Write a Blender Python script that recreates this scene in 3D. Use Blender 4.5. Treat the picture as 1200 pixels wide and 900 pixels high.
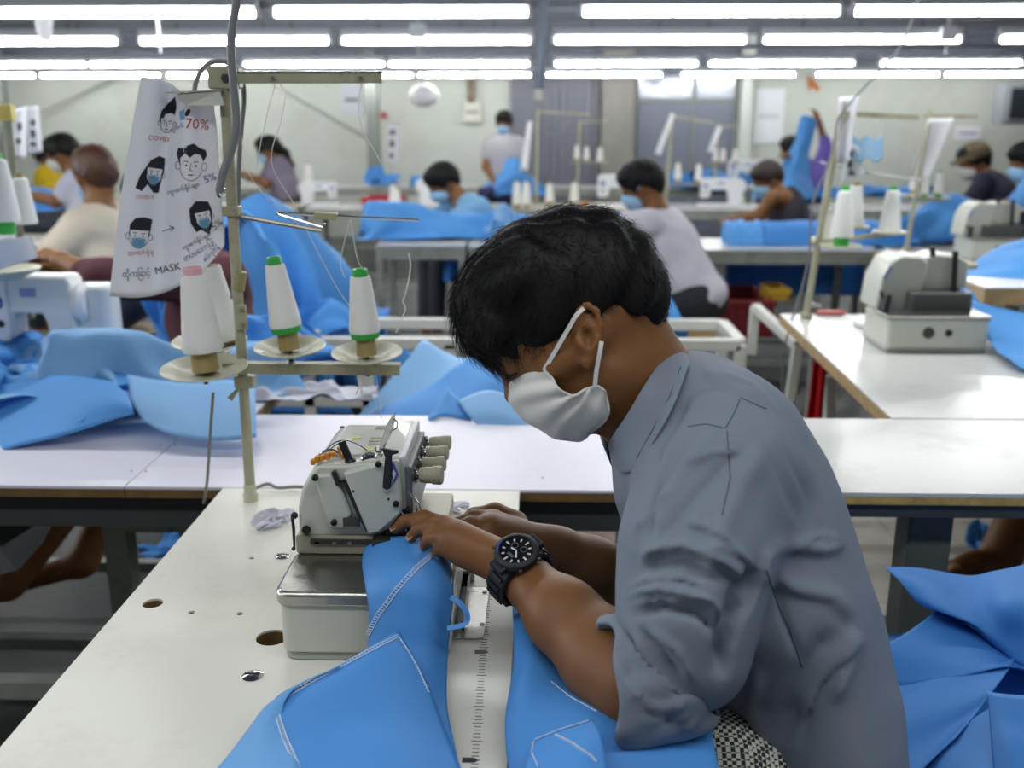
import bpy, math, random, zlib, lzma, base64
import numpy as np
from mathutils import Vector, Matrix, noise

# ------------------------------------------------------------------ camera, world, light, exposure
SC = bpy.context.scene
for o_ in list(SC.objects): bpy.data.objects.remove(o_)
COL = SC.collection
R = math.radians
FPX, PITCH, YAW = 1150.0, R(14.85), R(1.4)
CAM = Vector((0.0, 0.0, 1.37))
cam = bpy.data.cameras.new('camera'); cam.sensor_width = 36; cam.lens = FPX / 1200 * 36
cam_o = bpy.data.objects.new('camera', cam); COL.objects.link(cam_o)
cam_o.location = CAM; cam_o.rotation_euler = (R(90) - PITCH, 0, YAW)
cam.dof.use_dof = True; cam.dof.focus_distance = 1.2; cam.dof.aperture_fstop = 4.0
cam.clip_start = .02
SC.camera = cam_o
SC.view_settings.view_transform = 'Standard'; SC.view_settings.look = 'None'
SC.view_settings.gamma = 1; SC.view_settings.use_curve_mapping = False
SC.view_settings.exposure = 0.5
world = bpy.data.worlds.new('room_air'); SC.world = world; world.use_nodes = True
world.node_tree.nodes['Background'].inputs[0].default_value = (.90, .95, 1.0, 1)
world.node_tree.nodes['Background'].inputs[1].default_value = 0.12
SC.cycles.max_bounces = 6; SC.cycles.diffuse_bounces = 3; SC.cycles.glossy_bounces = 3
SC.cycles.transparent_max_bounces = 6; SC.cycles.caustics_reflective = False; SC.cycles.caustics_refractive = False
SC.cycles.use_denoising = True
SC.cycles.sample_clamp_indirect = 4
def area(name, loc, rot, sx, sy, energy, color):
    l = bpy.data.lights.new(name, 'AREA'); l.shape = 'RECTANGLE'; l.size = sx; l.size_y = sy
    l.energy = energy; l.color = color
    o = bpy.data.objects.new(name, l); COL.objects.link(o); o.location = loc; o.rotation_euler = rot
    return o
# area light for an unseen source high on the left side of the hall
area('left_side_light', (-6.6, 3.2, 2.1), (0, R(-78), 0), 1.6, 5.0, 110, (.94, .97, 1.0))

# ------------------------------------------------------------------ pixel -> place
_Rc = cam_o.rotation_euler.to_matrix()
def ray(px, py):
    return _Rc @ Vector(((px - 600) / FPX, (450 - py) / FPX, -1))
def P(px, py, D):                     # point at optical depth D
    return CAM + ray(px, py) * D
def Pz(px, py, z):
    r = ray(px, py); return CAM + r * ((z - CAM.z) / r.z)
def Py(px, py, Y):
    r = ray(px, py); return CAM + r * (Y / r.y)
_RcT = np.array(_Rc.transposed())
def project(V):                       # world points -> pixels and optical depth
    q = (np.asarray(V) - np.array(CAM)) @ _RcT.T
    return 600 + FPX * q[:, 0] / -q[:, 2], 450 - FPX * q[:, 1] / -q[:, 2], -q[:, 2]

# ------------------------------------------------------------------ materials
MATS = {}
def srgb(r, g, b):
    return tuple(((c / 255) / 12.92 if c / 255 <= .04045 else ((c / 255 + .055) / 1.055) ** 2.4) for c in (r, g, b)) + (1,)
def mat(name, col, rough=.5, metal=0.0, var=0.0, vscale=8, bump=0.0, bscale=60, emit=0, spec=.5, sss=0, sheen=0, alpha=1, trans=0, coat=0, dirt=None, dscale=3, bdist=.004):
    if name in MATS: return MATS[name]
    m = bpy.data.materials.new(name); m.use_nodes = True
    nt = m.node_tree; b = nt.nodes['Principled BSDF']
    c = srgb(*col)
    b.inputs['Base Color'].default_value = c
    b.inputs['Roughness'].default_value = rough; b.inputs['Metallic'].default_value = metal
    b.inputs['Specular IOR Level'].default_value = spec
    if sss:
        b.inputs['Subsurface Weight'].default_value = sss; b.inputs['Subsurface Radius'].default_value = (.012, .005, .003)
        b.inputs['Subsurface Scale'].default_value = 1
    if sheen: b.inputs['Sheen Weight'].default_value = sheen
    if coat: b.inputs['Coat Weight'].default_value = coat
    if alpha < 1: b.inputs['Alpha'].default_value = alpha
    if trans: b.inputs['Transmission Weight'].default_value = trans
    if emit:
        b.inputs['Emission Color'].default_value = c; b.inputs['Emission Strength'].default_value = emit
    tc = nt.nodes.new('ShaderNodeTexCoord')
    last = None
    if var or dirt:
        n = nt.nodes.new('ShaderNodeTexNoise'); n.inputs['Scale'].default_value = vscale; n.inputs['Detail'].default_value = 5
        nt.links.new(tc.outputs['Object'], n.inputs['Vector'])
        mr = nt.nodes.new('ShaderNodeMapRange'); mr.inputs[1].default_value = .3; mr.inputs[2].default_value = .7
        mr.inputs[3].default_value = 1 - var; mr.inputs[4].default_value = 1 + var
        nt.links.new(n.outputs[0], mr.inputs[0])
        mx = nt.nodes.new('ShaderNodeMix'); mx.data_type = 'RGBA'; mx.blend_type = 'MULTIPLY'; mx.inputs[0].default_value = 1
        mx.inputs[6].default_value = c; nt.links.new(mr.outputs[0], mx.inputs[7]); last = mx.outputs[2]
        if dirt:
            n2 = nt.nodes.new('ShaderNodeTexNoise'); n2.inputs['Scale'].default_value = dscale; n2.inputs['Detail'].default_value = 8
            n2.inputs['Roughness'].default_value = .7
            nt.links.new(tc.outputs['Object'], n2.inputs['Vector'])
            r2 = nt.nodes.new('ShaderNodeMapRange'); r2.inputs[1].default_value = .52; r2.inputs[2].default_value = .72
            nt.links.new(n2.outputs[0], r2.inputs[0])
            m2 = nt.nodes.new('ShaderNodeMix'); m2.data_type = 'RGBA'; nt.links.new(r2.outputs[0], m2.inputs[0])
            nt.links.new(last, m2.inputs[6]); m2.inputs[7].default_value = srgb(*dirt); last = m2.outputs[2]
        nt.links.new(last, b.inputs['Base Color'])
    if bump:
        n = nt.nodes.new('ShaderNodeTexNoise'); n.inputs['Scale'].default_value = bscale; n.inputs['Detail'].default_value = 4
        nt.links.new(tc.outputs['Object'], n.inputs['Vector'])
        bp = nt.nodes.new('ShaderNodeBump'); bp.inputs['Strength'].default_value = bump; bp.inputs['Distance'].default_value = bdist
        nt.links.new(n.outputs[0], bp.inputs['Height']); nt.links.new(bp.outputs[0], b.inputs['Normal'])
    MATS[name] = m
    return m
def fabric(name, col, rough=.62, trans=.18, var=.04, bump=.12, bscale=900):
    """thin non-woven or woven cloth that lets some light through"""
    if name in MATS: return MATS[name]
    m = mat(name, col, rough, var=var, vscale=5, bump=bump, bscale=bscale, bdist=.0008, spec=.35)
    nt = m.node_tree; b = nt.nodes['Principled BSDF']; out = nt.nodes['Material Output']
    t = nt.nodes.new('ShaderNodeBsdfTranslucent'); t.inputs[0].default_value = srgb(*col)
    mx = nt.nodes.new('ShaderNodeMixShader'); mx.inputs[0].default_value = trans
    nt.links.new(b.outputs[0], mx.inputs[1]); nt.links.new(t.outputs[0], mx.inputs[2]); nt.links.new(mx.outputs[0], out.inputs[0])
    return m
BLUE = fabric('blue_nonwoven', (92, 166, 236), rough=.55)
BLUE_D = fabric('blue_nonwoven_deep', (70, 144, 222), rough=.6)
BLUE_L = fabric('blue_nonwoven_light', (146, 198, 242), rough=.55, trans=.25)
CREAM = mat('cream_enamel', (190, 188, 165), .38, var=.05, vscale=14, coat=.1)
STAND = mat('stand_paint', (168, 166, 140), .45, var=.1, vscale=20, dirt=(120, 112, 84), dscale=9)
MACH = mat('machine_paint', (198, 201, 190), .36, var=.03, vscale=12, coat=.15)
MACHW = mat('machine_white', (224, 226, 228), .35, var=.03, vscale=6)
CHROME = mat('chrome', (205, 205, 205), .16, metal=1)
STEEL = mat('brushed_steel', (176, 174, 168), .3, metal=1, bump=.1, bscale=120, var=.06, vscale=10)
DKSTEEL = mat('dark_steel', (84, 82, 78), .4, metal=.8, var=.1)
BLACK = mat('black_plastic', (18, 19, 22), .38)
RUBBER = mat('black_rubber', (22, 24, 30), .55)
BROWNWOOD = mat('table_edge_wood', (118, 92, 52), .6, var=.2, vscale=30)
PALEWOOD = mat('pale_board_edge', (176, 148, 104), .6, var=.15, vscale=24)
LAM = mat('white_laminate', (228, 226, 214), .30, var=.025, vscale=5, dirt=(214, 208, 190), dscale=4)
LAMLILAC = mat('lilac_white_laminate', (226, 224, 236), .34, var=.02, vscale=4)
LAMGREY = mat('grey_white_laminate', (206, 207, 203), .22, var=.03, vscale=3, dirt=(190, 190, 184), dscale=5)
FRAME = mat('table_frame_paint', (150, 154, 146), .5, var=.12, vscale=10, dirt=(96, 92, 80), dscale=6)
APRON = mat('dark_apron', (62, 66, 66), .55, var=.1)
THREAD = mat('white_thread', (236, 236, 232), .8, bump=.5, bscale=260, bdist=.0015)
CONEPAPER = mat('paper_cone_tan', (158, 140, 92), .7, var=.12, vscale=30)
GREEN = mat('green_plastic', (52, 168, 66), .45)
PINK = mat('pink_plastic', (226, 178, 184), .5)
PAPER = mat('white_paper', (232, 233, 238), .6, trans=0)
SKIN = mat('brown_skin', (128, 86, 50), .5, var=.10, vscale=24, sss=.05, bump=.22, bscale=300, bdist=.0012, spec=.35)
HAIR = mat('black_hair', (12, 11, 12), .55, spec=.25)
HAIRB = mat('brown_hair', (74, 44, 26), .5)
MASKW = fabric('white_mask_cloth', (226, 226, 222), rough=.8, trans=.12, bump=.35, bscale=420)
MASKB = mat('blue_mask_cloth', (150, 190, 222), .8)
CONC = mat('floor_concrete', (52, 54, 54), .42, var=.18, vscale=2.2, bump=.2, bscale=20, dirt=(48, 48, 46), dscale=1.3)

# ------------------------------------------------------------------ objects
def tag(o, label=None, cat=None, group=None, kind=None):
    if label: o['label'] = label
    if cat: o['category'] = cat
    if group: o['group'] = group
    if kind: o['kind'] = kind
    return o
def thing(name, loc, label, cat, group=None):
    o = bpy.data.objects.new(name, None); COL.objects.link(o); o.location = loc; o.empty_display_size = .05
    return tag(o, label, cat, group)
def wloc(o):
    v = Vector((0, 0, 0))
    while o: v += o.location; o = o.parent
    return v
def mkobj(name, verts, faces, material, parent=None, smooth=False, bevel=0, sub=0, solid=0, org=None, sharp=35, midx=None, soff=0):
    """verts in world space; the object's origin is the parent's (or org)"""
    me = bpy.data.meshes.new(name)
    p = wloc(parent) if parent else Vector(org or (0, 0, 0))
    V = np.asarray(verts, dtype=float) - np.array(p)
    me.from_pydata(V.tolist(), [], [list(map(int, f)) for f in faces] if not isinstance(faces, np.ndarray) else faces.tolist())
    ms = material if isinstance(material, (list, tuple)) else [material]
    for m in ms: me.materials.append(m)
    if midx is not None: me.polygons.foreach_set('material_index', midx)
    o = bpy.data.objects.new(name, me); COL.objects.link(o)
    if parent: o.parent = parent
    else: o.location = p
    if smooth:
        me.polygons.foreach_set('use_smooth', [True] * len(me.polygons))
        if sharp: me.set_sharp_from_angle(angle=R(sharp))
    if solid:
        q = o.modifiers.new('thickness', 'SOLIDIFY'); q.thickness = solid; q.offset = soff
    if bevel:
        q = o.modifiers.new('bevel', 'BEVEL'); q.width = bevel; q.segments = 2; q.limit_method = 'ANGLE'; q.angle_limit = R(40)
    if sub:
        q = o.modifiers.new('sub', 'SUBSURF'); q.levels = sub; q.render_levels = sub
    return o
def frame_from(d):
    d = Vector(d).normalized()
    a = Vector((0, 0, 1)) if abs(d.z) < .9 else Vector((1, 0, 0))
    u = d.cross(a).normalized(); return u, d.cross(u).normalized(), d
class MB:
    def __init__(s): s.v = []; s.f = []
    def add(s, V, F):
        n = len(s.v); s.v += [tuple(v) for v in V]; s.f += [[i + n for i in f] for f in F]; return s
    def box(s, x0, x1, y0, y1, z0, z1):
        return s.add([(x, y, z) for x in (x0, x1) for y in (y0, y1) for z in (z0, z1)],
                     [(0, 1, 3, 2), (4, 6, 7, 5), (0, 4, 5, 1), (2, 3, 7, 6), (0, 2, 6, 4), (1, 5, 7, 3)])
    def obox(s, c, ax, ay, az):                       # centre and half-axes
        c = Vector(c); ax, ay, az = Vector(ax), Vector(ay), Vector(az)
        return s.add([c + ax * i + ay * j + az * k for i in (-1, 1) for j in (-1, 1) for k in (-1, 1)],
                     [(0, 1, 3, 2), (4, 6, 7, 5), (0, 4, 5, 1), (2, 3, 7, 6), (0, 2, 6, 4), (1, 5, 7, 3)])
    def bar(s, p, q, w, h=None, up=(0, 0, 1)):        # rectangular bar from p to q
        p, q = Vector(p), Vector(q); d = (q - p); h = h or w
        x = d.cross(Vector(up))
        if x.length < 1e-5: x = d.cross(Vector((1, 0, 0)))
        x.normalize(); y = x.cross(d).normalized()
        return s.obox((p + q) / 2, d / 2, x * w / 2, y * h / 2)
    def cyl(s, p, q, r0, r1=None, n=16, caps=True):
        p, q = Vector(p), Vector(q); r1 = r0 if r1 is None else r1
        u, v, d = frame_from(q - p)
        V = []
        for c, r in ((p, r0), (q, r1)):
            V += [c + (u * math.cos(a * 2 * math.pi / n) + v * math.sin(a * 2 * math.pi / n)) * r for a in range(n)]
        F = [(a, (a + 1) % n, n + (a + 1) % n, n + a) for a in range(n)]
        if caps: F += [tuple(range(n))[::-1], tuple(range(n, 2 * n))]
        return s.add(V, F)
    def tube(s, pts, r, n=8, caps=True):
        pts = [Vector(p) for p in pts]; V = []; m = len(pts)
        rs = r if isinstance(r, (list, tuple)) else [r] * m
        d0 = (pts[1] - pts[0]).normalized(); u, v, _ = frame_from(d0)
        for i, p in enumerate(pts):
            d = (pts[min(i + 1, m - 1)] - pts[max(i - 1, 0)]).normalized()
            u = (u - d * u.dot(d)).normalized(); v = d.cross(u)
            V += [p + (u * math.cos(a * 2 * math.pi / n) + v * math.sin(a * 2 * math.pi / n)) * rs[i] for a in range(n)]
        F = [(i * n + a, i * n + (a + 1) % n, (i + 1) * n + (a + 1) % n, (i + 1) * n + a) for i in range(m - 1) for a in range(n)]
        if caps: F += [tuple(range(n))[::-1], tuple(range((m - 1) * n, m * n))]
        return s.add(V, F)
    def lathe(s, prof, org, axis=(0, 0, 1), n=28, a0=0, a1=2 * math.pi):   # prof: (radius, height)
        u, v, d = frame_from(axis); org = Vector(org); V = []; full = abs(a1 - a0 - 2 * math.pi) < 1e-6
        k = n if full else n + 1
        for r, h in prof:
            V += [org + d * h + (u * math.cos(a0 + (a1 - a0) * a / n) + v * math.sin(a0 + (a1 - a0) * a / n)) * r for a in range(k)]
        F = []
        for i in range(len(prof) - 1):
            for a in range(n):
                b = (a + 1) % k
                F.append((i * k + a, i * k + b, (i + 1) * k + b, (i + 1) * k + a))
        return s.add(V, F)
    def prism(s, poly, d):                            # polygon of 3-D points swept by vector d
        d = Vector(d); n = len(poly); V = [Vector(p) for p in poly]; V += [p + d for p in V]
        return s.add(V, [tuple(range(n))[::-1], tuple(range(n, 2 * n))] + [(a, (a + 1) % n, n + (a + 1) % n, n + a) for a in range(n)])
    def ball(s, c, r, n=10, sc=(1, 1, 1)):
        c = Vector(c); V = []; F = []
        for i in range(n + 1):
            t = math.pi * i / n
            for a in range(2 * n):
                p = math.pi * a / n
                V.append(c + Vector((r * sc[0] * math.sin(t) * math.cos(p), r * sc[1] * math.sin(t) * math.sin(p), r * sc[2] * math.cos(t))))
        m = 2 * n
        for i in range(n):
            for a in range(m): F.append((i * m + a, (i + 1) * m + a, (i + 1) * m + (a + 1) % m, i * m + (a + 1) % m))
        return s.add(V, F)
    def build(s, name, material, parent=None, **k):
        return mkobj(name, s.v, s.f, material, parent, **k)
def catmull(pts, k=8):
    pts = [Vector(p) for p in pts]; out = []
    q = [pts[0] * 2 - pts[1]] + pts + [pts[-1] * 2 - pts[-2]]
    for i in range(1, len(q) - 2):
        a, b, c, d = q[i - 1:i + 3]
        for j in range(k):
            t = j / k
            out.append(.5 * ((2 * b) + (c - a) * t + (2 * a - 5 * b + 4 * c - d) * t * t + (3 * b - a - 3 * c + d) * t ** 3))
    out.append(pts[-1]); return out
def children(o): return [c for c in bpy.data.objects if c.parent == o]
def copy_tree(o, loc=None, rz=None, label=None, group=None, scale=None, kids=None):
    """a copy of a thing with copies of its parts and sub-parts"""
    c = o.copy(); COL.objects.link(c)
    if loc is not None: c.location = loc
    if rz is not None: c.rotation_euler = (0, 0, rz)
    if scale is not None: c.scale = scale if hasattr(scale, '__len__') else (scale,) * 3
    if label: c['label'] = label
    if group: c['group'] = group
    def rec(src, dst):
        for ch in CH.get(src.name, []):
            d = ch.copy(); COL.objects.link(d); d.parent = dst; rec(ch, d)
    CH = {}
    for x in bpy.data.objects:
        if x.parent: CH.setdefault(x.parent.name, []).append(x)
    rec(o, c)
    return c

# ------------------------------------------------------------------ implicit surfaces (bodies, clothes)
class SDF:
    """smooth union of tapered capsules and ellipsoids, meshed by surface nets"""
    def __init__(s, k=.02): s.ops = []; s.k = k
    def cap(s, p, q, r0, r1=None, k=None, sub=False, flat=None):
        s.ops.append(('c', np.array(p, float), np.array(q, float), r0, r0 if r1 is None else r1, s.k if k is None else k, sub, flat)); return s
    def chain(s, pts, rs, k=None, sub=False, flat=None):
        for i in range(len(pts) - 1): s.cap(pts[i], pts[i + 1], rs[i], rs[i + 1], k, sub, flat)
        return s
    def ell(s, c, r, M=None, k=None, sub=False):      # M: columns = local axes
        s.ops.append(('e', np.array(c, float), np.array(r, float), np.array(M, float) if M is not None else np.eye(3), 0, s.k if k is None else k, sub, None)); return s
    def half(s, p, n, k=None):                         # keep the side opposite the normal n
        n = np.array(n, float); s.ops.append(('h', np.array(p, float), n / np.linalg.norm(n), 0, 0, s.k if k is None else k, 'i', None)); return s
    def __call__(s, X):
        d = None
        for t, a, b, c, e, k, sub, flat in s.ops:
            if t == 'c':
                pa = X - a; ba = b - a; L = max(ba @ ba, 1e-12); h = np.clip(pa @ ba / L, 0, 1)
                v = pa - h[:, None] * ba
                if flat is not None:                    # flat = (axis, factor): squash across the axis
                    ax = np.array(flat[0], float); ax /= np.linalg.norm(ax)
                    w = v @ ax; v = v + np.outer(w * (1 / flat[1] - 1), ax)
                    q = (np.linalg.norm(v, axis=1) - (c + (e - c) * h)) * (flat[1] if flat[1] < 1 else 1)
                else: q = np.linalg.norm(v, axis=1) - (c + (e - c) * h)
            elif t == 'e':
                L = (X - a) @ c; k0 = np.linalg.norm(L / b, axis=1); k1 = np.linalg.norm(L / (b * b), axis=1)
                q = k0 * (k0 - 1) / np.maximum(k1, 1e-9)
            else: q = (X - a) @ b
            if d is None: d = q; continue
            if sub == 'i':
                if k < 1e-6: d = np.maximum(d, q)
                else:
                    h = np.clip(.5 - .5 * (d - q) / k, 0, 1); d = d * (1 - h) + q * h + k * h * (1 - h)
            elif sub:
                h = np.clip(.5 - .5 * (d + q) / max(k, 1e-6), 0, 1); d = d * (1 - h) - q * h + k * h * (1 - h)
            else:
                h = np.clip(.5 + .5 * (q - d) / max(k, 1e-6), 0, 1); d = d * h + q * (1 - h) - k * h * (1 - h)
        return d
    def bounds(s, pad=.03):
        lo = np.full(3, 1e9); hi = -lo
        for t, a, b, c, e, k, sub, flat in s.ops:
            if sub: continue
            if t == 'c':
                for p, r in ((a, c), (b, e)): lo = np.minimum(lo, p - r); hi = np.maximum(hi, p + r)
            elif t == 'e': lo = np.minimum(lo, a - b.max()); hi = np.maximum(hi, a + b.max())
        return lo - pad, hi + pad
    def mesh(s, h=.01, extra=None):
        f = (lambda X: extra(X, s(X))) if extra else s
        lo, hi = s.bounds(); n = np.ceil((hi - lo) / h).astype(int) + 2
        ax = [lo[i] + h * np.arange(n[i]) for i in range(3)]
        st = 4; cn = [(m + st - 1) // st + 1 for m in n]
        cax = [lo[i] + h * st * np.arange(cn[i]) for i in range(3)]
        G = np.stack(np.meshgrid(*cax, indexing='ij'), -1).reshape(-1, 3)
        cd = f(G).reshape(cn)
        big = np.repeat(np.repeat(np.repeat(cd, st, 0), st, 1), st, 2)
        # coarse sample sits at the block's low corner; a block may hold the surface if it is within its diagonal
        big = big[:n[0], :n[1], :n[2]]
        need = np.abs(big) < h * st * 2.6
        D = np.where(big > 0, 1.0, -1.0)
        I = np.argwhere(need)
        D[need] = f(np.stack([ax[i][I[:, i]] for i in range(3)], 1))
        return surface_nets(D, lo, h)
def surface_nets(D, lo, h):
    S = D < 0
    c = S[:-1, :-1, :-1].astype(np.int8)
    tot = np.zeros_like(c)
    for i in (0, 1):
        for j in (0, 1):
            for k in (0, 1):
                tot += S[i:S.shape[0] - 1 + i, j:S.shape[1] - 1 + j, k:S.shape[2] - 1 + k]
    act = (tot > 0) & (tot < 8)
    I = np.argwhere(act); idx = np.full(act.shape, -1, dtype=np.int64); idx[act] = np.arange(len(I))
    acc = np.zeros((len(I), 3)); cnt = np.zeros(len(I))
    cor = [(i, j, k) for i in (0, 1) for j in (0, 1) for k in (0, 1)]
    for a in cor:
        for axn in range(3):
            if a[axn]: continue
            b = list(a); b[axn] = 1
            va = D[I[:, 0] + a[0], I[:, 1] + a[1], I[:, 2] + a[2]]; vb = D[I[:, 0] + b[0], I[:, 1] + b[1], I[:, 2] + b[2]]
            m = (va < 0) != (vb < 0); t = np.where(m, va / np.where(m, va - vb, 1), 0)
            p = np.tile(np.array(a, float), (len(I), 1)); p[:, axn] += t
            acc[m] += p[m]; cnt[m] += 1
    V = lo + (I + acc / cnt[:, None]) * h
    F = []
    for axn in range(3):
        o1, o2 = (axn + 1) % 3, (axn + 2) % 3
        sl0 = [slice(None)] * 3; sl1 = [slice(None)] * 3
        sl0[axn] = slice(0, -1); sl1[axn] = slice(1, None)
        A, B = S[tuple(sl0)], S[tuple(sl1)]
        E = np.argwhere(A != B)
        ok = (E[:, o1] > 0) & (E[:, o2] > 0) & (E[:, o1] < act.shape[o1]) & (E[:, o2] < act.shape[o2]) & (E[:, axn] < act.shape[axn])
        E = E[ok]; flip = A[E[:, 0], E[:, 1], E[:, 2]]
        def at(d1, d2):
            Q = E.copy(); Q[:, o1] -= d1; Q[:, o2] -= d2; return idx[Q[:, 0], Q[:, 1], Q[:, 2]]
        q = np.stack([at(0, 0), at(1, 0), at(1, 1), at(0, 1)], 1)
        q[~flip] = q[~flip][:, ::-1]
        F.append(q)
    return V, np.concatenate(F)
def vnormals(V, F):
    n = np.cross(V[F[:, 2]] - V[F[:, 0]], V[F[:, 3]] - V[F[:, 1]])
    N = np.zeros_like(V)
    for i in range(4): np.add.at(N, F[:, i], n)
    return N / np.maximum(np.linalg.norm(N, axis=1), 1e-12)[:, None]
def vsmooth(V, F, it=2, w=.5):
    E = np.concatenate([F[:, [i, (i + 1) % 4]] for i in range(4)])
    deg = np.bincount(E[:, 0], minlength=len(V)).astype(float) + np.bincount(E[:, 1], minlength=len(V))
    for _ in range(it):
        A = np.zeros_like(V)
        np.add.at(A, E[:, 0], V[E[:, 1]]); np.add.at(A, E[:, 1], V[E[:, 0]])
        V = V * (1 - w) + w * A / np.maximum(deg, 1)[:, None]
    return V
def seg_dist(px, py, pts):
    """distance in pixels to a polyline and the parameter along it"""
    best = np.full(len(px), 1e9); par = np.zeros(len(px)); side = np.zeros(len(px)); n = len(pts) - 1
    for i in range(n):
        a = np.array(pts[i], float); b = np.array(pts[i + 1], float); ba = b - a; L = max(ba @ ba, 1e-9)
        x = px - a[0]; y = py - a[1]; t = np.clip((x * ba[0] + y * ba[1]) / L, 0, 1)
        d = np.hypot(x - t * ba[0], y - t * ba[1]); m = d < best
        best[m] = d[m]; par[m] = (i + t[m]) / n; side[m] = np.sign(x * ba[1] - y * ba[0])[m]
    return best, par, side
def sculpt(V, F, strokes):
    """push folds into a cloth surface on its camera-facing side; stroke = (pixel polyline, width px, height m, crispness)"""
    N = vnormals(V, F); px, py, dp = project(V)
    view = (np.array(CAM) - V); view /= np.linalg.norm(view, axis=1)[:, None]
    face = np.clip((N * view).sum(1) * 2.0, 0, 1)
    disp = np.zeros(len(V))
    for pts, w, hgt, crisp in strokes:
        d, t, sd = seg_dist(px, py, pts)
        taper = np.clip(np.sin(np.clip(t, .02, .98) * math.pi) * 1.6, 0, 1)
        ww = np.where(sd > 0, w, w * crisp)
        disp += hgt * np.exp(-(d / ww) ** 2) * taper
    return V + N * (disp * face)[:, None]
def sdf_part(s, name, material, parent, h=.01, smooth=2, strokes=None, extra=None, post=None, **k):
    V, F = s.mesh(h, extra); V = vsmooth(V, F, smooth)
    if strokes: V = sculpt(V, F, strokes)
    if post: V = post(V, F)
    return mkobj(name, V, F, material, parent, smooth=True, sharp=0, **k)
# ------------------------------------------------------------------ cloth
def grid_patch(name, rows, material, parent=None, k=6, solid=.0012, sub=0, wob=0, wsc=6, seed=0, org=None, closed=False):
    """rows of control points -> smooth sheet"""
    R1 = [catmull(r, k) for r in rows]
    cols = [catmull([r[i] for r in R1], k) for i in range(len(R1[0]))]
    nv, nu = len(cols[0]), len(cols)
    V = [cols[i][j] for j in range(nv) for i in range(nu)]
    if wob:
        V = [v + Vector(noise.noise_vector(v * wsc + Vector((seed * 9.1, 0, 0)))) * wob for v in V]
    F = [(j * nu + i, j * nu + i + 1, (j + 1) * nu + i + 1, (j + 1) * nu + i) for j in range(nv - 1) for i in range(nu - 1)]
    o = mkobj(name, V, F, material, parent, smooth=True, sharp=0, solid=solid, sub=sub, org=org)
    return o
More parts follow.
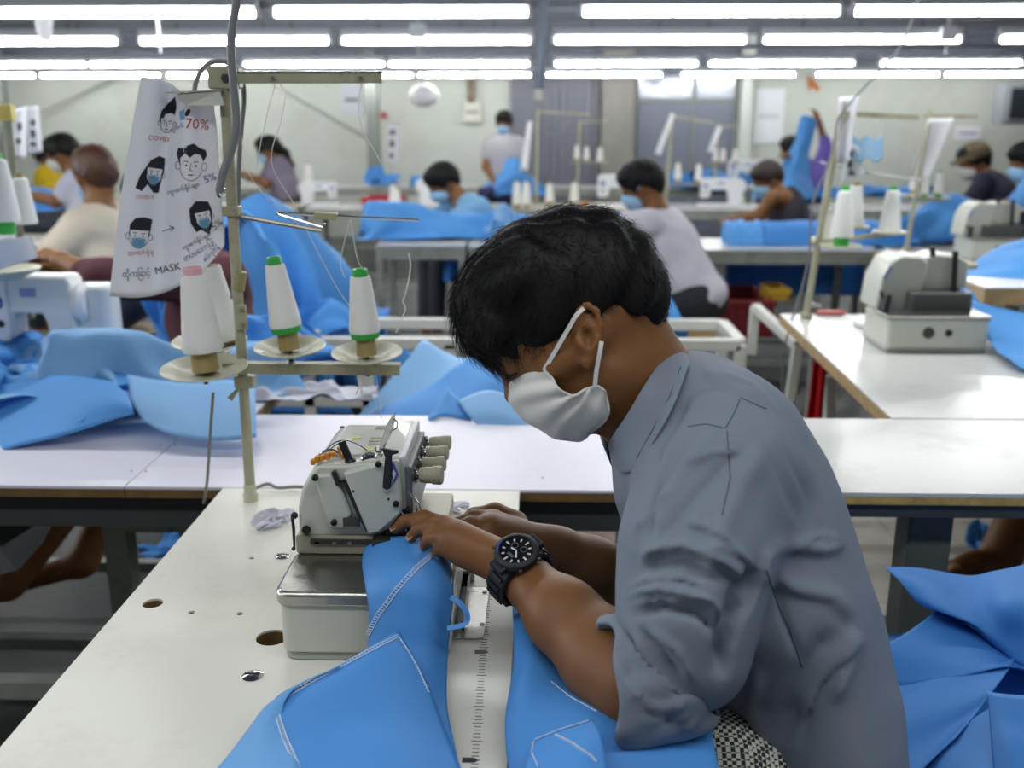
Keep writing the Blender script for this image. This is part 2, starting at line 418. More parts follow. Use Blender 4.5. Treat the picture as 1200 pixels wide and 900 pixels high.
# crumpled-cloth shapes: sheets of 26 x 26 points as plain millimetre-like numbers
CLOTH = {}
def _cl(n, sc, mn, s):
    CLOTH[n] = np.array(s, dtype=float).reshape(26, 26, 3) * sc + np.array(mn)
_cl('heap1', 0.0006661, (-0.2660, -0.3339, 0.0152), [
87,35,14,134,79,45,151,94,18,150,111,1,156,86,48,213,78,45,278,87,65,339,116,86,399,166,91,454,235,101,508,299,109,529,370,145,469,450,124,469,524,89,507,503,42,518,451,18,546,408,15,575,381,36,608,393,48,633,406,63,655,430,63,659,432,41,666,427,22,658,420,2,643,400,22,662,412,43,
101,36,2,132,71,23,160,83,23,152,104,7,154,110,30,186,100,75,240,112,98,295,140,129,366,182,135,431,248,105,500,310,96,519,355,125,471,437,113,449,513,72,516,527,61,531,492,12,557,462,6,579,440,9,562,449,37,555,458,55,567,452,87,589,465,91,591,457,55,614,467,44,605,467,27,594,436,33,
88,56,15,118,75,3,140,81,1,138,96,14,148,117,38,190,124,66,244,144,84,303,151,99,342,210,135,418,260,146,482,321,120,527,374,104,497,443,102,466,512,70,503,550,43,550,524,28,572,506,5,596,496,3,600,497,23,582,510,47,568,519,70,562,518,106,587,509,95,593,492,109,606,495,86,579,493,65,
97,70,50,94,82,24,117,89,28,116,106,23,155,123,61,219,119,59,280,135,65,334,167,55,376,203,83,392,286,120,445,344,142,481,394,111,483,452,74,485,504,63,489,537,21,529,530,10,559,544,0,588,550,9,619,551,11,617,546,36,630,549,63,606,561,77,622,544,94,605,547,122,607,528,142,628,520,113,
101,66,73,90,97,50,109,104,42,114,127,28,168,138,39,237,136,49,316,113,50,380,154,51,415,195,40,442,260,69,450,340,93,461,403,99,458,448,59,452,494,49,470,514,16,484,548,0,516,575,2,550,589,16,578,574,33,596,595,52,614,594,69,610,597,91,636,598,96,659,574,106,651,573,143,663,528,161,
60,51,91,70,107,60,96,134,49,131,139,59,184,149,25,255,123,29,335,134,34,409,125,40,441,179,64,474,248,66,481,326,77,465,398,77,434,452,72,418,483,62,423,521,58,447,551,53,484,574,48,521,568,52,555,569,73,585,568,97,589,591,115,581,615,121,619,613,123,661,614,112,697,596,122,720,564,159,
81,34,110,82,118,89,109,167,62,155,167,72,207,163,56,269,142,19,349,134,10,422,150,28,469,177,49,500,243,59,495,336,56,431,409,89,412,454,114,393,481,134,416,500,133,443,520,114,479,552,91,512,570,85,541,588,90,561,591,119,576,588,152,584,609,156,602,626,141,657,612,143,720,623,129,770,596,143,
123,16,100,119,102,102,130,167,103,171,194,81,225,188,54,288,167,33,351,174,10,421,178,2,457,212,24,482,272,23,447,350,64,390,433,89,391,445,163,413,459,202,431,489,191,456,491,163,494,523,131,530,550,117,552,567,123,536,591,143,552,612,149,570,622,174,609,630,158,658,638,134,729,623,162,799,632,140,
147,0,137,165,59,114,176,118,123,209,155,119,240,193,107,287,179,85,345,207,52,397,233,34,421,271,4,432,318,15,387,364,66,345,429,113,361,467,166,383,491,196,402,518,213,440,527,207,485,524,190,515,545,163,526,568,156,536,589,182,545,620,179,566,645,154,620,643,169,676,637,157,735,654,151,781,659,169,
115,18,185,165,34,173,205,69,161,240,111,163,258,166,167,287,213,128,335,247,100,369,285,67,376,327,22,408,373,12,395,413,46,361,454,84,363,492,126,387,516,160,416,517,171,426,544,176,449,556,179,468,575,192,478,598,186,504,613,190,539,637,185,595,659,173,650,659,149,693,648,173,736,649,184,757,684,183,
100,51,152,116,70,193,160,94,207,197,130,204,238,182,190,282,240,166,316,292,130,346,332,98,344,368,53,373,408,26,405,444,9,401,472,49,381,513,70,397,544,108,430,538,126,451,547,143,441,583,143,451,611,156,473,624,170,493,642,206,537,660,165,623,684,173,688,669,176,728,674,175,734,677,203,738,693,232,
98,66,133,134,99,157,133,140,192,168,169,191,203,202,144,261,248,106,302,306,83,304,355,69,326,402,93,343,443,50,357,474,6,393,497,16,418,527,24,421,567,54,452,577,91,486,574,125,487,602,137,471,638,129,480,662,163,502,673,210,560,684,173,647,688,130,697,686,170,699,691,205,713,718,199,710,736,231,
72,100,144,124,144,149,146,190,166,152,230,185,198,263,151,246,303,107,279,338,60,294,369,27,312,423,37,329,481,67,354,512,34,373,552,16,417,576,6,457,591,16,486,604,53,517,611,90,534,631,127,524,665,130,518,690,164,523,711,204,571,707,210,631,730,163,704,733,159,701,740,183,680,754,210,709,776,205,
61,140,153,112,196,152,150,244,146,143,286,158,178,315,132,223,344,111,257,385,86,277,413,64,291,437,63,293,499,61,330,557,59,378,578,70,419,607,53,467,627,38,514,635,29,549,645,56,573,661,99,577,691,127,566,712,166,554,737,201,565,748,234,612,766,227,658,794,194,691,815,177,696,837,193,710,844,217,
108,179,125,116,248,112,148,296,112,153,334,124,183,368,147,224,393,140,274,405,147,282,440,134,310,458,116,312,507,116,335,570,109,372,624,95,428,628,98,457,653,74,499,678,49,552,693,44,599,698,69,611,721,113,602,743,148,592,762,192,575,790,231,591,811,265,643,836,260,675,868,236,682,900,205,708,920,191,
178,247,129,178,291,101,182,319,74,190,362,106,193,417,132,233,444,162,273,468,155,306,481,178,327,490,159,357,516,146,376,569,131,394,628,128,422,662,131,463,670,115,497,682,101,544,703,86,584,734,83,627,752,87,643,773,121,626,793,163,608,820,207,593,852,240,637,861,245,631,901,244,641,942,232,654,962,192,
233,254,76,231,279,43,235,325,44,210,379,65,235,427,118,247,484,153,281,506,177,311,525,160,340,532,181,354,556,156,388,593,153,424,625,154,444,663,159,456,693,144,489,712,124,532,705,134,561,735,129,594,764,114,628,786,82,630,819,112,622,853,156,605,890,190,657,877,187,637,919,192,617,962,197,614,999,184,
198,231,25,200,272,7,213,328,6,234,399,25,248,456,91,283,507,135,296,545,178,325,566,185,346,588,180,373,603,183,393,629,173,415,661,172,444,676,184,476,689,183,488,719,174,516,742,158,555,755,168,591,777,153,615,805,119,591,810,90,589,845,112,589,895,125,650,875,117,633,921,123,601,961,137,563,985,156,
138,245,36,150,277,13,179,338,21,202,417,23,246,492,64,294,543,117,317,587,169,331,606,220,353,638,210,380,665,208,411,654,217,436,675,205,436,716,199,470,733,190,498,747,212,529,763,219,545,798,199,571,820,186,602,838,167,591,815,133,567,824,120,557,862,93,616,843,66,591,889,71,551,922,98,514,947,126,
96,254,39,115,301,9,147,363,42,185,442,68,230,500,106,269,552,159,302,606,204,326,658,242,364,674,274,401,664,281,424,671,274,455,684,248,469,739,226,478,780,210,512,797,200,528,805,208,543,820,233,558,846,223,573,864,196,574,843,160,568,806,155,548,817,119,580,800,64,551,848,37,504,873,62,463,903,90,
54,284,48,82,347,40,116,425,68,158,488,115,213,517,168,263,550,217,285,612,256,321,647,302,377,646,335,412,656,353,444,664,331,449,705,284,489,761,254,504,799,229,497,822,212,513,833,203,527,842,214,546,844,208,547,864,198,549,871,163,544,829,165,536,784,145,554,764,86,521,798,32,462,821,25,412,852,52,
17,333,68,53,395,86,100,452,133,153,483,193,194,526,238,233,579,259,279,599,301,315,638,348,376,630,385,425,634,397,457,671,377,448,726,323,478,784,279,505,820,255,515,837,234,506,847,237,501,865,230,513,863,205,527,853,184,519,880,163,534,853,141,526,808,120,511,747,101,499,737,19,424,761,1,367,795,25,
0,395,94,47,419,147,105,457,206,144,500,256,167,554,290,216,582,318,264,602,341,302,620,390,357,635,418,402,657,426,428,686,386,433,739,338,452,804,306,469,836,274,466,857,251,455,857,226,458,860,209,479,860,196,511,851,186,495,863,151,501,857,104,514,810,60,488,739,54,468,688,23,405,705,0,350,740,24,
8,448,152,56,466,194,104,474,264,151,496,318,183,543,345,219,588,355,254,627,352,289,646,384,328,664,417,373,672,399,401,691,367,399,745,329,418,790,296,426,822,263,438,823,238,446,821,219,458,826,204,462,837,179,501,845,158,498,841,123,467,820,91,467,796,34,461,734,20,440,680,34,408,656,9,352,688,14,
53,464,233,67,509,255,111,520,302,140,527,353,179,554,387,221,585,388,241,632,387,268,657,387,299,701,391,345,701,350,395,697,314,416,736,294,423,778,268,453,811,265,465,818,240,473,808,216,485,809,186,486,814,158,501,824,126,496,818,82,464,787,70,439,767,45,424,737,25,413,708,44,398,664,56,361,638,18,
93,490,324,91,528,335,114,565,336,146,576,357,171,597,383,197,597,381,225,631,367,257,681,343,265,729,344,319,730,290,374,717,258,420,732,262,441,776,237,474,793,239,485,829,223,489,844,192,506,838,156,517,819,123,501,794,96,487,777,66,471,759,41,465,740,63,433,733,78,402,752,82,366,727,87,330,689,54])
_cl('peak', 0.0009526, (-0.4758, -0.4307, 0.0145), [
0,91,1,49,75,2,97,69,7,145,66,15,191,63,22,243,62,34,297,66,46,341,83,49,385,93,51,432,99,46,467,110,43,435,112,74,452,105,82,475,96,48,506,102,20,549,113,2,606,111,2,652,98,2,693,78,3,744,59,1,792,40,1,837,21,2,882,5,3,927,0,10,966,22,5,999,53,2,
25,127,2,67,110,11,108,100,22,145,94,39,183,89,55,230,99,52,274,107,23,320,114,7,362,124,8,409,138,14,448,152,27,441,157,70,469,137,73,495,111,71,525,97,56,553,132,33,599,149,13,645,141,6,687,122,4,737,103,12,778,74,18,816,52,20,859,46,32,900,42,46,930,63,28,955,89,2,
46,169,2,88,153,3,126,146,10,161,140,20,185,142,49,219,140,42,260,144,27,298,155,13,341,165,11,387,178,14,427,192,18,454,192,39,489,175,44,515,150,56,529,128,82,565,137,69,590,165,46,635,164,34,678,146,29,704,100,27,742,70,43,783,65,55,825,69,68,867,79,73,892,94,43,910,117,2,
67,206,12,103,199,6,139,194,8,172,190,4,198,189,26,225,181,36,252,176,57,289,167,61,333,167,59,377,179,55,417,202,52,458,222,50,501,220,51,533,199,60,538,169,87,559,152,100,581,165,78,621,167,68,661,145,63,674,96,49,715,94,60,757,100,60,799,106,69,836,114,73,848,98,41,867,135,2,
79,234,0,116,229,10,148,229,1,179,228,8,208,224,3,236,221,21,264,217,43,289,211,74,326,194,94,370,179,98,418,192,95,455,227,93,498,240,92,533,228,86,557,209,93,556,180,119,580,164,108,609,165,100,646,140,95,664,98,83,696,118,72,734,131,71,775,135,87,806,142,65,810,109,35,826,133,2,
100,268,1,128,262,19,154,270,13,186,269,6,217,266,5,246,262,19,276,256,39,306,249,65,335,233,95,367,210,123,411,196,133,453,220,131,491,246,127,531,237,123,562,246,110,570,211,125,568,170,137,601,160,133,630,126,124,661,103,116,693,129,104,720,157,95,758,166,97,774,158,58,779,119,29,802,126,7,
142,290,3,130,301,45,153,289,60,186,287,55,219,277,51,247,288,54,280,288,64,315,277,75,349,266,102,377,245,136,405,220,162,446,213,172,484,245,166,530,246,158,554,263,144,579,234,150,569,181,162,597,152,168,626,113,158,659,120,141,682,148,123,715,175,120,737,190,89,742,163,54,748,127,23,786,143,6,
185,305,9,163,329,60,165,317,100,191,298,109,220,291,105,248,287,107,279,292,114,300,261,118,340,286,134,381,281,155,408,259,184,434,230,209,479,240,207,526,259,194,551,274,179,577,246,182,567,185,197,595,140,200,638,122,185,650,142,154,667,164,130,692,195,117,705,194,77,706,156,46,735,159,9,785,178,10,
236,310,9,209,341,63,201,336,106,211,320,133,230,301,140,245,286,141,257,273,157,274,245,171,314,266,188,357,290,200,401,296,213,431,262,238,476,245,247,517,267,234,549,282,222,567,243,227,574,181,240,614,148,233,641,149,199,629,158,157,632,176,123,651,200,94,663,181,57,692,185,27,735,204,4,783,223,13,
281,325,14,258,348,69,241,357,116,241,336,143,256,320,154,243,291,171,231,255,188,255,235,218,295,252,234,342,275,245,387,299,250,431,298,266,464,264,286,506,275,278,545,284,271,562,238,278,591,184,284,630,171,259,635,181,210,611,190,161,601,204,114,621,213,74,659,219,46,701,225,32,740,247,9,781,254,12,
276,361,23,291,363,80,283,358,128,269,364,163,274,339,183,248,303,201,222,275,221,247,258,248,289,267,268,332,291,278,370,310,290,415,316,304,453,299,320,493,283,326,534,283,321,561,246,325,602,211,314,625,210,271,612,213,219,599,227,165,608,246,115,638,257,78,683,258,55,731,251,49,771,265,33,809,276,1,
232,378,40,249,391,90,262,397,136,270,397,176,254,375,201,224,340,212,228,317,242,261,308,255,301,319,277,332,331,306,366,334,322,395,330,345,435,326,358,479,306,371,524,302,364,561,272,369,590,260,331,592,254,277,595,258,223,610,272,173,638,283,128,675,292,92,720,294,68,768,288,61,812,286,42,850,283,8,
176,399,51,191,406,103,207,411,149,220,415,189,228,413,220,219,388,228,248,369,241,277,362,257,309,368,285,338,374,314,364,376,341,391,374,365,423,365,387,469,346,407,521,336,406,548,316,390,563,312,337,581,310,283,608,309,232,644,309,188,683,316,149,722,328,112,768,325,89,803,336,59,841,338,28,881,335,2,
131,437,59,147,441,112,163,442,157,180,444,193,196,445,223,215,435,252,241,416,269,271,405,285,298,399,312,325,399,340,352,407,368,383,413,387,419,410,403,464,399,424,514,382,439,554,367,401,585,357,355,611,353,301,646,347,251,691,337,210,737,337,174,776,358,139,821,358,111,850,378,76,878,390,38,911,392,5,
148,484,58,170,483,107,188,473,144,203,450,165,218,436,187,241,438,206,259,434,238,285,437,276,316,432,307,349,425,331,371,439,353,399,453,369,436,453,382,478,448,401,525,429,414,572,421,413,611,407,369,648,395,321,688,383,276,736,370,238,785,367,201,828,382,164,867,399,130,895,420,97,924,432,63,950,440,30,
170,529,77,197,521,119,217,508,154,232,487,177,251,463,174,267,445,177,286,427,191,309,421,233,343,422,272,361,442,301,391,461,318,425,473,332,462,467,343,500,476,364,544,454,373,590,444,386,636,456,381,679,441,335,721,429,291,765,421,249,818,417,224,860,433,195,893,451,147,921,469,109,939,485,74,950,493,38,
179,586,107,216,576,136,245,559,159,265,532,177,281,501,189,295,474,192,310,456,183,334,440,195,357,450,234,386,451,265,416,463,289,451,479,294,484,490,312,522,497,328,563,464,328,612,455,339,645,497,354,699,493,333,741,481,290,785,479,250,826,471,216,864,481,200,898,505,161,913,521,107,915,532,66,913,533,29,
229,637,88,264,612,102,289,596,130,303,577,163,313,546,181,325,514,187,335,490,180,354,470,185,382,458,213,414,463,243,433,485,269,459,504,294,497,504,290,539,501,294,586,474,292,633,468,293,653,522,309,698,544,308,748,534,289,805,526,269,817,522,219,835,515,167,893,551,160,919,573,106,918,586,57,908,587,22,
284,676,59,313,644,64,333,630,95,345,606,129,352,582,160,349,556,184,348,528,202,360,503,220,390,490,235,422,493,246,449,506,266,483,521,280,514,527,295,551,502,279,582,463,262,636,477,258,663,525,268,687,574,280,742,581,272,794,572,247,835,563,207,834,562,151,875,584,122,929,623,96,949,632,46,944,632,8,
337,715,47,361,679,40,373,647,57,374,612,82,376,584,111,383,566,141,391,552,173,392,545,208,403,538,239,434,528,248,461,538,269,492,553,280,517,535,256,552,520,249,571,480,228,617,490,216,652,529,215,678,577,222,712,616,229,765,615,207,812,613,173,837,605,120,867,625,83,917,670,77,952,680,41,957,678,3,
388,749,47,411,717,45,420,684,38,421,648,59,412,628,87,410,616,123,411,605,160,414,592,199,423,566,227,455,549,233,478,561,247,507,572,246,531,562,233,551,541,212,555,506,192,591,505,172,622,539,165,646,583,169,680,625,172,727,648,162,775,649,131,812,649,85,846,669,54,893,706,55,932,721,36,953,723,2,
435,776,40,457,747,56,468,719,39,465,684,27,460,667,60,456,648,96,454,623,131,440,592,160,422,559,181,456,562,195,491,561,209,522,565,213,536,586,210,555,565,186,551,533,162,567,518,138,598,545,124,615,588,125,635,636,131,682,647,108,729,664,79,773,692,51,822,719,57,865,742,41,908,755,26,942,762,4,
472,796,30,493,774,51,508,747,51,512,712,42,507,675,29,478,654,49,457,626,77,428,600,106,424,566,128,465,566,148,485,546,165,519,564,170,523,597,176,545,587,158,545,558,134,543,532,110,570,549,90,598,585,79,624,631,75,649,680,74,696,710,67,740,743,66,793,766,65,843,782,53,883,788,24,923,795,4,
483,814,35,512,804,40,530,779,33,528,749,19,502,716,7,474,679,9,444,649,28,416,621,57,424,584,71,460,567,97,473,537,115,507,558,120,502,597,135,523,604,125,530,580,102,519,553,81,540,556,56,568,591,41,601,632,29,636,673,23,674,714,22,720,751,26,769,784,35,813,812,43,855,816,17,900,825,5,
485,838,18,516,824,19,535,809,11,516,786,2,481,759,3,452,727,15,423,697,8,397,663,21,421,615,23,425,565,52,454,542,63,492,557,68,483,589,89,491,611,89,508,603,66,499,580,48,510,574,23,534,613,16,564,654,8,599,693,3,639,733,2,686,769,3,738,800,3,783,832,13,828,850,6,878,866,10,
496,863,1,524,856,15,514,840,0,482,821,4,445,798,7,418,770,23,398,735,32,378,691,22,371,637,20,384,586,29,427,564,16,470,567,16,454,587,43,454,609,50,471,625,37,465,597,27,480,612,5,498,648,13,525,687,5,557,730,2,596,772,2,644,806,2,699,835,9,752,861,12,803,883,19,852,906,2])
_cl('edge', 0.0010102, (-0.5045, -0.3738, 0.0135), [
122,73,12,136,38,16,159,30,2,186,64,3,217,98,5,259,130,6,308,119,2,330,136,4,324,177,16,331,240,10,360,290,3,409,284,3,450,286,3,491,284,2,535,280,3,576,275,2,602,264,6,627,250,11,662,242,2,706,239,2,756,239,5,774,271,2,790,311,0,811,348,1,846,339,1,883,324,3,
153,76,37,175,47,26,197,19,14,226,41,2,250,73,6,281,104,17,317,128,29,349,144,17,358,165,6,371,217,4,375,262,30,395,298,40,437,305,33,483,308,20,530,313,9,569,304,11,597,291,16,626,281,12,657,276,3,698,276,4,747,273,14,798,273,13,822,303,1,830,338,18,854,354,26,883,333,32,
195,64,66,225,45,42,251,13,22,277,15,2,296,47,4,315,78,9,341,104,20,369,129,30,393,155,16,411,193,9,414,232,33,394,259,65,432,290,66,481,314,56,531,336,35,568,337,23,593,324,9,619,313,5,650,316,4,688,321,6,738,319,11,797,310,15,839,302,18,853,324,34,862,349,54,899,350,44,
242,64,83,271,36,67,300,11,44,323,0,16,338,21,4,352,52,7,371,78,5,398,104,9,424,132,13,447,165,25,446,201,52,404,214,68,438,250,81,488,294,80,539,333,71,578,347,50,600,334,30,616,343,24,646,349,25,684,352,33,734,350,35,793,341,32,824,313,38,850,307,56,868,328,76,892,329,51,
253,85,41,287,64,37,320,45,37,345,25,25,369,11,26,380,36,20,403,48,17,427,72,23,447,100,37,458,135,56,465,167,75,412,173,81,451,210,78,502,255,76,551,299,86,589,330,85,616,320,65,637,323,52,651,340,66,687,332,74,736,332,75,794,337,73,809,289,49,834,288,75,863,296,61,889,308,39,
266,129,32,294,111,43,323,92,34,354,69,29,369,45,46,395,43,49,414,44,51,433,55,60,450,82,72,460,110,92,475,142,109,423,149,112,462,186,99,517,218,87,565,256,85,604,285,91,638,302,96,665,306,84,666,328,106,696,335,114,744,330,115,795,313,108,797,259,70,838,252,67,862,264,38,886,284,16,
278,173,24,304,156,31,326,136,49,350,102,52,359,69,64,377,42,73,400,39,84,419,62,88,437,79,97,465,90,120,476,124,144,431,143,151,463,187,139,524,200,123,575,219,111,618,239,108,657,259,109,683,286,121,692,312,140,717,319,152,766,310,152,797,273,131,814,225,92,858,221,65,887,242,47,904,277,32,
287,210,6,309,198,27,319,172,52,321,124,72,329,70,83,356,48,104,378,60,110,399,80,111,420,94,124,447,97,149,467,112,179,434,143,190,468,187,180,528,194,165,581,199,153,627,210,147,668,228,146,684,263,163,701,287,180,743,291,186,789,266,179,802,223,146,846,197,113,888,211,92,908,241,75,911,285,63,
279,245,4,279,220,28,281,192,50,293,154,76,315,108,104,335,82,131,361,88,135,384,107,140,403,116,149,424,109,175,442,114,212,433,153,229,474,187,219,531,189,206,582,207,196,630,222,190,673,239,182,701,244,193,723,258,211,764,257,222,793,212,196,828,182,167,877,184,142,911,204,120,924,239,104,919,283,95,
246,267,5,254,249,35,272,233,63,297,204,85,326,161,110,333,132,144,347,124,166,370,138,162,392,144,180,410,150,201,418,145,241,447,160,264,484,183,257,530,203,240,574,234,217,619,261,207,663,267,218,684,242,231,721,240,247,768,221,250,802,181,223,848,177,199,893,182,173,925,200,149,936,236,132,928,279,125,
211,294,25,231,283,58,255,271,86,288,247,108,328,210,130,352,178,157,347,163,188,368,161,206,383,175,218,395,197,228,410,202,265,444,208,291,480,219,271,513,238,242,555,268,225,607,278,242,652,276,257,682,258,266,710,222,277,753,203,278,796,189,258,837,197,231,882,200,205,922,210,182,943,238,164,936,279,155,
168,307,69,198,318,93,231,307,118,274,282,139,320,247,161,357,218,183,362,200,212,364,194,243,378,207,253,395,233,260,414,255,283,431,254,285,459,264,261,499,271,255,547,265,261,594,248,260,631,254,276,669,251,296,703,227,308,736,203,310,774,213,295,815,223,274,860,228,243,905,232,217,943,246,202,943,287,192,
130,311,118,162,336,135,208,331,154,263,304,173,310,265,197,341,235,221,362,236,242,369,229,275,384,241,282,402,246,299,417,281,300,445,270,309,465,264,296,494,254,286,533,240,282,574,228,280,613,227,291,650,225,313,685,224,334,719,216,334,760,223,330,803,226,316,848,236,288,894,245,262,935,261,246,950,299,237,
104,315,163,137,346,174,193,346,190,248,307,208,292,261,230,324,247,255,350,253,277,369,269,292,388,268,311,404,262,324,427,274,320,452,283,330,468,261,324,492,242,315,525,228,310,558,236,302,591,226,317,629,225,339,664,219,358,704,224,358,744,239,349,789,238,350,829,257,326,877,268,304,924,279,291,955,311,283,
93,321,200,127,351,210,182,350,227,227,308,242,281,284,262,322,289,272,352,299,289,374,298,315,394,292,331,407,279,350,423,295,347,434,268,356,455,248,346,483,235,343,515,240,333,542,252,323,574,245,343,613,247,368,645,233,392,687,229,392,729,249,373,776,258,364,819,272,358,866,288,343,917,296,334,958,322,327,
82,329,252,128,344,252,176,353,265,214,325,279,270,327,283,309,326,300,339,323,322,367,323,336,401,314,353,419,293,383,441,291,385,451,308,380,463,282,377,478,261,372,498,269,346,529,269,352,564,271,376,600,267,408,630,249,440,668,237,442,714,255,420,764,272,399,815,290,384,864,305,377,916,313,375,963,335,371,
71,333,314,122,348,301,170,350,301,210,334,313,254,316,316,292,322,332,326,325,351,363,333,367,403,324,387,436,309,409,454,291,424,464,309,418,474,313,409,487,292,408,502,300,388,526,292,400,559,289,426,584,270,459,612,252,490,655,248,494,704,265,472,759,281,446,820,293,424,870,318,414,921,330,416,971,347,419,
55,337,385,110,331,361,163,349,344,202,333,336,244,321,346,288,311,359,320,328,384,361,338,405,399,333,423,428,314,438,455,319,440,477,312,451,481,332,445,495,333,441,517,324,443,547,323,448,561,301,475,585,283,497,608,269,528,650,266,536,701,278,522,758,292,497,815,317,460,877,332,455,931,344,458,982,353,465,
41,346,445,94,331,425,150,323,400,201,339,383,246,328,378,285,312,398,324,324,424,360,338,448,391,344,459,418,337,467,444,328,474,463,343,462,478,340,469,498,334,475,520,320,469,551,313,482,568,311,501,592,298,512,622,298,531,658,297,553,708,302,550,764,320,525,817,342,491,886,355,492,942,362,499,993,371,506,
31,353,483,80,346,475,132,333,464,185,324,452,234,321,445,277,326,457,316,341,475,351,355,488,380,360,493,406,362,497,422,360,505,451,356,507,469,363,501,496,358,496,526,338,495,544,320,497,572,329,515,605,339,510,631,347,535,677,345,536,726,350,540,774,368,514,838,386,502,903,399,504,956,408,501,999,416,520,
23,376,499,71,370,499,119,363,503,169,357,500,219,353,492,264,360,497,300,371,509,335,374,523,367,385,519,393,399,503,417,401,503,427,399,525,450,403,533,480,390,535,517,367,530,554,362,517,590,370,521,616,388,509,652,399,525,698,400,521,747,406,523,799,421,506,863,434,513,920,446,500,968,454,503,996,462,526,
15,409,498,61,400,508,108,394,524,157,392,521,204,392,499,248,396,505,285,398,527,318,402,546,346,416,537,376,430,523,399,434,501,419,436,513,444,435,529,478,430,537,517,418,534,559,412,530,599,417,523,639,428,514,676,437,503,719,449,506,767,457,508,817,469,507,870,478,505,920,487,510,962,492,502,990,500,524,
9,445,497,53,435,515,98,428,530,145,426,517,193,428,500,241,434,502,280,438,515,303,440,547,327,446,559,351,459,543,374,467,519,405,468,503,440,460,506,478,457,513,518,454,512,561,454,509,606,459,506,650,468,507,691,478,510,734,494,506,779,505,502,821,516,508,861,528,510,901,536,502,944,537,498,978,536,515,
5,485,497,47,472,519,90,464,522,134,461,504,186,468,508,232,478,498,273,481,504,301,479,535,305,477,569,329,487,562,357,495,552,390,498,532,428,494,516,472,488,505,519,488,498,565,495,500,615,501,502,660,508,515,700,523,514,741,539,502,784,553,499,819,565,519,851,575,539,885,580,533,924,577,514,962,571,501,
1,531,497,44,515,513,86,504,509,130,502,502,179,507,504,224,513,510,261,518,506,278,504,535,276,494,560,301,511,563,335,520,558,375,523,548,418,523,531,463,521,505,517,527,498,567,535,500,617,541,514,665,551,521,703,567,501,746,587,499,787,600,499,819,607,517,843,618,547,873,617,544,905,609,521,937,600,498,
0,584,497,44,562,497,86,547,497,127,543,501,170,545,509,213,548,511,248,547,521,249,518,527,248,509,543,277,522,539,313,530,534,353,539,528,398,548,520,453,554,514,512,560,513,565,570,518,617,581,523,665,594,509,704,612,497,746,633,497,787,644,497,830,640,499,840,644,521,859,645,526,882,633,510,910,627,497])
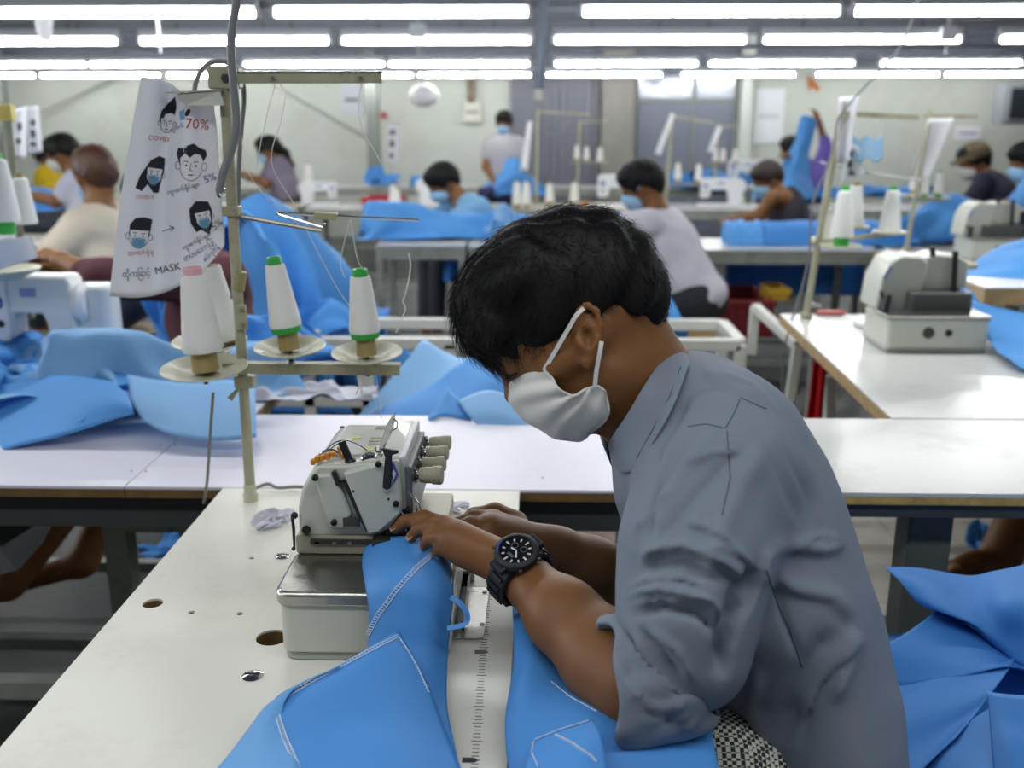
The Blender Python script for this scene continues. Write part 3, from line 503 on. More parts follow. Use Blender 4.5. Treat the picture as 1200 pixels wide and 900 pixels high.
_cl('wide', 0.0014427, (-0.7120, -0.7221, 0.0153), [
14,15,0,56,29,0,101,41,4,144,48,0,189,51,0,234,50,0,276,43,5,315,32,14,350,17,9,381,8,10,412,3,9,436,0,14,461,1,2,490,11,3,531,23,10,574,41,28,620,55,40,669,61,46,715,46,1,771,32,8,815,23,14,851,30,16,885,51,18,912,60,2,942,68,0,978,70,0,
15,40,7,55,52,2,100,62,1,147,72,1,191,81,0,232,88,2,270,85,4,304,73,4,337,59,3,366,48,1,398,45,5,429,40,4,459,43,1,493,52,1,535,64,9,571,80,39,612,94,48,659,101,38,703,88,2,755,73,5,798,57,2,834,56,2,867,73,7,901,91,3,932,97,16,966,107,23,
10,73,0,51,79,1,99,87,1,149,99,4,192,107,20,231,118,26,265,117,23,294,113,2,327,103,2,357,95,2,389,89,5,426,85,3,461,89,1,497,99,1,540,110,1,574,125,25,611,133,29,651,134,18,694,124,2,738,113,3,780,100,1,818,95,2,853,104,4,888,113,24,919,118,46,953,130,52,
3,110,0,47,113,0,98,122,4,150,132,21,192,138,50,231,146,57,260,154,34,289,152,6,322,145,1,352,138,7,387,133,8,428,132,2,467,137,1,506,146,7,547,157,0,582,167,13,615,170,13,649,166,5,687,157,2,724,146,17,765,136,16,804,129,4,839,129,14,876,137,33,911,149,43,946,153,31,
3,153,0,46,155,1,96,160,16,146,167,41,192,174,68,230,183,73,261,189,49,291,191,16,322,188,0,354,183,7,394,181,2,438,179,2,477,187,13,514,196,1,556,204,1,595,207,11,624,206,19,650,200,6,684,189,1,717,179,25,755,169,22,796,163,3,837,162,1,875,170,15,910,182,22,945,185,8,
1,195,0,44,196,4,92,198,16,144,204,30,191,212,56,230,219,68,260,225,50,288,230,15,325,232,1,360,231,4,401,230,5,447,232,1,492,236,4,530,245,5,571,249,4,604,247,19,630,242,19,651,234,4,683,223,1,715,214,24,753,206,19,796,202,1,837,203,5,874,207,9,912,215,1,948,226,0,
0,235,0,42,234,12,93,238,12,145,243,5,192,247,27,230,254,51,261,260,42,290,268,13,326,274,2,362,278,2,404,280,1,452,283,4,498,286,1,540,290,4,577,290,15,606,286,20,627,279,9,650,270,0,683,259,0,719,251,12,757,246,11,800,245,5,841,246,11,881,250,6,919,256,2,956,261,7,
3,277,3,42,273,22,93,275,5,144,278,10,191,281,9,229,287,36,261,294,34,292,304,11,326,313,1,361,320,1,402,324,0,451,327,0,498,329,2,539,329,11,574,325,19,602,320,14,625,312,3,650,304,0,683,295,0,722,289,2,763,287,4,806,288,5,849,289,1,891,293,1,931,297,0,968,297,0,
4,318,15,44,313,29,95,311,17,144,311,5,187,310,22,226,317,33,259,326,29,290,337,12,323,347,6,358,355,9,400,357,10,447,362,0,493,357,5,533,360,12,567,351,9,599,343,4,627,336,3,653,330,1,686,325,2,725,324,3,768,327,5,812,332,3,857,334,1,900,337,0,941,338,2,977,336,1,
7,358,13,49,352,18,96,347,20,144,344,21,186,344,26,222,347,22,254,356,14,287,369,11,320,377,20,357,386,27,399,387,26,446,378,24,491,381,8,532,381,3,566,370,0,603,364,3,635,359,12,662,355,11,692,353,8,731,356,2,775,364,8,820,371,17,864,376,7,907,377,2,947,375,5,984,370,7,
9,403,0,50,394,2,95,385,6,141,378,10,180,373,9,216,378,6,250,391,3,284,401,7,319,406,28,357,408,49,400,410,48,446,409,40,494,398,36,537,397,24,575,391,14,612,384,19,645,383,25,671,381,17,701,378,13,737,386,2,779,394,15,824,403,13,868,409,4,909,412,2,948,410,1,987,405,0,
12,451,0,51,440,0,93,428,1,135,417,2,174,412,4,210,418,1,245,430,3,281,437,1,323,436,19,361,434,47,402,426,43,448,428,43,497,425,36,543,421,32,584,413,29,621,408,31,655,405,30,682,403,24,713,398,15,741,412,5,783,419,3,827,427,1,868,438,2,907,443,7,943,439,12,978,428,18,
14,501,0,53,488,0,92,474,8,131,462,15,166,456,8,203,460,0,242,469,3,280,474,0,325,469,9,366,461,27,408,449,17,454,447,14,503,447,14,550,445,22,594,437,33,635,429,45,668,423,49,696,421,45,713,427,22,749,437,3,789,446,1,831,454,3,867,460,19,902,467,27,933,467,33,961,457,36,
15,549,0,55,536,2,89,520,22,127,508,27,164,501,16,199,504,0,241,510,1,283,512,1,329,504,1,373,492,7,416,484,2,461,482,0,510,478,0,559,473,7,606,465,23,646,457,38,678,451,45,706,450,49,724,453,24,755,465,0,794,477,4,834,486,8,867,492,29,899,502,26,928,505,14,953,500,11,
21,591,0,55,580,7,92,568,18,131,558,18,165,549,4,205,550,2,246,550,5,287,549,7,332,540,9,374,525,12,419,522,9,463,520,2,512,516,1,561,511,1,606,502,8,646,492,18,678,487,29,706,487,37,721,490,12,761,502,3,799,513,1,835,524,14,865,531,27,898,543,15,928,551,3,954,548,9,
25,615,17,60,616,15,102,615,4,143,609,2,180,599,13,216,594,12,253,590,17,291,581,23,329,573,15,369,568,2,411,564,12,457,563,13,503,561,10,547,557,1,591,549,1,630,540,5,665,534,14,696,533,21,722,536,4,760,546,1,796,556,7,828,566,23,862,577,22,893,588,5,927,596,0,954,592,8,
20,639,13,64,646,20,110,651,7,152,647,9,191,639,11,229,632,0,260,620,9,296,613,12,326,611,8,363,611,0,403,606,14,447,607,27,488,609,9,530,606,0,571,599,0,611,589,0,647,583,3,681,582,8,715,586,3,752,595,5,789,605,12,825,618,12,858,628,8,891,639,3,924,643,1,955,633,10,
27,664,9,68,672,17,112,677,21,155,678,24,195,673,16,232,662,6,262,646,4,296,645,9,325,641,12,359,645,10,400,648,4,440,653,32,480,656,19,513,654,1,553,646,0,591,638,1,628,632,0,665,632,1,703,637,3,742,646,5,783,656,4,824,669,0,859,681,6,893,687,8,924,688,3,955,674,16,
31,691,14,72,701,21,113,702,15,155,706,28,198,703,29,235,694,12,269,680,5,300,675,10,325,671,7,355,677,8,393,687,2,426,693,24,465,698,18,497,697,2,533,689,4,572,681,1,610,677,1,649,677,1,692,684,1,731,694,4,770,705,10,813,717,2,855,725,7,891,729,1,926,727,9,958,712,32,
28,715,20,68,721,7,109,725,3,152,733,21,196,736,39,235,729,41,271,717,36,303,708,35,333,703,19,361,705,3,395,716,4,423,731,21,460,736,19,488,736,3,524,731,1,565,726,10,602,724,8,641,724,2,683,730,1,725,740,1,761,751,12,800,761,21,846,766,13,886,766,19,924,762,30,966,750,34,
24,739,22,60,746,8,98,754,14,144,769,32,191,780,45,233,774,52,271,760,52,307,750,49,342,743,36,370,746,10,405,755,9,443,769,30,477,778,35,503,780,18,538,779,18,577,777,35,613,773,35,643,774,11,683,777,0,725,783,0,762,791,8,799,798,19,846,799,18,888,796,17,928,791,17,970,777,10,
16,763,1,49,775,6,90,792,15,139,809,22,185,815,29,229,811,38,270,796,38,309,789,42,348,788,44,384,793,34,420,803,37,461,820,49,497,829,48,526,826,36,559,826,40,595,825,58,625,824,45,647,821,11,687,821,2,728,822,1,767,825,4,805,824,4,848,822,1,889,821,1,930,817,0,973,809,0,
3,798,1,42,812,2,88,829,1,135,840,2,180,841,2,224,837,7,267,827,15,309,822,22,349,823,30,388,830,33,428,842,37,471,859,48,507,866,45,539,865,31,568,869,46,603,870,57,626,868,33,649,863,4,689,859,1,728,856,2,765,854,1,803,851,1,842,849,1,882,851,0,925,849,0,971,844,0,
5,847,0,45,859,1,90,872,0,134,880,0,178,881,0,222,876,1,266,866,4,308,858,9,349,855,12,390,857,10,431,864,9,474,875,14,511,891,12,545,905,9,572,913,34,602,914,45,629,909,24,652,903,0,689,895,0,724,888,6,758,883,9,793,881,3,831,880,0,872,881,0,916,882,0,964,882,0,
13,901,0,54,908,0,98,915,3,141,920,1,183,921,2,225,917,1,267,907,0,307,896,1,347,890,1,389,890,1,430,896,1,469,908,9,504,932,1,542,954,0,584,953,13,615,945,55,641,946,30,657,945,2,691,934,0,720,923,10,748,914,16,781,911,15,818,911,5,862,913,1,909,916,1,957,921,0,
24,949,0,68,953,1,111,955,6,155,958,0,194,958,8,231,954,0,271,944,0,308,934,0,345,928,0,386,927,3,427,930,12,460,946,18,494,977,2,535,999,6,585,996,3,613,981,61,641,983,35,661,984,5,693,974,1,718,958,8,739,942,0,773,938,1,815,942,1,862,948,0,910,953,0,957,958,7])
_cl('tent', 0.0012884, (-0.6437, -0.5653, 0.0147), [
0,184,1,22,150,1,56,122,1,95,98,1,135,95,0,137,132,3,166,119,6,200,95,1,233,67,1,275,50,1,331,49,2,387,51,5,435,48,6,480,42,7,527,35,8,570,38,13,610,40,18,651,42,9,699,38,1,750,28,1,784,14,9,811,1,1,845,0,1,882,9,6,924,16,2,969,22,1,
33,214,2,50,173,4,78,140,2,111,115,7,142,99,21,149,135,18,174,145,2,216,130,2,256,112,2,297,97,4,349,93,2,397,89,17,442,83,4,488,74,8,532,69,17,568,73,4,606,72,9,648,75,19,699,72,9,745,62,3,779,48,2,809,37,2,843,36,3,880,41,1,920,49,3,963,57,15,
58,237,9,78,195,2,104,159,4,129,134,21,151,114,45,173,138,32,185,173,10,234,168,3,278,158,2,318,143,10,360,131,16,404,125,17,450,114,5,493,101,19,533,97,13,572,105,4,611,102,1,658,104,10,706,103,19,747,92,14,776,78,8,805,70,1,838,68,2,875,74,4,909,73,28,951,89,37,
85,257,2,105,217,4,122,182,22,137,155,47,157,136,70,183,160,54,208,196,28,249,207,3,292,198,10,331,184,16,368,167,1,413,156,11,461,143,13,505,121,19,545,130,21,589,139,9,631,140,5,675,139,8,715,134,16,748,122,15,776,109,13,802,102,2,835,101,2,867,101,17,899,96,48,941,111,56,
100,274,24,89,237,40,94,201,60,117,172,81,160,165,94,204,177,81,235,208,56,262,237,30,301,239,12,340,224,3,380,206,2,428,190,10,477,165,33,520,139,58,574,143,54,620,152,39,658,169,28,694,171,24,723,164,16,752,155,11,779,145,7,806,136,4,837,135,8,861,131,32,889,126,63,932,134,76,
95,291,57,69,258,75,69,224,98,102,202,115,158,203,114,214,200,114,252,219,96,275,249,77,310,257,59,349,247,47,388,227,43,430,198,54,480,171,76,536,171,75,586,179,54,630,180,58,669,175,58,703,170,55,731,181,40,761,192,26,789,187,22,815,176,19,845,173,22,874,172,39,887,166,76,922,160,100,
91,313,88,63,280,108,62,248,133,97,230,148,154,236,143,212,233,145,258,238,141,289,258,127,320,272,114,357,256,103,388,225,97,425,199,94,481,203,86,536,208,69,588,212,62,636,208,68,672,193,80,700,193,75,726,215,55,764,227,53,794,226,49,821,217,44,852,214,44,887,213,51,895,207,86,915,193,125,
94,342,121,81,305,142,79,275,165,107,258,178,156,263,176,212,266,177,259,269,178,299,274,175,334,285,165,364,258,159,400,236,144,433,240,112,481,242,91,533,244,81,585,238,86,629,226,96,662,217,102,687,227,88,725,237,89,762,241,93,793,245,90,823,244,84,857,244,82,895,246,81,916,234,100,913,231,145,
91,364,159,99,330,175,98,301,197,121,283,210,164,283,212,217,286,215,265,290,218,306,292,219,348,290,217,385,285,200,417,281,170,449,282,137,492,279,115,539,271,109,582,254,122,623,249,124,655,244,126,687,244,126,723,242,132,757,246,135,789,249,134,824,251,131,862,255,130,904,257,129,926,265,111,929,270,157,
86,376,196,101,348,209,112,322,227,134,306,238,176,308,235,228,314,236,273,319,244,315,324,242,360,327,236,402,328,223,437,321,200,474,309,176,515,299,157,555,299,140,590,287,146,621,280,145,651,278,142,686,278,145,720,279,141,748,281,155,782,281,160,820,281,159,863,284,165,904,294,151,926,308,119,953,308,161,
87,386,228,99,358,241,119,339,254,150,331,256,188,340,239,236,347,240,278,355,246,321,363,234,372,374,234,420,374,235,458,359,219,493,344,199,530,335,178,563,333,158,594,320,169,623,316,161,647,318,145,681,318,149,713,319,142,746,318,143,778,321,156,816,323,159,858,324,164,896,336,157,933,350,130,973,348,171,
104,381,213,116,363,230,141,354,240,169,360,248,202,371,247,241,381,240,283,391,239,329,403,234,382,414,233,430,415,227,456,398,197,486,376,175,528,372,173,564,365,168,592,349,158,621,351,164,648,352,158,673,356,149,701,358,146,735,357,141,772,356,148,814,355,152,855,359,148,903,377,155,947,390,149,984,388,181,
109,409,240,131,404,247,154,401,240,180,403,236,211,409,239,247,418,239,289,428,237,335,438,241,382,443,234,426,442,210,460,429,186,486,406,161,520,390,147,557,385,144,590,382,146,619,382,152,645,387,153,668,392,153,692,397,154,722,399,146,761,397,142,805,394,141,851,401,147,899,418,148,942,422,177,986,422,174,
117,446,238,140,443,237,164,444,245,189,444,247,219,450,246,254,458,237,294,466,236,339,472,237,378,471,224,414,463,193,450,452,170,480,432,148,516,417,132,552,416,139,586,418,153,616,422,146,642,426,144,664,428,157,691,435,164,719,440,164,756,440,153,801,438,146,847,443,145,893,451,165,941,457,182,981,451,161,
125,492,244,150,488,235,176,488,236,198,490,249,226,494,239,259,500,235,299,505,236,343,508,234,377,503,216,410,493,187,442,480,161,474,464,141,511,451,126,549,442,122,584,449,142,612,460,146,638,462,150,661,466,148,690,475,163,721,480,165,757,481,160,801,479,152,845,481,149,892,485,161,939,487,168,976,478,147,
125,531,245,151,539,245,175,541,239,201,539,238,230,540,237,264,543,239,304,547,235,349,547,232,378,540,208,405,526,178,439,514,160,472,495,155,508,477,147,544,474,129,576,482,125,598,497,147,629,502,147,659,509,144,692,508,141,723,515,143,759,518,140,802,518,136,849,517,132,892,516,131,933,506,130,972,508,125,
116,558,206,143,567,211,171,567,211,203,568,210,234,565,209,269,560,203,309,558,195,346,565,199,381,561,191,405,561,174,439,546,166,469,528,153,492,502,131,524,494,110,555,512,105,585,521,113,621,521,108,657,525,104,692,528,101,726,531,100,763,533,98,805,534,96,851,524,88,891,519,85,928,511,86,968,526,93,
107,572,163,141,577,168,170,568,167,201,561,165,234,558,164,270,571,161,306,586,166,342,593,173,364,567,158,397,569,148,426,571,139,450,552,125,472,527,100,504,513,74,541,523,67,574,540,71,612,534,63,652,534,56,692,536,51,730,535,49,769,536,49,811,541,48,853,527,43,893,518,42,933,522,46,971,539,56,
93,572,118,130,575,123,161,564,125,194,556,126,226,581,132,261,605,142,299,617,146,336,613,139,351,585,121,380,569,110,410,569,104,422,566,93,448,554,71,483,547,48,522,548,31,562,557,26,603,561,21,647,559,10,691,560,5,733,558,3,775,556,2,817,556,2,859,555,3,898,552,6,940,553,10,979,558,15,
77,552,79,113,562,80,146,558,84,185,557,85,224,578,93,258,609,105,293,632,110,330,632,102,346,607,83,367,595,81,389,603,100,406,601,78,428,597,57,462,594,36,504,593,17,548,597,4,594,603,2,644,607,1,693,609,6,739,609,1,781,606,8,821,605,4,863,605,2,905,604,2,945,604,1,983,606,1,
66,536,50,101,541,50,132,556,48,172,559,46,215,577,50,259,602,62,290,633,67,324,647,62,348,632,47,371,634,59,388,650,91,415,652,89,430,650,66,451,646,35,491,644,12,537,647,2,586,654,1,639,658,1,693,658,1,741,655,12,783,648,18,826,652,10,869,654,4,911,654,4,949,654,1,987,657,1,
60,523,27,94,534,22,125,552,18,163,565,12,204,588,14,247,615,27,287,636,27,319,654,21,351,661,16,378,675,37,394,696,72,416,703,84,435,700,65,456,696,36,484,693,1,532,698,2,582,704,1,636,708,1,692,708,4,740,700,8,786,693,3,832,697,2,877,701,10,917,700,2,954,699,1,992,704,1,
56,526,3,86,546,2,117,565,1,151,589,0,191,613,1,235,639,4,274,665,14,309,682,1,342,699,2,376,714,12,398,731,36,409,745,51,425,739,32,449,737,11,489,740,1,534,743,5,583,748,4,638,752,3,693,753,3,743,749,1,790,745,3,836,745,9,880,744,4,921,742,1,958,741,1,995,747,1,
41,551,1,72,571,1,103,592,1,137,616,1,174,642,1,215,670,1,257,697,3,294,720,1,327,739,1,358,754,5,386,765,5,404,776,10,426,779,11,453,779,3,491,781,4,536,783,4,585,787,2,639,791,4,694,797,1,744,797,2,790,792,3,836,786,3,880,781,1,921,777,1,960,777,1,997,782,1,
25,576,1,56,596,5,88,619,2,120,645,3,153,673,1,188,702,1,232,730,1,276,756,2,311,776,3,340,791,4,366,801,6,393,808,8,421,813,2,455,816,1,493,819,1,538,821,2,587,824,4,639,830,1,693,838,1,742,839,1,787,833,1,831,823,1,875,813,2,918,809,1,960,809,1,999,813,3,
10,605,1,40,626,1,71,650,1,101,676,9,130,705,1,162,735,3,208,763,6,258,792,1,296,814,1,326,827,4,354,835,3,385,841,2,420,847,1,457,850,1,497,853,1,542,857,1,590,862,1,640,869,1,691,877,1,736,877,1,779,869,1,823,858,1,867,847,1,913,841,1,957,840,1,999,840,1])
def cloth(name, shape, loc, rz=0, sc=1, material=None, label='', cat='fabric', group=None, squash=(1, 1, 1), sub=2, flipy=False):
    a = CLOTH[shape].reshape(-1, 3) * sc * np.array(squash)
    if flipy: a = a * np.array((1, -1, 1))
    c, s_ = math.cos(rz), math.sin(rz)
    V = np.stack([a[:, 0] * c - a[:, 1] * s_, a[:, 0] * s_ + a[:, 1] * c, a[:, 2]], 1) + np.array(loc)
    F = [(j * 26 + i, j * 26 + i + 1, (j + 1) * 26 + i + 1, (j + 1) * 26 + i) for j in range(25) for i in range(25)]
    o = mkobj(name, V, F, material or BLUE, None, smooth=True, sharp=0, solid=.0015, sub=sub, org=loc)
    return tag(o, label, cat, group)
from mathutils.bvhtree import BVHTree
_BV = {}
def hit(o, px, py, off=.0015, Dd=None):
    """the point where the surface of an object lies under a pixel, lifted a little"""
    if o.name not in _BV:
        p = wloc(o); _BV[o.name] = BVHTree.FromPolygons([v.co + p for v in o.data.vertices], [tuple(f.vertices) for f in o.data.polygons])
    r = ray(px, py).normalized(); h = _BV[o.name].ray_cast(CAM, r)
    if h[0] is None: return P(px, py, Dd) if Dd else None
    n = h[1] if h[1].dot(r) < 0 else -h[1]
    return h[0] + n * off
def resample(pts, step):
    pts = [p for p in pts if p is not None]; out = [pts[0].copy()]; acc = 0
    for a, b in zip(pts, pts[1:]):
        L = (b - a).length
        if L < 1e-9: continue
        t = step - acc
        while t <= L: out.append(a.lerp(b, t / L)); t += step
        acc = (acc + L) % step
    return out
def stitch(name, o, pix, m, parent, w=.004, step=.0035, cord=.0006, off=.0018, zig=True):
    """overlock seam that follows the cloth: edge cord and cross threads"""
    pp = []
    for a, b in zip(pix, pix[1:]):
        for i in range(14):
            pp.append(hit(o, a[0] + (b[0] - a[0]) * i / 14, a[1] + (b[1] - a[1]) * i / 14, off))
    pp.append(hit(o, *pix[-1], off)); pp = [p for p in pp if p is not None]
    if len(pp) < 3: return None
    q = resample(pp, step)
    if len(q) < 3: return None
    mb = MB(); mb.tube(q, cord, 5)
    nrm = (CAM - q[0]).normalized()
    if zig:
        for a, b in zip(q, q[1:]):
            d = (b - a).normalized(); s = d.cross(nrm).normalized()
            mb.bar(a - s * w * .1, (a + b) / 2 + s * w, .0007, .0005)
        mb.tube([a + ((b - a).normalized().cross(nrm)).normalized() * w for a, b in zip(q, q[1:])], cord * .8, 5)
    return mb.build(name, m, parent)
# ------------------------------------------------------------------ the setting
WALL = mat('pale_green_wall', (198, 204, 196), .7, var=.04, vscale=1.5, dirt=(184, 188, 176), dscale=1.2)
CEIL = mat('slate_ceiling_sheet', (92, 98, 112), .5, var=.08, vscale=2)
BEAM = mat('ceiling_beam_paint', (122, 128, 138), .45, var=.06)
SHUT = mat('slate_shutter', (108, 111, 122), .5, var=.08, vscale=3)
SHUTP = mat('slate_door_panel', (112, 118, 134), .4, var=.05, vscale=2)
PILLAR = mat('bare_concrete_pillar', (132, 130, 124), .8, var=.08, vscale=4)
GREYPAINT = mat('grey_green_post_paint', (128, 134, 128), .5, var=.06)
XL, XR, YB, YF, ZC = -7.0, 7.4, 12.3, -1.2, 2.5
def Xat(px, Y, z):
    u = (px - 600) / FPX; Rv = _Rc @ Vector((1, 0, 0)); Fv = _Rc @ Vector((0, 0, -1)); dz = z - CAM.z
    return (u * (Y * Fv.y + dz * Fv.z) - Y * Rv.y) / (Rv.x - u * Fv.x)
def st(name, mb, m, **k):
    o = mb.build(name, m, **k); o['kind'] = 'structure'; return o
st('floor', MB().box(XL, XR, YF, YB, -.1, 0), CONC)
ceil = st('ceiling', MB().box(XL, XR, YF, YB, ZC, ZC + .08), CEIL)
st('wall_back', MB().box(XL, XR, YB, YB + .15, 0, ZC), WALL)
st('wall_left', MB().box(XL - .15, XL, YF, YB, 0, ZC), WALL)
st('wall_right', MB().box(XR, XR + .15, YF, YB, 0, ZC), WALL)
st('trim_header', MB().box(XL, XR, YB - .12, YB, 2.02, ZC), CEIL)
for i in range(10):                                    # cross beams under the ceiling sheet
    y = 4.2 + i * .85
    MB().box(XL, XR, y, y + .09, ZC - .14, ZC).build('ceiling_beam', BEAM, ceil)
for i in range(8):
    x = XL + .6 + i * 1.9
    MB().box(x, x + .06, YF, YB, ZC - .05, ZC - .002).build('ceiling_batten', BEAM, ceil)
# slate roller shutter, pillar and panelled door in the back wall
yb = YB - .02
sx0, sx1 = Xat(598, yb, 1.6), Xat(703, yb, 1.6)
sh = st('door_1', MB().box(sx0, sx1, yb - .03, yb, 0, 2.0), SHUT)
n = 11
for i in range(n):
    a = sx0 + (sx1 - sx0) * i / n; b = sx0 + (sx1 - sx0) * (i + 1) / n
    MB().box(a + .012, b - .012, yb - .055, yb - .03, .02, 2.0).build('shutter_slat', SHUT, sh)
px0, px1 = Xat(704, yb, 1.6), Xat(742, yb, 1.6)
st('trim_pillar', MB().box(px0, px1, yb - .25, yb, 0, 2.3), PILLAR, bevel=.01)
dx0, dx1 = Xat(745, yb, 1.6), Xat(862, yb, 1.6)
dr = st('door_2', MB().box(dx0, dx1, yb - .03, yb, 0, 2.05), GREYPAINT)
for i in range(2):
    a = dx0 + (dx1 - dx0) * (i * .58 + .02); b = dx0 + (dx1 - dx0) * (.56 if i == 0 else .98)
    MB().box(a, b, yb - .05, yb - .03, .03, 1.62).build('door_panel', SHUTP, dr, bevel=.008)
    MB().box(a, b, yb - .05, yb - .03, 1.66, 2.03).build('door_pane', mat('dull_pane', (150, 156, 168), .15, metal=.2, var=.2, vscale=2), dr, bevel=.005)
cx = Xat(875, yb - .2, 1.6)
st('trim_column', MB().box(cx - .07, cx + .07, yb - .22, yb - .02, 0, 2.45), mat('white_column_paint', (200, 206, 200), .5), bevel=.008)
c2 = Xat(436, 11.6, 1.6)
st('trim_post', MB().box(c2 - .07, c2 + .07, 11.55, 11.7, 0, 2.45), GREYPAINT, bevel=.006)
p0, p1 = Py(320, 100, 11.62), Py(434, 164, 11.62)
br = MB().bar(p0, p1, .05, .05).build('diagonal_brace', GREYPAINT); br['kind'] = 'structure'; br.name = 'trim_brace'
p0, p1 = Py(48, 132, 12.2), Py(135, 92, 12.2)
br = MB().bar(p0, p1, .025, .02).build('trim_conduit', GREYPAINT); br['kind'] = 'structure'
for (xa, name) in ((-14, 'trim_pipe'),):
    x = Xat(xa + 14, 11.9, 1.6); st(name, MB().cyl((x, 11.9, 0), (x, 11.9, 2.4), .09), GREYPAINT, smooth=True)
p0, p1 = Py(640, -5, 6.0), Py(632, 105, 6.0)
dp = thing('ceiling_drop_pole', p0, 'dark blue-grey pole dropping from the ceiling between two light rows above the centre', 'pole')
MB().cyl(Vector((p0.x, p0.y, ZC)), p1, .036, .022, 10).build('pole', mat('blue_grey_paint', (84, 96, 116), .4), dp, smooth=True)
MB().cyl(p1, p1 + Vector((0, 0, -.06)), .03, .03, 10).build('end_socket', STEEL, dp, smooth=True)
# pale tiles laid along the aisle under the cross table
TILE = mat('pale_floor_tile', (176, 172, 160), .5, var=.1, vscale=6, dirt=(150, 146, 132), dscale=5)
fl = bpy.data.objects['floor']
tm = None
for (x0, y0, nx, ny) in ((.62, 1.75, 4, 8),):
    for i in range(nx):
        for j in range(ny):
            a, b = x0 + i * .303, y0 + j * .303
            if tm is None:
                o = MB().box(a, a + .3, b, b + .3, 0, .006).build('floor_tile', TILE, fl); tm = o.data; ta, tb = a, b
            else:
                o = bpy.data.objects.new('floor_tile', tm); COL.objects.link(o); o.parent = fl
                o.location = (a - ta, b - tb, 0)

# ------------------------------------------------------------------ fluorescent lights
TUBE = mat('lit_tube', (252, 252, 250), emit=34)
HOUS = mat('light_housing', (196, 200, 206), .4)
def tube_light(Y, pa, pb, label, z=1.89, dy=0):
    xa, xb = Xat(pa, Y, z), Xat(pb, Y, z)
    m = Vector(((xa + xb) / 2, Y, z + .05))
    t = thing('fluorescent_light', m, label, 'light', 'fluorescent tube lights over the sewing lines')
    o = MB().cyl((xa + .02, Y, z), (xb - .02, Y + dy, z), .016, n=10, caps=True).build('lit_tube', TUBE, t, smooth=True)
    # a channel with sloped sides, end sockets below
    h = MB()
    for (a, b) in ((xa, xb),):
        h.add([(a, Y - .03, z + .028), (a, Y + .03, z + .028), (a, Y + .02, z + .075), (a, Y - .02, z + .075),
               (b, Y - .03 + dy, z + .028), (b, Y + .03 + dy, z + .028), (b, Y + .02 + dy, z + .075), (b, Y - .02 + dy, z + .075)],
              [(0, 1, 2, 3), (7, 6, 5, 4), (0, 4, 5, 1), (1, 5, 6, 2), (2, 6, 7, 3), (3, 7, 4, 0)])
    h.build('housing', HOUS, t)
    for x in (xa, xb): MB().box(x - .012, x + .012, Y - .02 + (dy if x == xb else 0), Y + .02 + (dy if x == xb else 0), z - .02, z + .03).build('tube_socket', HOUS, t, bevel=.004)
    for f in (.2, .8):
        x = xa + (xb - xa) * f
        MB().cyl((x, Y + dy * f, z + .07), (x, Y + dy * f, z + .13), .006, n=6).build('hanger_rod', DKSTEEL, t)
    return t
ROWS = [(5.06, 'nearest row', [(-12, 302), (320, 622), (680, 985), (999, 1300)]),
        (6.73, 'second row', [(-90, 139), (164, 387), (400, 624), (648, 875), (893, 1126), (1170, 1398)]),
        (9.27, 'third row', [(-62, 102), (105, 265), (286, 451), (455, 621), (649, 818), (830, 1001), (1031, 1197)]),
        (11.35, 'farthest row', [(-90, 42), (48, 188), (196, 330), (350, 484), (490, 623), (640, 776), (798, 932), (956, 1100), (1107, 1240)])]
NTH = ['leftmost', 'second from left', 'third from left', 'fourth from left', 'fifth from left', 'sixth from left', 'seventh from left', 'eighth from left', 'rightmost']
for Y, rn, segs in ROWS:
    for i, (a, b) in enumerate(segs):
        w = 'rightmost' if i == len(segs) - 1 else NTH[i]
        tube_light(Y, a, b, f'lit white tube light, {w} in the {rn} of ceiling lights', dy=0)
    r = MB().box(XL + .3, XR - .3, Y - .035, Y + .035, 1.89 + .125, 1.89 + .165).build('trim_light_rail', BEAM); r['kind'] = 'structure'
    r.parent = None
    for x in np.linspace(XL + 1, XR - 1, 8):
        MB().cyl((x, Y, 2.05), (x, Y, ZC), .008, n=6).build('rail_rod', DKSTEEL, r)
# the rows of tubes over and behind the camera
area('tube_row_light', (0, 2.9, 2.15), (0, 0, 0), 9, .2, 60, (.95, .98, 1))
area('tube_row_light', (-1.2, .4, 2.25), (0, 0, 0), 7, .2, 30, (.95, .98, 1))
# ------------------------------------------------------------------ tables
def leg_frame(parent, pts, m, w=.04):
    for (x, y, zt) in pts:
        MB().box(x - w / 2, x + w / 2, y - w / 2, y + w / 2, 0.0, zt).build('leg', m, parent, bevel=.003)
# --- the machine table in front: white top, its right edge beside the worker
E1, E2 = Pz(609, 575, .75), Pz(597.7, 900, .75)
L1, L2 = Pz(264, 569, .75), Pz(0, 865, .75)
yf = E1.y; xr = E1.x; xl = L1.x
TX0, TX1, TY0, TY1, TZ = xl, xr, .22, yf, .75
def lam_table_top(name, parent, x0, x1, y0, y1, z, th, top, edge):
    MB().box(x0, x1, y0, y1, z - .004, z).build(name, top, parent)
    MB().box(x0 + .001, x1 - .001, y0 + .001, y1 - .001, z - th, z - .004).build('edge_band', edge, parent)
mt = thing('machine_table', ((TX0 + TX1) / 2, (TY0 + TY1) / 2, 0), 'cream-white sewing table in the foreground carrying the overlock machine', 'table')
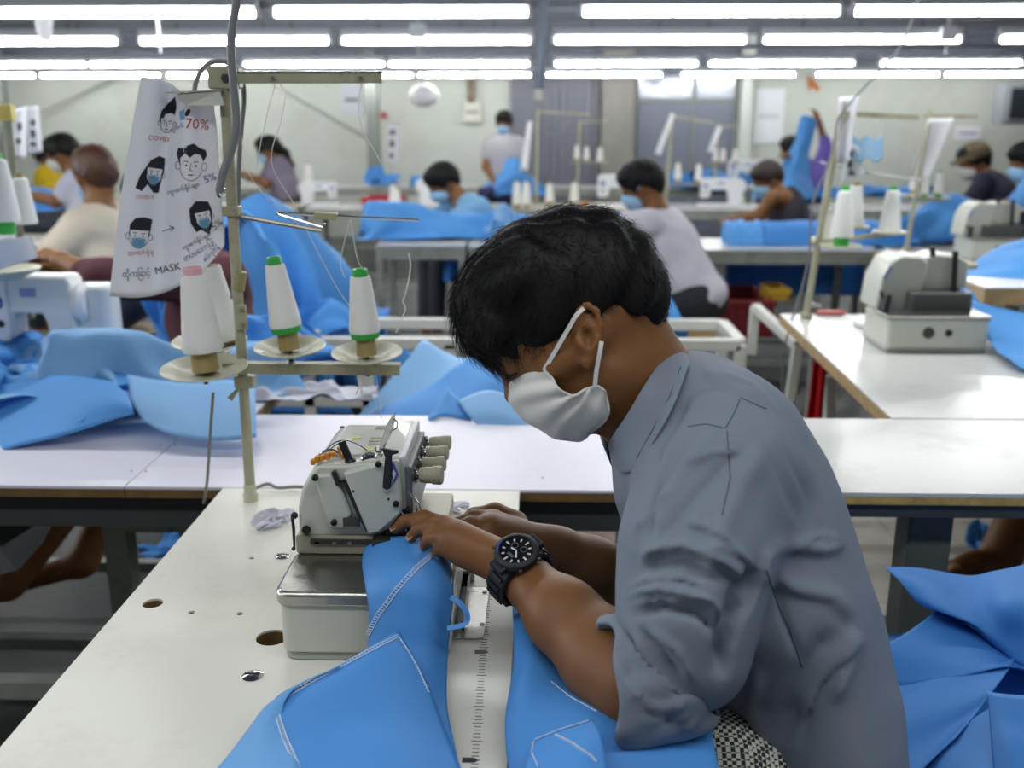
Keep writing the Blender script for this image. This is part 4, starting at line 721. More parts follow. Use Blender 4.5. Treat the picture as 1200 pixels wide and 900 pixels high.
# table top with real holes: the plate is cut as a polygon grid around the openings
HOLES = []
def tp(px, py): return Pz(px, py, TZ)
for (px, py, rx) in ((179, 707, .0135), (224.5, 717.5, .0045), (281, 719, .0045), (295, 654, .004), (319, 747, .020)):
    c = tp(px, py); HOLES.append((c.x, c.y, rx))
def plate_with_holes(x0, x1, y0, y1, z0, z1, holes, m, name, parent, n=20):
    import bmesh
    bm = bmesh.new(); es = []
    def loop(pts):
        v = [bm.verts.new((p[0], p[1], z1)) for p in pts]
        for i in range(len(v)): es.append(bm.edges.new((v[i], v[(i + 1) % len(v)])))
    loop([(x0, y0), (x1, y0), (x1, y1), (x0, y1)])
    for (cx_, cy_, r) in holes: loop([(cx_ + r * math.cos(a * 2 * math.pi / n), cy_ + r * math.sin(a * 2 * math.pi / n)) for a in range(n)])
    bmesh.ops.triangle_fill(bm, use_beauty=True, edges=es)
    for f in bm.faces:
        if f.normal.z < 0: f.normal_flip()
    g = bmesh.ops.extrude_face_region(bm, geom=bm.faces[:])
    for v in [e for e in g['geom'] if isinstance(e, bmesh.types.BMVert)]: v.co.z = z0
    bmesh.ops.recalc_face_normals(bm, faces=bm.faces[:])
    me = bpy.data.meshes.new('t'); bm.to_mesh(me); bm.free()
    V = [v.co[:] for v in me.vertices]; F = [tuple(p.vertices) for p in me.polygons]
    bpy.data.meshes.remove(me)
    return mkobj(name, V, F, m, parent)
plate_with_holes(TX0, TX1, TY0, TY1, TZ - .003, TZ, HOLES, LAM, 'tabletop', mt)
plate_with_holes(TX0 + .001, TX1 - .001, TY0 + .001, TY1 - .001, TZ - .028, TZ - .0031, HOLES, BROWNWOOD, 'tabletop_core', mt)
MB().box(TX0 + .05, TX1 - .05, TY0 + .05, TY1 - .05, TZ - .075, TZ - .03).build('under_frame', APRON, mt)
for (x, y) in ((TX0 + .08, TY0 + .1), (TX1 - .06, TY0 + .1), (TX0 + .08, TY1 - .1), (TX1 - .06, TY1 - .1)):
    MB().box(x - .025, x + .025, y - .025, y + .025, 0, TZ - .03).build('leg', FRAME, mt, bevel=.003)
# printed ruler along the right side of the top
INK = mat('print_ink_black', (40, 42, 46), .5)
r0, r1 = tp(572, 690), tp(556, 900)
rm = MB(); N_ = 62
for i in range(N_ + 1):
    p = r0.lerp(r1, i / N_); w = .0075 if i % 5 else .011
    rm.box(p.x - w / 2, p.x + w / 2, p.y - .0004, p.y + .0004, TZ, TZ + .0003)
rm.build('ruler_print', INK, mt)
for (px, py) in ((565, 764), (552, 891)):
    p = tp(px, py); MB().prism([(p.x - .009, p.y - .004, TZ), (p.x + .003, p.y - .004, TZ), (p.x + .008, p.y, TZ), (p.x + .003, p.y + .004, TZ), (p.x - .009, p.y + .004, TZ)], (0, 0, .0003)).build('ruler_mark', INK, mt)
# chrome cross-slot screws let into the top
for (px, py, r) in ((296, 792, .0125), (331, 652, .011)):
    c = tp(px, py)
    MB().lathe([(0, .0035), (r * .6, .003), (r, .0006), (r, -.002)], c, n=20).build('chrome_screw', CHROME, mt, smooth=True)
    MB().box(c.x - r * .7, c.x + r * .7, c.y - .0012, c.y + .0012, TZ + .002, TZ + .0042).build('screw_slot', DKSTEEL, mt)

# --- long cross table behind it, in two boards (lilac-white left, grey-white right)
A0, A1 = Pz(0, 564, .75), Pz(728, 574, .75)
yc0 = TY1 + .004; yc1 = Pz(500, 487, .75).y
seam = Pz(150, 566, .75).x
ct = thing('cross_table', (-.8, (yc0 + yc1) / 2, 0), 'long lilac-white work table running across behind the overlock machine', 'table')
for (x0, x1, nm) in ((-2.6, seam - .001, 'left_board'), (seam + .001, .32, 'board')):
    MB().box(x0, x1, yc0, yc1, .744, .75).build('tabletop', LAMLILAC, ct, bevel=.0008)
    MB().box(x0, x1, yc0 + .001, yc1 - .001, .728, .744).build('edge_band', BROWNWOOD, ct)
for (px, py) in ((154, 552), (171, 552), (188, 521.5), (205, 521.5), (636, 560)):
    c = Pz(px, py, .75); MB().cyl(c, c + Vector((0, 0, .0006)), .0022, n=8).build('screw_hole', DKSTEEL, ct)
MB().box(-2.6, .3, yc0 + .03, yc0 + .06, .66, .728).build('apron_rail', APRON, ct)
MB().box(-2.6, .3, yc1 - .06, yc1 - .03, .66, .728).build('apron_rail', APRON, ct)
for x in (-2.2, .2): 
    for y in (yc0 + .06, yc1 - .06): MB().box(x - .02, x + .02, y - .02, y + .02, 0, .728).build('leg', FRAME, ct)
bt = thing('cross_table', (1.4, (yc0 + yc1) / 2, 0), 'grey-white cross table with chipped yellow edge behind the worker on the right', 'table')
MB().box(.325, 2.6, yc0, yc1, .742, .75).build('tabletop', LAMGREY, bt, bevel=.0008)
MB().box(.325, 2.6, yc0 + .001, yc1 - .001, .728, .742).build('edge_band', mat('raw_yellow_edge', (196, 164, 92), .6, var=.25, vscale=40), bt)
MB().box(.33, 2.6, yc0 + .012, yc0 + .05, .70, .728).build('apron_rail', APRON, bt)
a = Pz(1083, 705, 0)
l0, l1 = Py(1062, 585, yc0 + .1), Py(1113, 585, yc0 + .1)
MB().box(l0.x, l1.x, yc0 + .07, yc0 + .14, 0, .70).build('leg', mat('grey_green_leg', (92, 100, 96), .5, var=.1), bt, bevel=.004)
MB().box(l0.x - .3, l1.x + .3, yc0 + .05, yc0 + .16, 0, .05).build('foot_rail', mat('grey_green_leg', (92, 100, 96)), bt, bevel=.004)
MB().box(2.3, 2.37, yc0 + .07, yc0 + .14, 0, .70).build('leg', FRAME, bt, bevel=.004)

# --- table of the overlock machine on the right, running away from us
def slab_table(name, corners, z, th, top, edge, label, legs=True, group=None, inset=.06):
    c = (sum(p[0] for p in corners) / len(corners), sum(p[1] for p in corners) / len(corners))
    t = thing(name, (c[0], c[1], 0), label, 'table', group)
    cs = [Vector((p[0], p[1], z - .004)) for p in corners]
    MB().prism(cs, (0, 0, .004)).build('tabletop', top, t)
    MB().prism([p - Vector((0, 0, th)) for p in cs], (0, 0, th)).build('edge_band', edge, t)
    if legs:
        for p in cs:
            q = p.lerp(Vector((c[0], c[1], p.z)), inset * 2.2)
            MB().box(q.x - .018, q.x + .018, q.y - .018, q.y + .018, 0, z - th).build('leg', FRAME, t, bevel=.002)
        qs = [p.lerp(Vector((c[0], c[1], p.z)), inset * 2.2) for p in cs]
        for i in range(4):
            a, b = qs[i].copy(), qs[(i + 1) % 4].copy(); a.z = b.z = z - th - .025
            MB().bar(a, b, .03, .045).build('frame_rail', FRAME, t)
        for i in (0, 2):
            a, b = qs[i].copy(), qs[(i + 1) % 4].copy(); a.z = b.z = .16
            MB().bar(a, b, .03, .03).build('foot_rail', FRAME, t)
    return t
q0, q1 = Pz(914, 368, .75), Pz(1040, 486, .75)
q1.y = yc1 + .006; dx = (q0 - q1)
slab_table('machine_table', [(q1.x, q1.y), (2.5, q1.y), (2.5, q0.y), (q0.x, q0.y)], .75, .03, LAMGREY, PALEWOOD, 'glossy white table with thick tan edge under the right-hand overlock machine')
# second one beyond it
q2 = Pz(1036, 298, .75); q3 = Pz(1122, 326, .75)
slab_table('machine_table', [(q3.x - .02, 4.05), (q3.x + 1.3, 4.05), (q3.x + 1.2, 5.05), (q2.x, 5.05)], .75, .03, LAMGREY, PALEWOOD, 'white machine table with tan edge beyond the right-hand overlock machine')
# middle row of narrow benches
def bench(px0, px1, py, dpt, label, top=LAMGREY, n=None):
    a, b = Pz(px0, py, .75), Pz(px1, py, .75); y = (a.y + b.y) / 2
    return slab_table('work_bench', [(a.x, y), (b.x, y), (b.x, y + dpt), (a.x, y + dpt)], .75, .025, top, FRAME, label, inset=.03, group='narrow benches of the middle row')
def far_bench(p0_, p1_, Y, label, top=LAMGREY):
    a, b = Xat(p0_, Y, .75), Xat(p1_, Y, .75)
    return slab_table('work_bench', [(a, Y), (b, Y), (b, Y + .58), (a, Y + .58)], .75, .025, top, FRAME, label, inset=.03, group='far tables')
bench(440, 545, 288, .5, 'grey bench with tubular frame in front of the man in pale blue')
bench(548, 730, 289, .5, 'grey bench beyond the dark-haired worker, left of the man in white')
bench(735, 1030, 293, .55, 'long grey bench carrying the folded blue rolls')
far_bench(150, 345, 7.45, 'cream table top beside the woman in patterned grey', top=CREAM)
far_bench(600, 765, 7.45, 'cream table crowded with white cones behind the benches', top=CREAM)
far_bench(770, 965, 7.45, 'far pale table behind the man in white')
far_bench(-260, 60, 7.45, 'pale table at far left beneath the yellow-shirted worker', top=LAM)
far_bench(-260, 75, 5.1, 'pale table at far left in front of the white-masked person', top=LAM)
far_bench(975, 1300, 7.45, 'far table at right behind the man in a cap')
far_bench(1040, 1330, 5.1, 'grey table under the large light blue heap at right')
far_bench(150, 560, 9.95, 'farthest pale table on the left, before the back wall')
far_bench(640, 900, 9.95, 'farthest pale table before the slate shutter and door')
far_bench(355, 590, 7.45, 'far pale table behind the man in pale blue')
# table that carries the white sewing machine at left
q = Pz(-10, 440, .75)
slab_table('machine_table', [(-2.7, yc1 + .01), (-.62, yc1 + .01), (-.62, yc1 + .5), (-2.7, yc1 + .5)], .75, .03, LAMLILAC, PALEWOOD, 'white table covered by blue fabric in front of the person in maroon')
# white bench frame seen between the blue folds in the centre
def pipe_frame(pts, r, name, label, cat, m):
    c = sum((Vector(p[0]) for p in pts), Vector()) / len(pts)
    t = thing(name, (c.x, c.y, 0), label, cat)
    for a, b in pts: MB().bar(a, b, r * 2, r * 2).build('rail', m, t, bevel=.003)
    return t
WHT = mat('white_frame_paint', (214, 214, 206), .45, var=.05)
Y = 3.3
def fr(px, py, Y): return Py(px, py, Y)
Yf = 3.35
a, b, c, d = fr(300, 398, Yf), fr(870, 420, Yf), fr(300, 486, Yf), fr(870, 492, Yf)
zt, zb = fr(500, 402, Yf).z, fr(500, 470, Yf).z
xs = [fr(px, 430, Yf).x for px in (362, 430, 528, 866)]
pts = [(Vector((xs[0] - .3, Yf, zt)), Vector((xs[3], Yf, zt))), (Vector((xs[0] - .3, Yf, zb)), Vector((xs[3], Yf, zb)))]
pts += [(Vector((x, Yf, .0)), Vector((x, Yf, zt))) for x in xs]
pts += [(Vector((xs[0], Yf + .35, zt)), Vector((xs[3], Yf + .35, zt)))] + [(Vector((x, Yf, zt)), Vector((x, Yf + .35, zt))) for x in (xs[0], xs[3])]
pts += [(Vector((x, Yf + .35, 0)), Vector((x, Yf + .35, zt))) for x in (xs[0], xs[3])]
pipe_frame(pts, .02, 'bench_frame', 'low white steel frame standing behind the cross table in the centre', 'frame', WHT)
# ------------------------------------------------------------------ the overlock machine in front
BY0 = Pz(400, 776, .75).y                              # near face of the base
BZ = Py(400, 697, BY0).z                               # its top
HY = 1.15                                              # near face of the head casting
bx0, bx1 = Py(327, 740, BY0).x, Py(527, 740, BY0).x
om = thing('overlock_machine', ((bx0 + bx1) / 2, BY0 + .05, .75), 'grey-white overlock sewing machine with four beige tension knobs on the foreground table', 'sewing machine')
def rbox(mb, x0, x1, y0, y1, z0, z1, r, n=6):           # box with rounded vertical edges
    pts = []
    for (cx_, cy_, a0) in ((x1 - r, y0 + r, -90), (x1 - r, y1 - r, 0), (x0 + r, y1 - r, 90), (x0 + r, y0 + r, 180)):
        for i in range(n + 1):
            a = R(a0 + 90 * i / n); pts.append((cx_ + r * math.cos(a), cy_ + r * math.sin(a), z0))
    return mb.prism(pts, (0, 0, z1 - z0))
rbox(MB(), bx0, bx1, BY0, 1.30, .762, BZ - .012, .018).build('base', MACH, om, smooth=True, bevel=.002)
rbox(MB(), bx0 + .003, bx1 - .003, BY0 + .003, 1.295, .7505, .762, .016).build('base_foot', mat('machine_foot_grey', (168, 172, 166), .5), om, smooth=True, bevel=.002)
rbox(MB(), bx0 - .004, bx1 + .002, BY0 - .004, 1.16, BZ - .016, BZ + .003, .02).build('cloth_plate', STEEL, om, smooth=True, bevel=.005)
# cream bed under the head
h0, h1 = Py(347, 640, HY - .004), Py(520, 640, HY - .004)
zb0, zb1 = BZ + .003, Py(400, 628, HY - .004).z
MB().box(h0.x, h1.x, HY - .006, 1.30, zb0, zb1).build('bed', mat('bed_cream_metal', (170, 166, 146), .35, metal=.3, var=.06), om, bevel=.003)
for px in (372, 392, 410, 440):
    c = Py(px, 636, HY - .006); MB().cyl(c, c + Vector((0, -.0025, 0)), .0032, .0028, 12).build('bed_screw', STEEL, om, smooth=True)
MB().box(Py(365, 630, HY).x, Py(440, 630, HY).x, HY - .0085, HY - .004, zb0 + .014, zb1 - .003).build('bed_slot_plate', DKSTEEL, om, bevel=.001)
# head casting: outline of the near face swept back
def Q(px, py, y=HY): return Py(px, py, y)
out = [Q(350, 630), Q(349, 596), Q(353, 575), Q(362, 556), Q(372, 545), Q(404, 545), Q(440, 541), Q(468, 536), Q(474, 552), Q(476, 600), Q(462, 618), Q(440, 630)]
MB().prism(out, (0, .165, 0)).build('head_casting', MACH, om, bevel=.005, smooth=True)
# raised front panels
pan = [Q(404, 551, HY), Q(440, 542, HY), Q(468, 537, HY), Q(473, 580, HY), Q(471, 598, HY), Q(446, 620, HY), Q(433, 623, HY)]
MB().prism([p - Vector((0, .012, 0)) for p in pan], (0, .014, 0)).build('face_cover', MACH, om, bevel=.003, smooth=True)
pan = [Q(369, 556, HY), Q(388, 553, HY), Q(397, 560, HY), Q(413, 600, HY), Q(404, 618, HY), Q(386, 616, HY)]
MB().prism([p - Vector((0, .008, 0)) for p in pan], (0, .010, 0)).build('looper_cover', MACH, om, bevel=.003, smooth=True)
slot = MB()
sp = [Q(x, y, HY - .006) for x, y in ((391, 552), (397, 568), (404, 564), (411, 578), (418, 595), (432, 622))]
for a, c in zip(sp, sp[1:]): slot.bar(a, c, .0055, .008, up=(0, 1, 0))
slot.build('lever_slot', BLACK, om, bevel=.001)
MB().obox(Q(412, 612, HY - .009), (.011, 0, 0), (0, .002, 0), (0, 0, .0065)).build('looper_window', DKSTEEL, om, bevel=.002)
for (px, py, r) in ((369.5, 559.5, .0042), (391.5, 612, .0042), (443.5, 543.5, .0040), (464, 590, .0040)):
    c = Q(px, py, HY - .012); MB().lathe([(0, 0), (r, 0), (r, .004), (r * .72, .0055), (r * .5, .0055), (r * .45, .0035), (0, .0035)], c + Vector((0, .001, 0)), (0, -1, 0), n=16).build('black_screw', BLACK, om, smooth=True)
for (px, py) in ((414, 576), (455, 585)):
    c = Q(px, py, HY - .013); MB().cyl(c + Vector((0, .003, 0)), c, .0016, n=8).build('pin', DKSTEEL, om)
# pressure lever with its hooked top and a blue printed plate beside it
lv = MB()
lv.prism([Q(447, 526, HY - .018), Q(467, 529, HY - .018), Q(467, 531.5, HY - .018), Q(459, 534, HY - .018), Q(458, 572, HY - .018), Q(453, 575, HY - .018), Q(448, 572, HY - .018), Q(451, 536, HY - .018)], (0, .006, 0))
lv.build('pressure_lever', BLACK, om, bevel=.0015)
MB().prism([Q(460, 540, HY - .0132), Q(467, 556, HY - .0132), Q(462, 567, HY - .0132), Q(457, 553, HY - .0132)], (0, .001, 0)).build('blue_label', mat('label_blue', (70, 92, 168), .5), om)
MB().prism([Q(461, 550, HY - .0136), Q(464, 555, HY - .0136), Q(461.5, 562, HY - .0136), Q(459.5, 555, HY - .0136)], (0, .0005, 0)).build('label_print', mat('label_white', (226, 230, 236), .5), om)
zt = Q(404, 545).z
# black stem with a milled cap
k0, k1 = Q(411, 543, HY + .012), Q(401, 519, HY + .012)
MB().lathe([(.0075, 0), (.0078, .003), (.006, .006), (.0052, .008), (.0052, .029), (.0046, .031), (0, .031)], k0, (k1 - k0).normalized(), n=18).build('black_stem', BLACK, om, smooth=True)
# oval chrome thread eye on the top
c = Q(433, 539, HY + .015)
MB().lathe([(0, .002), (.0075, .002), (.0098, .0045), (.0105, .0), (.0105, -.004)], c, (0, -.45, .9), n=24).build('chrome_eye', CHROME, om, smooth=True)
# top plate: inset and right-hand white rim
ty1 = HY + .165
MB().box(Q(380, 545).x, Q(463, 545).x, HY + .03, ty1 - .006, zt - .006, zt + .0035).build('top_plate', mat('top_plate_grey', (184, 186, 176), .4, var=.08, vscale=20), om, bevel=.002)
MB().box(Q(466, 545).x, Q(474, 545).x, HY + .006, ty1, zt - .01, zt + .009).build('top_rim', MACHW, om, bevel=.002)
for (px, py) in ((401, 501), (469, 502)):
    c = Pz(px, py, zt + .0036); MB().cyl(c, c + Vector((0, 0, .0016)), .0034, .003, 12).build('top_screw', DKSTEEL, om, smooth=True)
for (x0, y0, x1, y1) in ((440, 500, 456, 503), (431, 520, 452, 521.5), (432, 516.5, 456, 518), (434, 513, 457, 514.5)):
    a, c = Pz(x0, y1, zt + .0036), Pz(x1, y0, zt + .0036)
    MB().box(a.x, c.x, a.y, c.y, zt + .0034, zt + .0042).build('print_line', mat('faded_print', (150, 146, 116), .6), om)
for (px, py) in ((433, 527), (417, 513)):
    c = Pz(px, py, zt + .0036); MB().obox(c + Vector((0, 0, .0004)), (.006, .001, 0), (-.001, .005, 0), (0, 0, .0004)).build('yellow_tape', mat('yellow_tape', (214, 206, 120), .6), om)
# orange tube clip, silver arc and wires at the left of the top
oc = MB(); cc = [Q(x, y, HY + .006) for x, y in ((367, 542), (372, 539), (378, 537), (384, 535), (390, 533))]
for i, p in enumerate(cc): oc.obox(p + Vector((0, 0, .001)), (.0028, 0, 0), (0, .004, 0), (0, 0, .0032 + .001 * (i % 2)))
oc.build('orange_clip', mat('orange_plastic', (214, 136, 24), .5), om, bevel=.0008)
MB().tube(catmull([Q(x, y, HY + .03) for x, y in ((371, 538), (378, 531), (388, 528), (396, 531), (400, 536))], 6), .0024, 8).build('chrome_guard', CHROME, om, smooth=True)
MB().tube(catmull([Q(x, y, HY + .045) for x, y in ((375, 536), (389, 521), (402, 516), (418, 520), (432, 529))], 6), .0007, 5).build('wire', BLACK, om, smooth=True)
MB().tube(catmull([Q(x, y, HY + .04) for x, y in ((379, 535), (391, 523), (400, 519))], 6), .0006, 5).build('wire', BLACK, om, smooth=True)
MB().tube(catmull([Q(x, y, HY + .01) for x, y in ((396, 524), (399, 532), (402, 538))], 4), .0016, 6).build('orange_wire', mat('orange_plastic', (214, 136, 24)), om, smooth=True)
# silver thread-guide paddle
a, c = Q(444, 534, HY + .02), Q(463, 484, HY + .02)
d = (c - a).normalized(); w_ = Vector((d.z, 0, -d.x))
pd = MB(); wd = [(.0, .0018), (.18, .0032), (.45, .0042), (.68, .0046), (.82, .0034), (.93, .0016), (1, .0012)]
L_ = (c - a).length
pd.prism([a + d * L_ * t + w_ * w for t, w in wd] + [a + d * L_ * t - w_ * w for t, w in wd[::-1]], (0, .0014, 0))
pd.build('guide_paddle', CHROME, om, bevel=.0004)
gl = MB(); gl.tube(catmull([a + d * L_ * .62 + w_ * .005, a + d * L_ * .72 + w_ * .0085 , a + d * L_ * .84 + w_ * .006, a + d * L_ * .86], 6), .0009, 6)
gl.build('guide_loop', CHROME, om, smooth=True)
MB().tube(catmull([Q(x, y, HY + .014) for x, y in ((440, 524), (441, 529), (445, 530), (448, 533), (446, 537))], 6), .0014, 6).build('guide_hook', CHROME, om, smooth=True)
# dark mechanism on the operator's side
xr_ = Q(476, 580).x
MB().box(xr_ - .004, xr_ + .007, HY + .006, ty1 - .01, zt - .085, zt - .004).build('side_plate', mat('side_plate_grey', (120, 124, 124), .4, metal=.4), om, bevel=.002)
kz = zt - .022
BEIGE = mat('beige_knob', (190, 184, 158), .5, bump=.3, bscale=200)
for i in range(4):
    y = HY + .026 + i * .041
    r = .0118 if i == 0 else .0098
    o = Vector((xr_ + .006, y, kz + .001 * i)); ax = Vector((1, -.12, .05)).normalized()
    MB().lathe([(.007, 0), (.0095, .002), (.0095, .004), (.005, .005), (.005, .010)], o, ax, n=16).build('tension_disc', CHROME, om, smooth=True)
    MB().lathe([(r * .72, .009), (r * .8, .010), (r * .86, .014), (r * .9, .0155), (r * .9, .0245), (r * 1.0, .026), (r * 1.02, .036), (r * .93, .038), (0, .038)], o, ax, n=24).build('tension_knob', BEIGE, om, smooth=True)
    MB().tube(catmull([o + Vector((.002, 0, -.012)), o + Vector((.006, -.006, -.006)), o + Vector((.005, -.009, .004)), o + Vector((.001, -.004, .010))], 5), .0008, 5).build('spring_wire', CHROME, om, smooth=True)
# needle area: black presser assembly, looper guard, needle bar
nx, ny = Q(470, 610).x, HY + .012
MB().box(nx - .006, nx + .012, ny - .012, ny + .03, zb1 + .004, zb1 + .036).build('needle_housing', mat('gun_blue_metal', (50, 62, 84), .3, metal=.6), om, bevel=.002)
MB().cyl((nx + .004, ny, zb1 + .03), (nx + .010, ny, zb1 + .066), .0035, n=12).build('needle_bar', CHROME, om, smooth=True)
MB().cyl((nx + .004, ny - .008, zb1 + .0), (nx + .004, ny - .008, zb1 + .02), .0012, .0004, 8).build('needle', CHROME, om, smooth=True)
MB().prism([(nx - .02, ny - .016, zb1 + .001), (nx + .02, ny - .016, zb1 + .001), (nx + .026, ny - .012, zb1 + .010), (nx + .0, ny - .014, zb1 + .012), (nx - .022, ny - .014, zb1 + .006)], (0, .012, 0)).build('presser_foot', BLACK, om, bevel=.001)
MB().box(nx - .035, nx + .045, HY - .02, HY + .006, zb0 + .004, zb1 + .001).build('needle_plate', DKSTEEL, om, bevel=.001)
for (a_, c_) in (((465, 590), (476, 622)), ((478, 575), (489, 603)), ((482, 578), (495, 606)), ((470, 600), (486, 614))):
    MB().tube(catmull([Q(a_[0], a_[1], HY - .004), Q((a_[0] + c_[0]) / 2 + 3, (a_[1] + c_[1]) / 2, HY - .01), Q(c_[0], c_[1], HY - .006)], 5), .0009, 5).build('chrome_guide', CHROME, om, smooth=True)
MB().cyl(Q(480, 600, HY + .02), Q(480, 632, HY + .01), .0055, .004, 12).build('clear_pipe', mat('pipe_clear', (150, 160, 170), .2), om, smooth=True)
# small black lever at the left
lb = [Q(345, 642, HY), Q(344, 618, HY), Q(342, 603, HY)]
MB().tube(lb, [.0016, .0022, .002], 8).build('side_lever', BLACK, om, smooth=True)
MB().ball(Q(345, 604, HY), .0046, 8).build('lever_knob', BLACK, om, smooth=True)
MB().ball(Q(344, 643, HY), .0028, 8).build('lever_pivot', BLACK, om, smooth=True)
MB().cyl(Q(359, 621, HY - .012), Q(359, 621, HY), .0058, .0058, 12).build('black_boss', BLACK, om, smooth=True)

# black chip tray let into the table, with a steel cover plate
tp0 = Pz(527, 740, .75); tp1 = Pz(551, 683, .75)
tr = thing('chip_tray', (tp0.x, tp0.y, .75), 'black recessed tray with a steel plate beside the overlock base', 'tray')
MB().box(tp0.x, tp1.x, tp0.y, tp1.y, .7503, .7512).build('tray_floor', BLACK, tr)
for (x0, x1, y0, y1) in ((tp0.x, tp1.x, tp1.y, tp1.y + .006), (tp0.x, tp0.x + .003, tp0.y, tp1.y), (tp1.x - .002, tp1.x + .001, tp0.y, tp1.y)):
    MB().box(x0, x1, y0, y1, .7503, .764).build('tray_wall', BLACK, tr, bevel=.0006)
MB().box(tp0.x - .004, tp1.x + .006, tp1.y + .005, tp1.y + .0075, .7503, .766).build('tray_lip', MACHW, tr)
s0, s1 = Pz(548, 746, .75), Pz(573, 690, .75)
mbp = MB(); rbox(mbp, s0.x - .02, s1.x, s0.y, s1.y, .7502, .7522, .006)
# an L-shaped plate around the opening
mbp = MB().prism([(tp0.x - .004, s0.y - .008, .7502), (s1.x - .006, s0.y - .008, .7502), (s1.x, s0.y - .002, .7502), (s1.x, s1.y, .7502), (tp1.x + .001, s1.y, .7502), (tp1.x + .001, tp0.y - .001, .7502), (tp0.x - .004, tp0.y - .001, .7502)], (0, 0, .002))
mbp.build('cover_plate', STEEL, tr)
for (px, py) in ((568, 694), (565, 732)):
    c = Pz(px, py, .7522); MB().cyl(c, c + Vector((0, 0, .0012)), .0032, n=12).build('black_screw', BLACK, tr)

# ------------------------------------------------------------------ thread stand of that machine
PX = Pz(294, 586, .75)
def SPt(px, py): return Py(px, py, PX.y)
top = SPt(262, 84)
ts = thing('thread_stand', PX, 'cream steel thread stand with four dished spool trays beside the overlock machine', 'thread stand')
m1 = PX.lerp(top, .33)
MB().tube([PX, PX.lerp(top, .5), top], [.0088, .0085, .0085], 14).build('pole', STAND, ts, smooth=True)
MB().lathe([(.0125, 0), (.0125, .012), (.0105, .014), (.0105, .026), (.009, .030)], PX, (0, 0, 1), n=18).build('pole_foot', CREAM, ts, smooth=True)
a, c = SPt(279, 340), SPt(282, 318)
MB().cyl(a, c, .0102, n=16).build('joint_sleeve', mat('sleeve_olive', (150, 144, 100), .5), ts, smooth=True)
# dished spool trays
trays = [(240, 436, 1.0, .0), (246, 404, 1.0, .11), (340, 411, 1.0, .05), (430, 418, 1.0, .03)]
TR = []
for i, (px, py, s_, dy) in enumerate(trays):
    c = Py(px, py, PX.y + (-.05 if i == 0 else (.075 if i == 1 else 0.0)))
    r = .068 if i == 0 else (.063 if i == 1 else .058)
    tlt = Vector((.0, -.10, 1)).normalized()
    o = MB().lathe([(0, -.008), (.02, -.008), (r * .6, -.001), (r * .97, .0065), (r, .0082), (r * .985, .0095), (r * .62, .002), (.028, -.0035), (0, -.004)], c, tlt, n=44).build('spool_tray', CREAM, ts, smooth=True, sharp=60)
    MB().cyl(c - tlt * .02, c + tlt * .012, .0035, n=8).build('tray_bolt', DKSTEEL, ts)
    TR.append((c, tlt, r))
rail_z = TR[2][0].z - .018
rl = MB(); a, c = Vector((TR[0][0].x + .02, PX.y - .012, rail_z)), Vector((TR[3][0].x + .055, PX.y - .004, rail_z - .003))
rl.bar(a, c, .022, .003, up=(0, 0, 1)); rl.bar(a + Vector((0, -.010, -.008)), c + Vector((0, -.010, -.008)), .0025, .016)
rl.build('tray_rail', STAND, ts)
MB().bar(Vector((TR[0][0].x, TR[0][0].y - .01, rail_z - .003)), Vector((TR[1][0].x + .02, TR[1][0].y + .02, rail_z - .003)), .020, .003).build('cross_rail', STAND, ts)
MB().prism([SPt(285, 447), SPt(290, 441), SPt(272, 470), SPt(266, 466)], (0, .003, 0)).build('bracket', STAND, ts)
MB().obox(SPt(288, 446), (.016, 0, 0), (0, .014, 0), (0, 0, .010)).build('rail_clamp', STAND, ts, bevel=.002)
bk = SPt(285, 370); MB().obox(bk + Vector((0, -.012, 0)), (.0095, 0, 0), (0, .004, 0), (0, 0, .020)).build('pole_bracket', STAND, ts, bevel=.002)
for dz in (-.012, .012): MB().cyl(bk + Vector((.004, -.018, dz)), bk + Vector((.004, -.014, dz)), .003, n=10).build('bolt', STEEL, ts)
# short stay down to the table edge
MB().tube(catmull([SPt(250, 460), SPt(247, 500), SPt(243, 560), SPt(239, 590)], 6), .0026, 8).build('stay_rod', mat('grey_cable', (130, 128, 120), .5), ts, smooth=True)
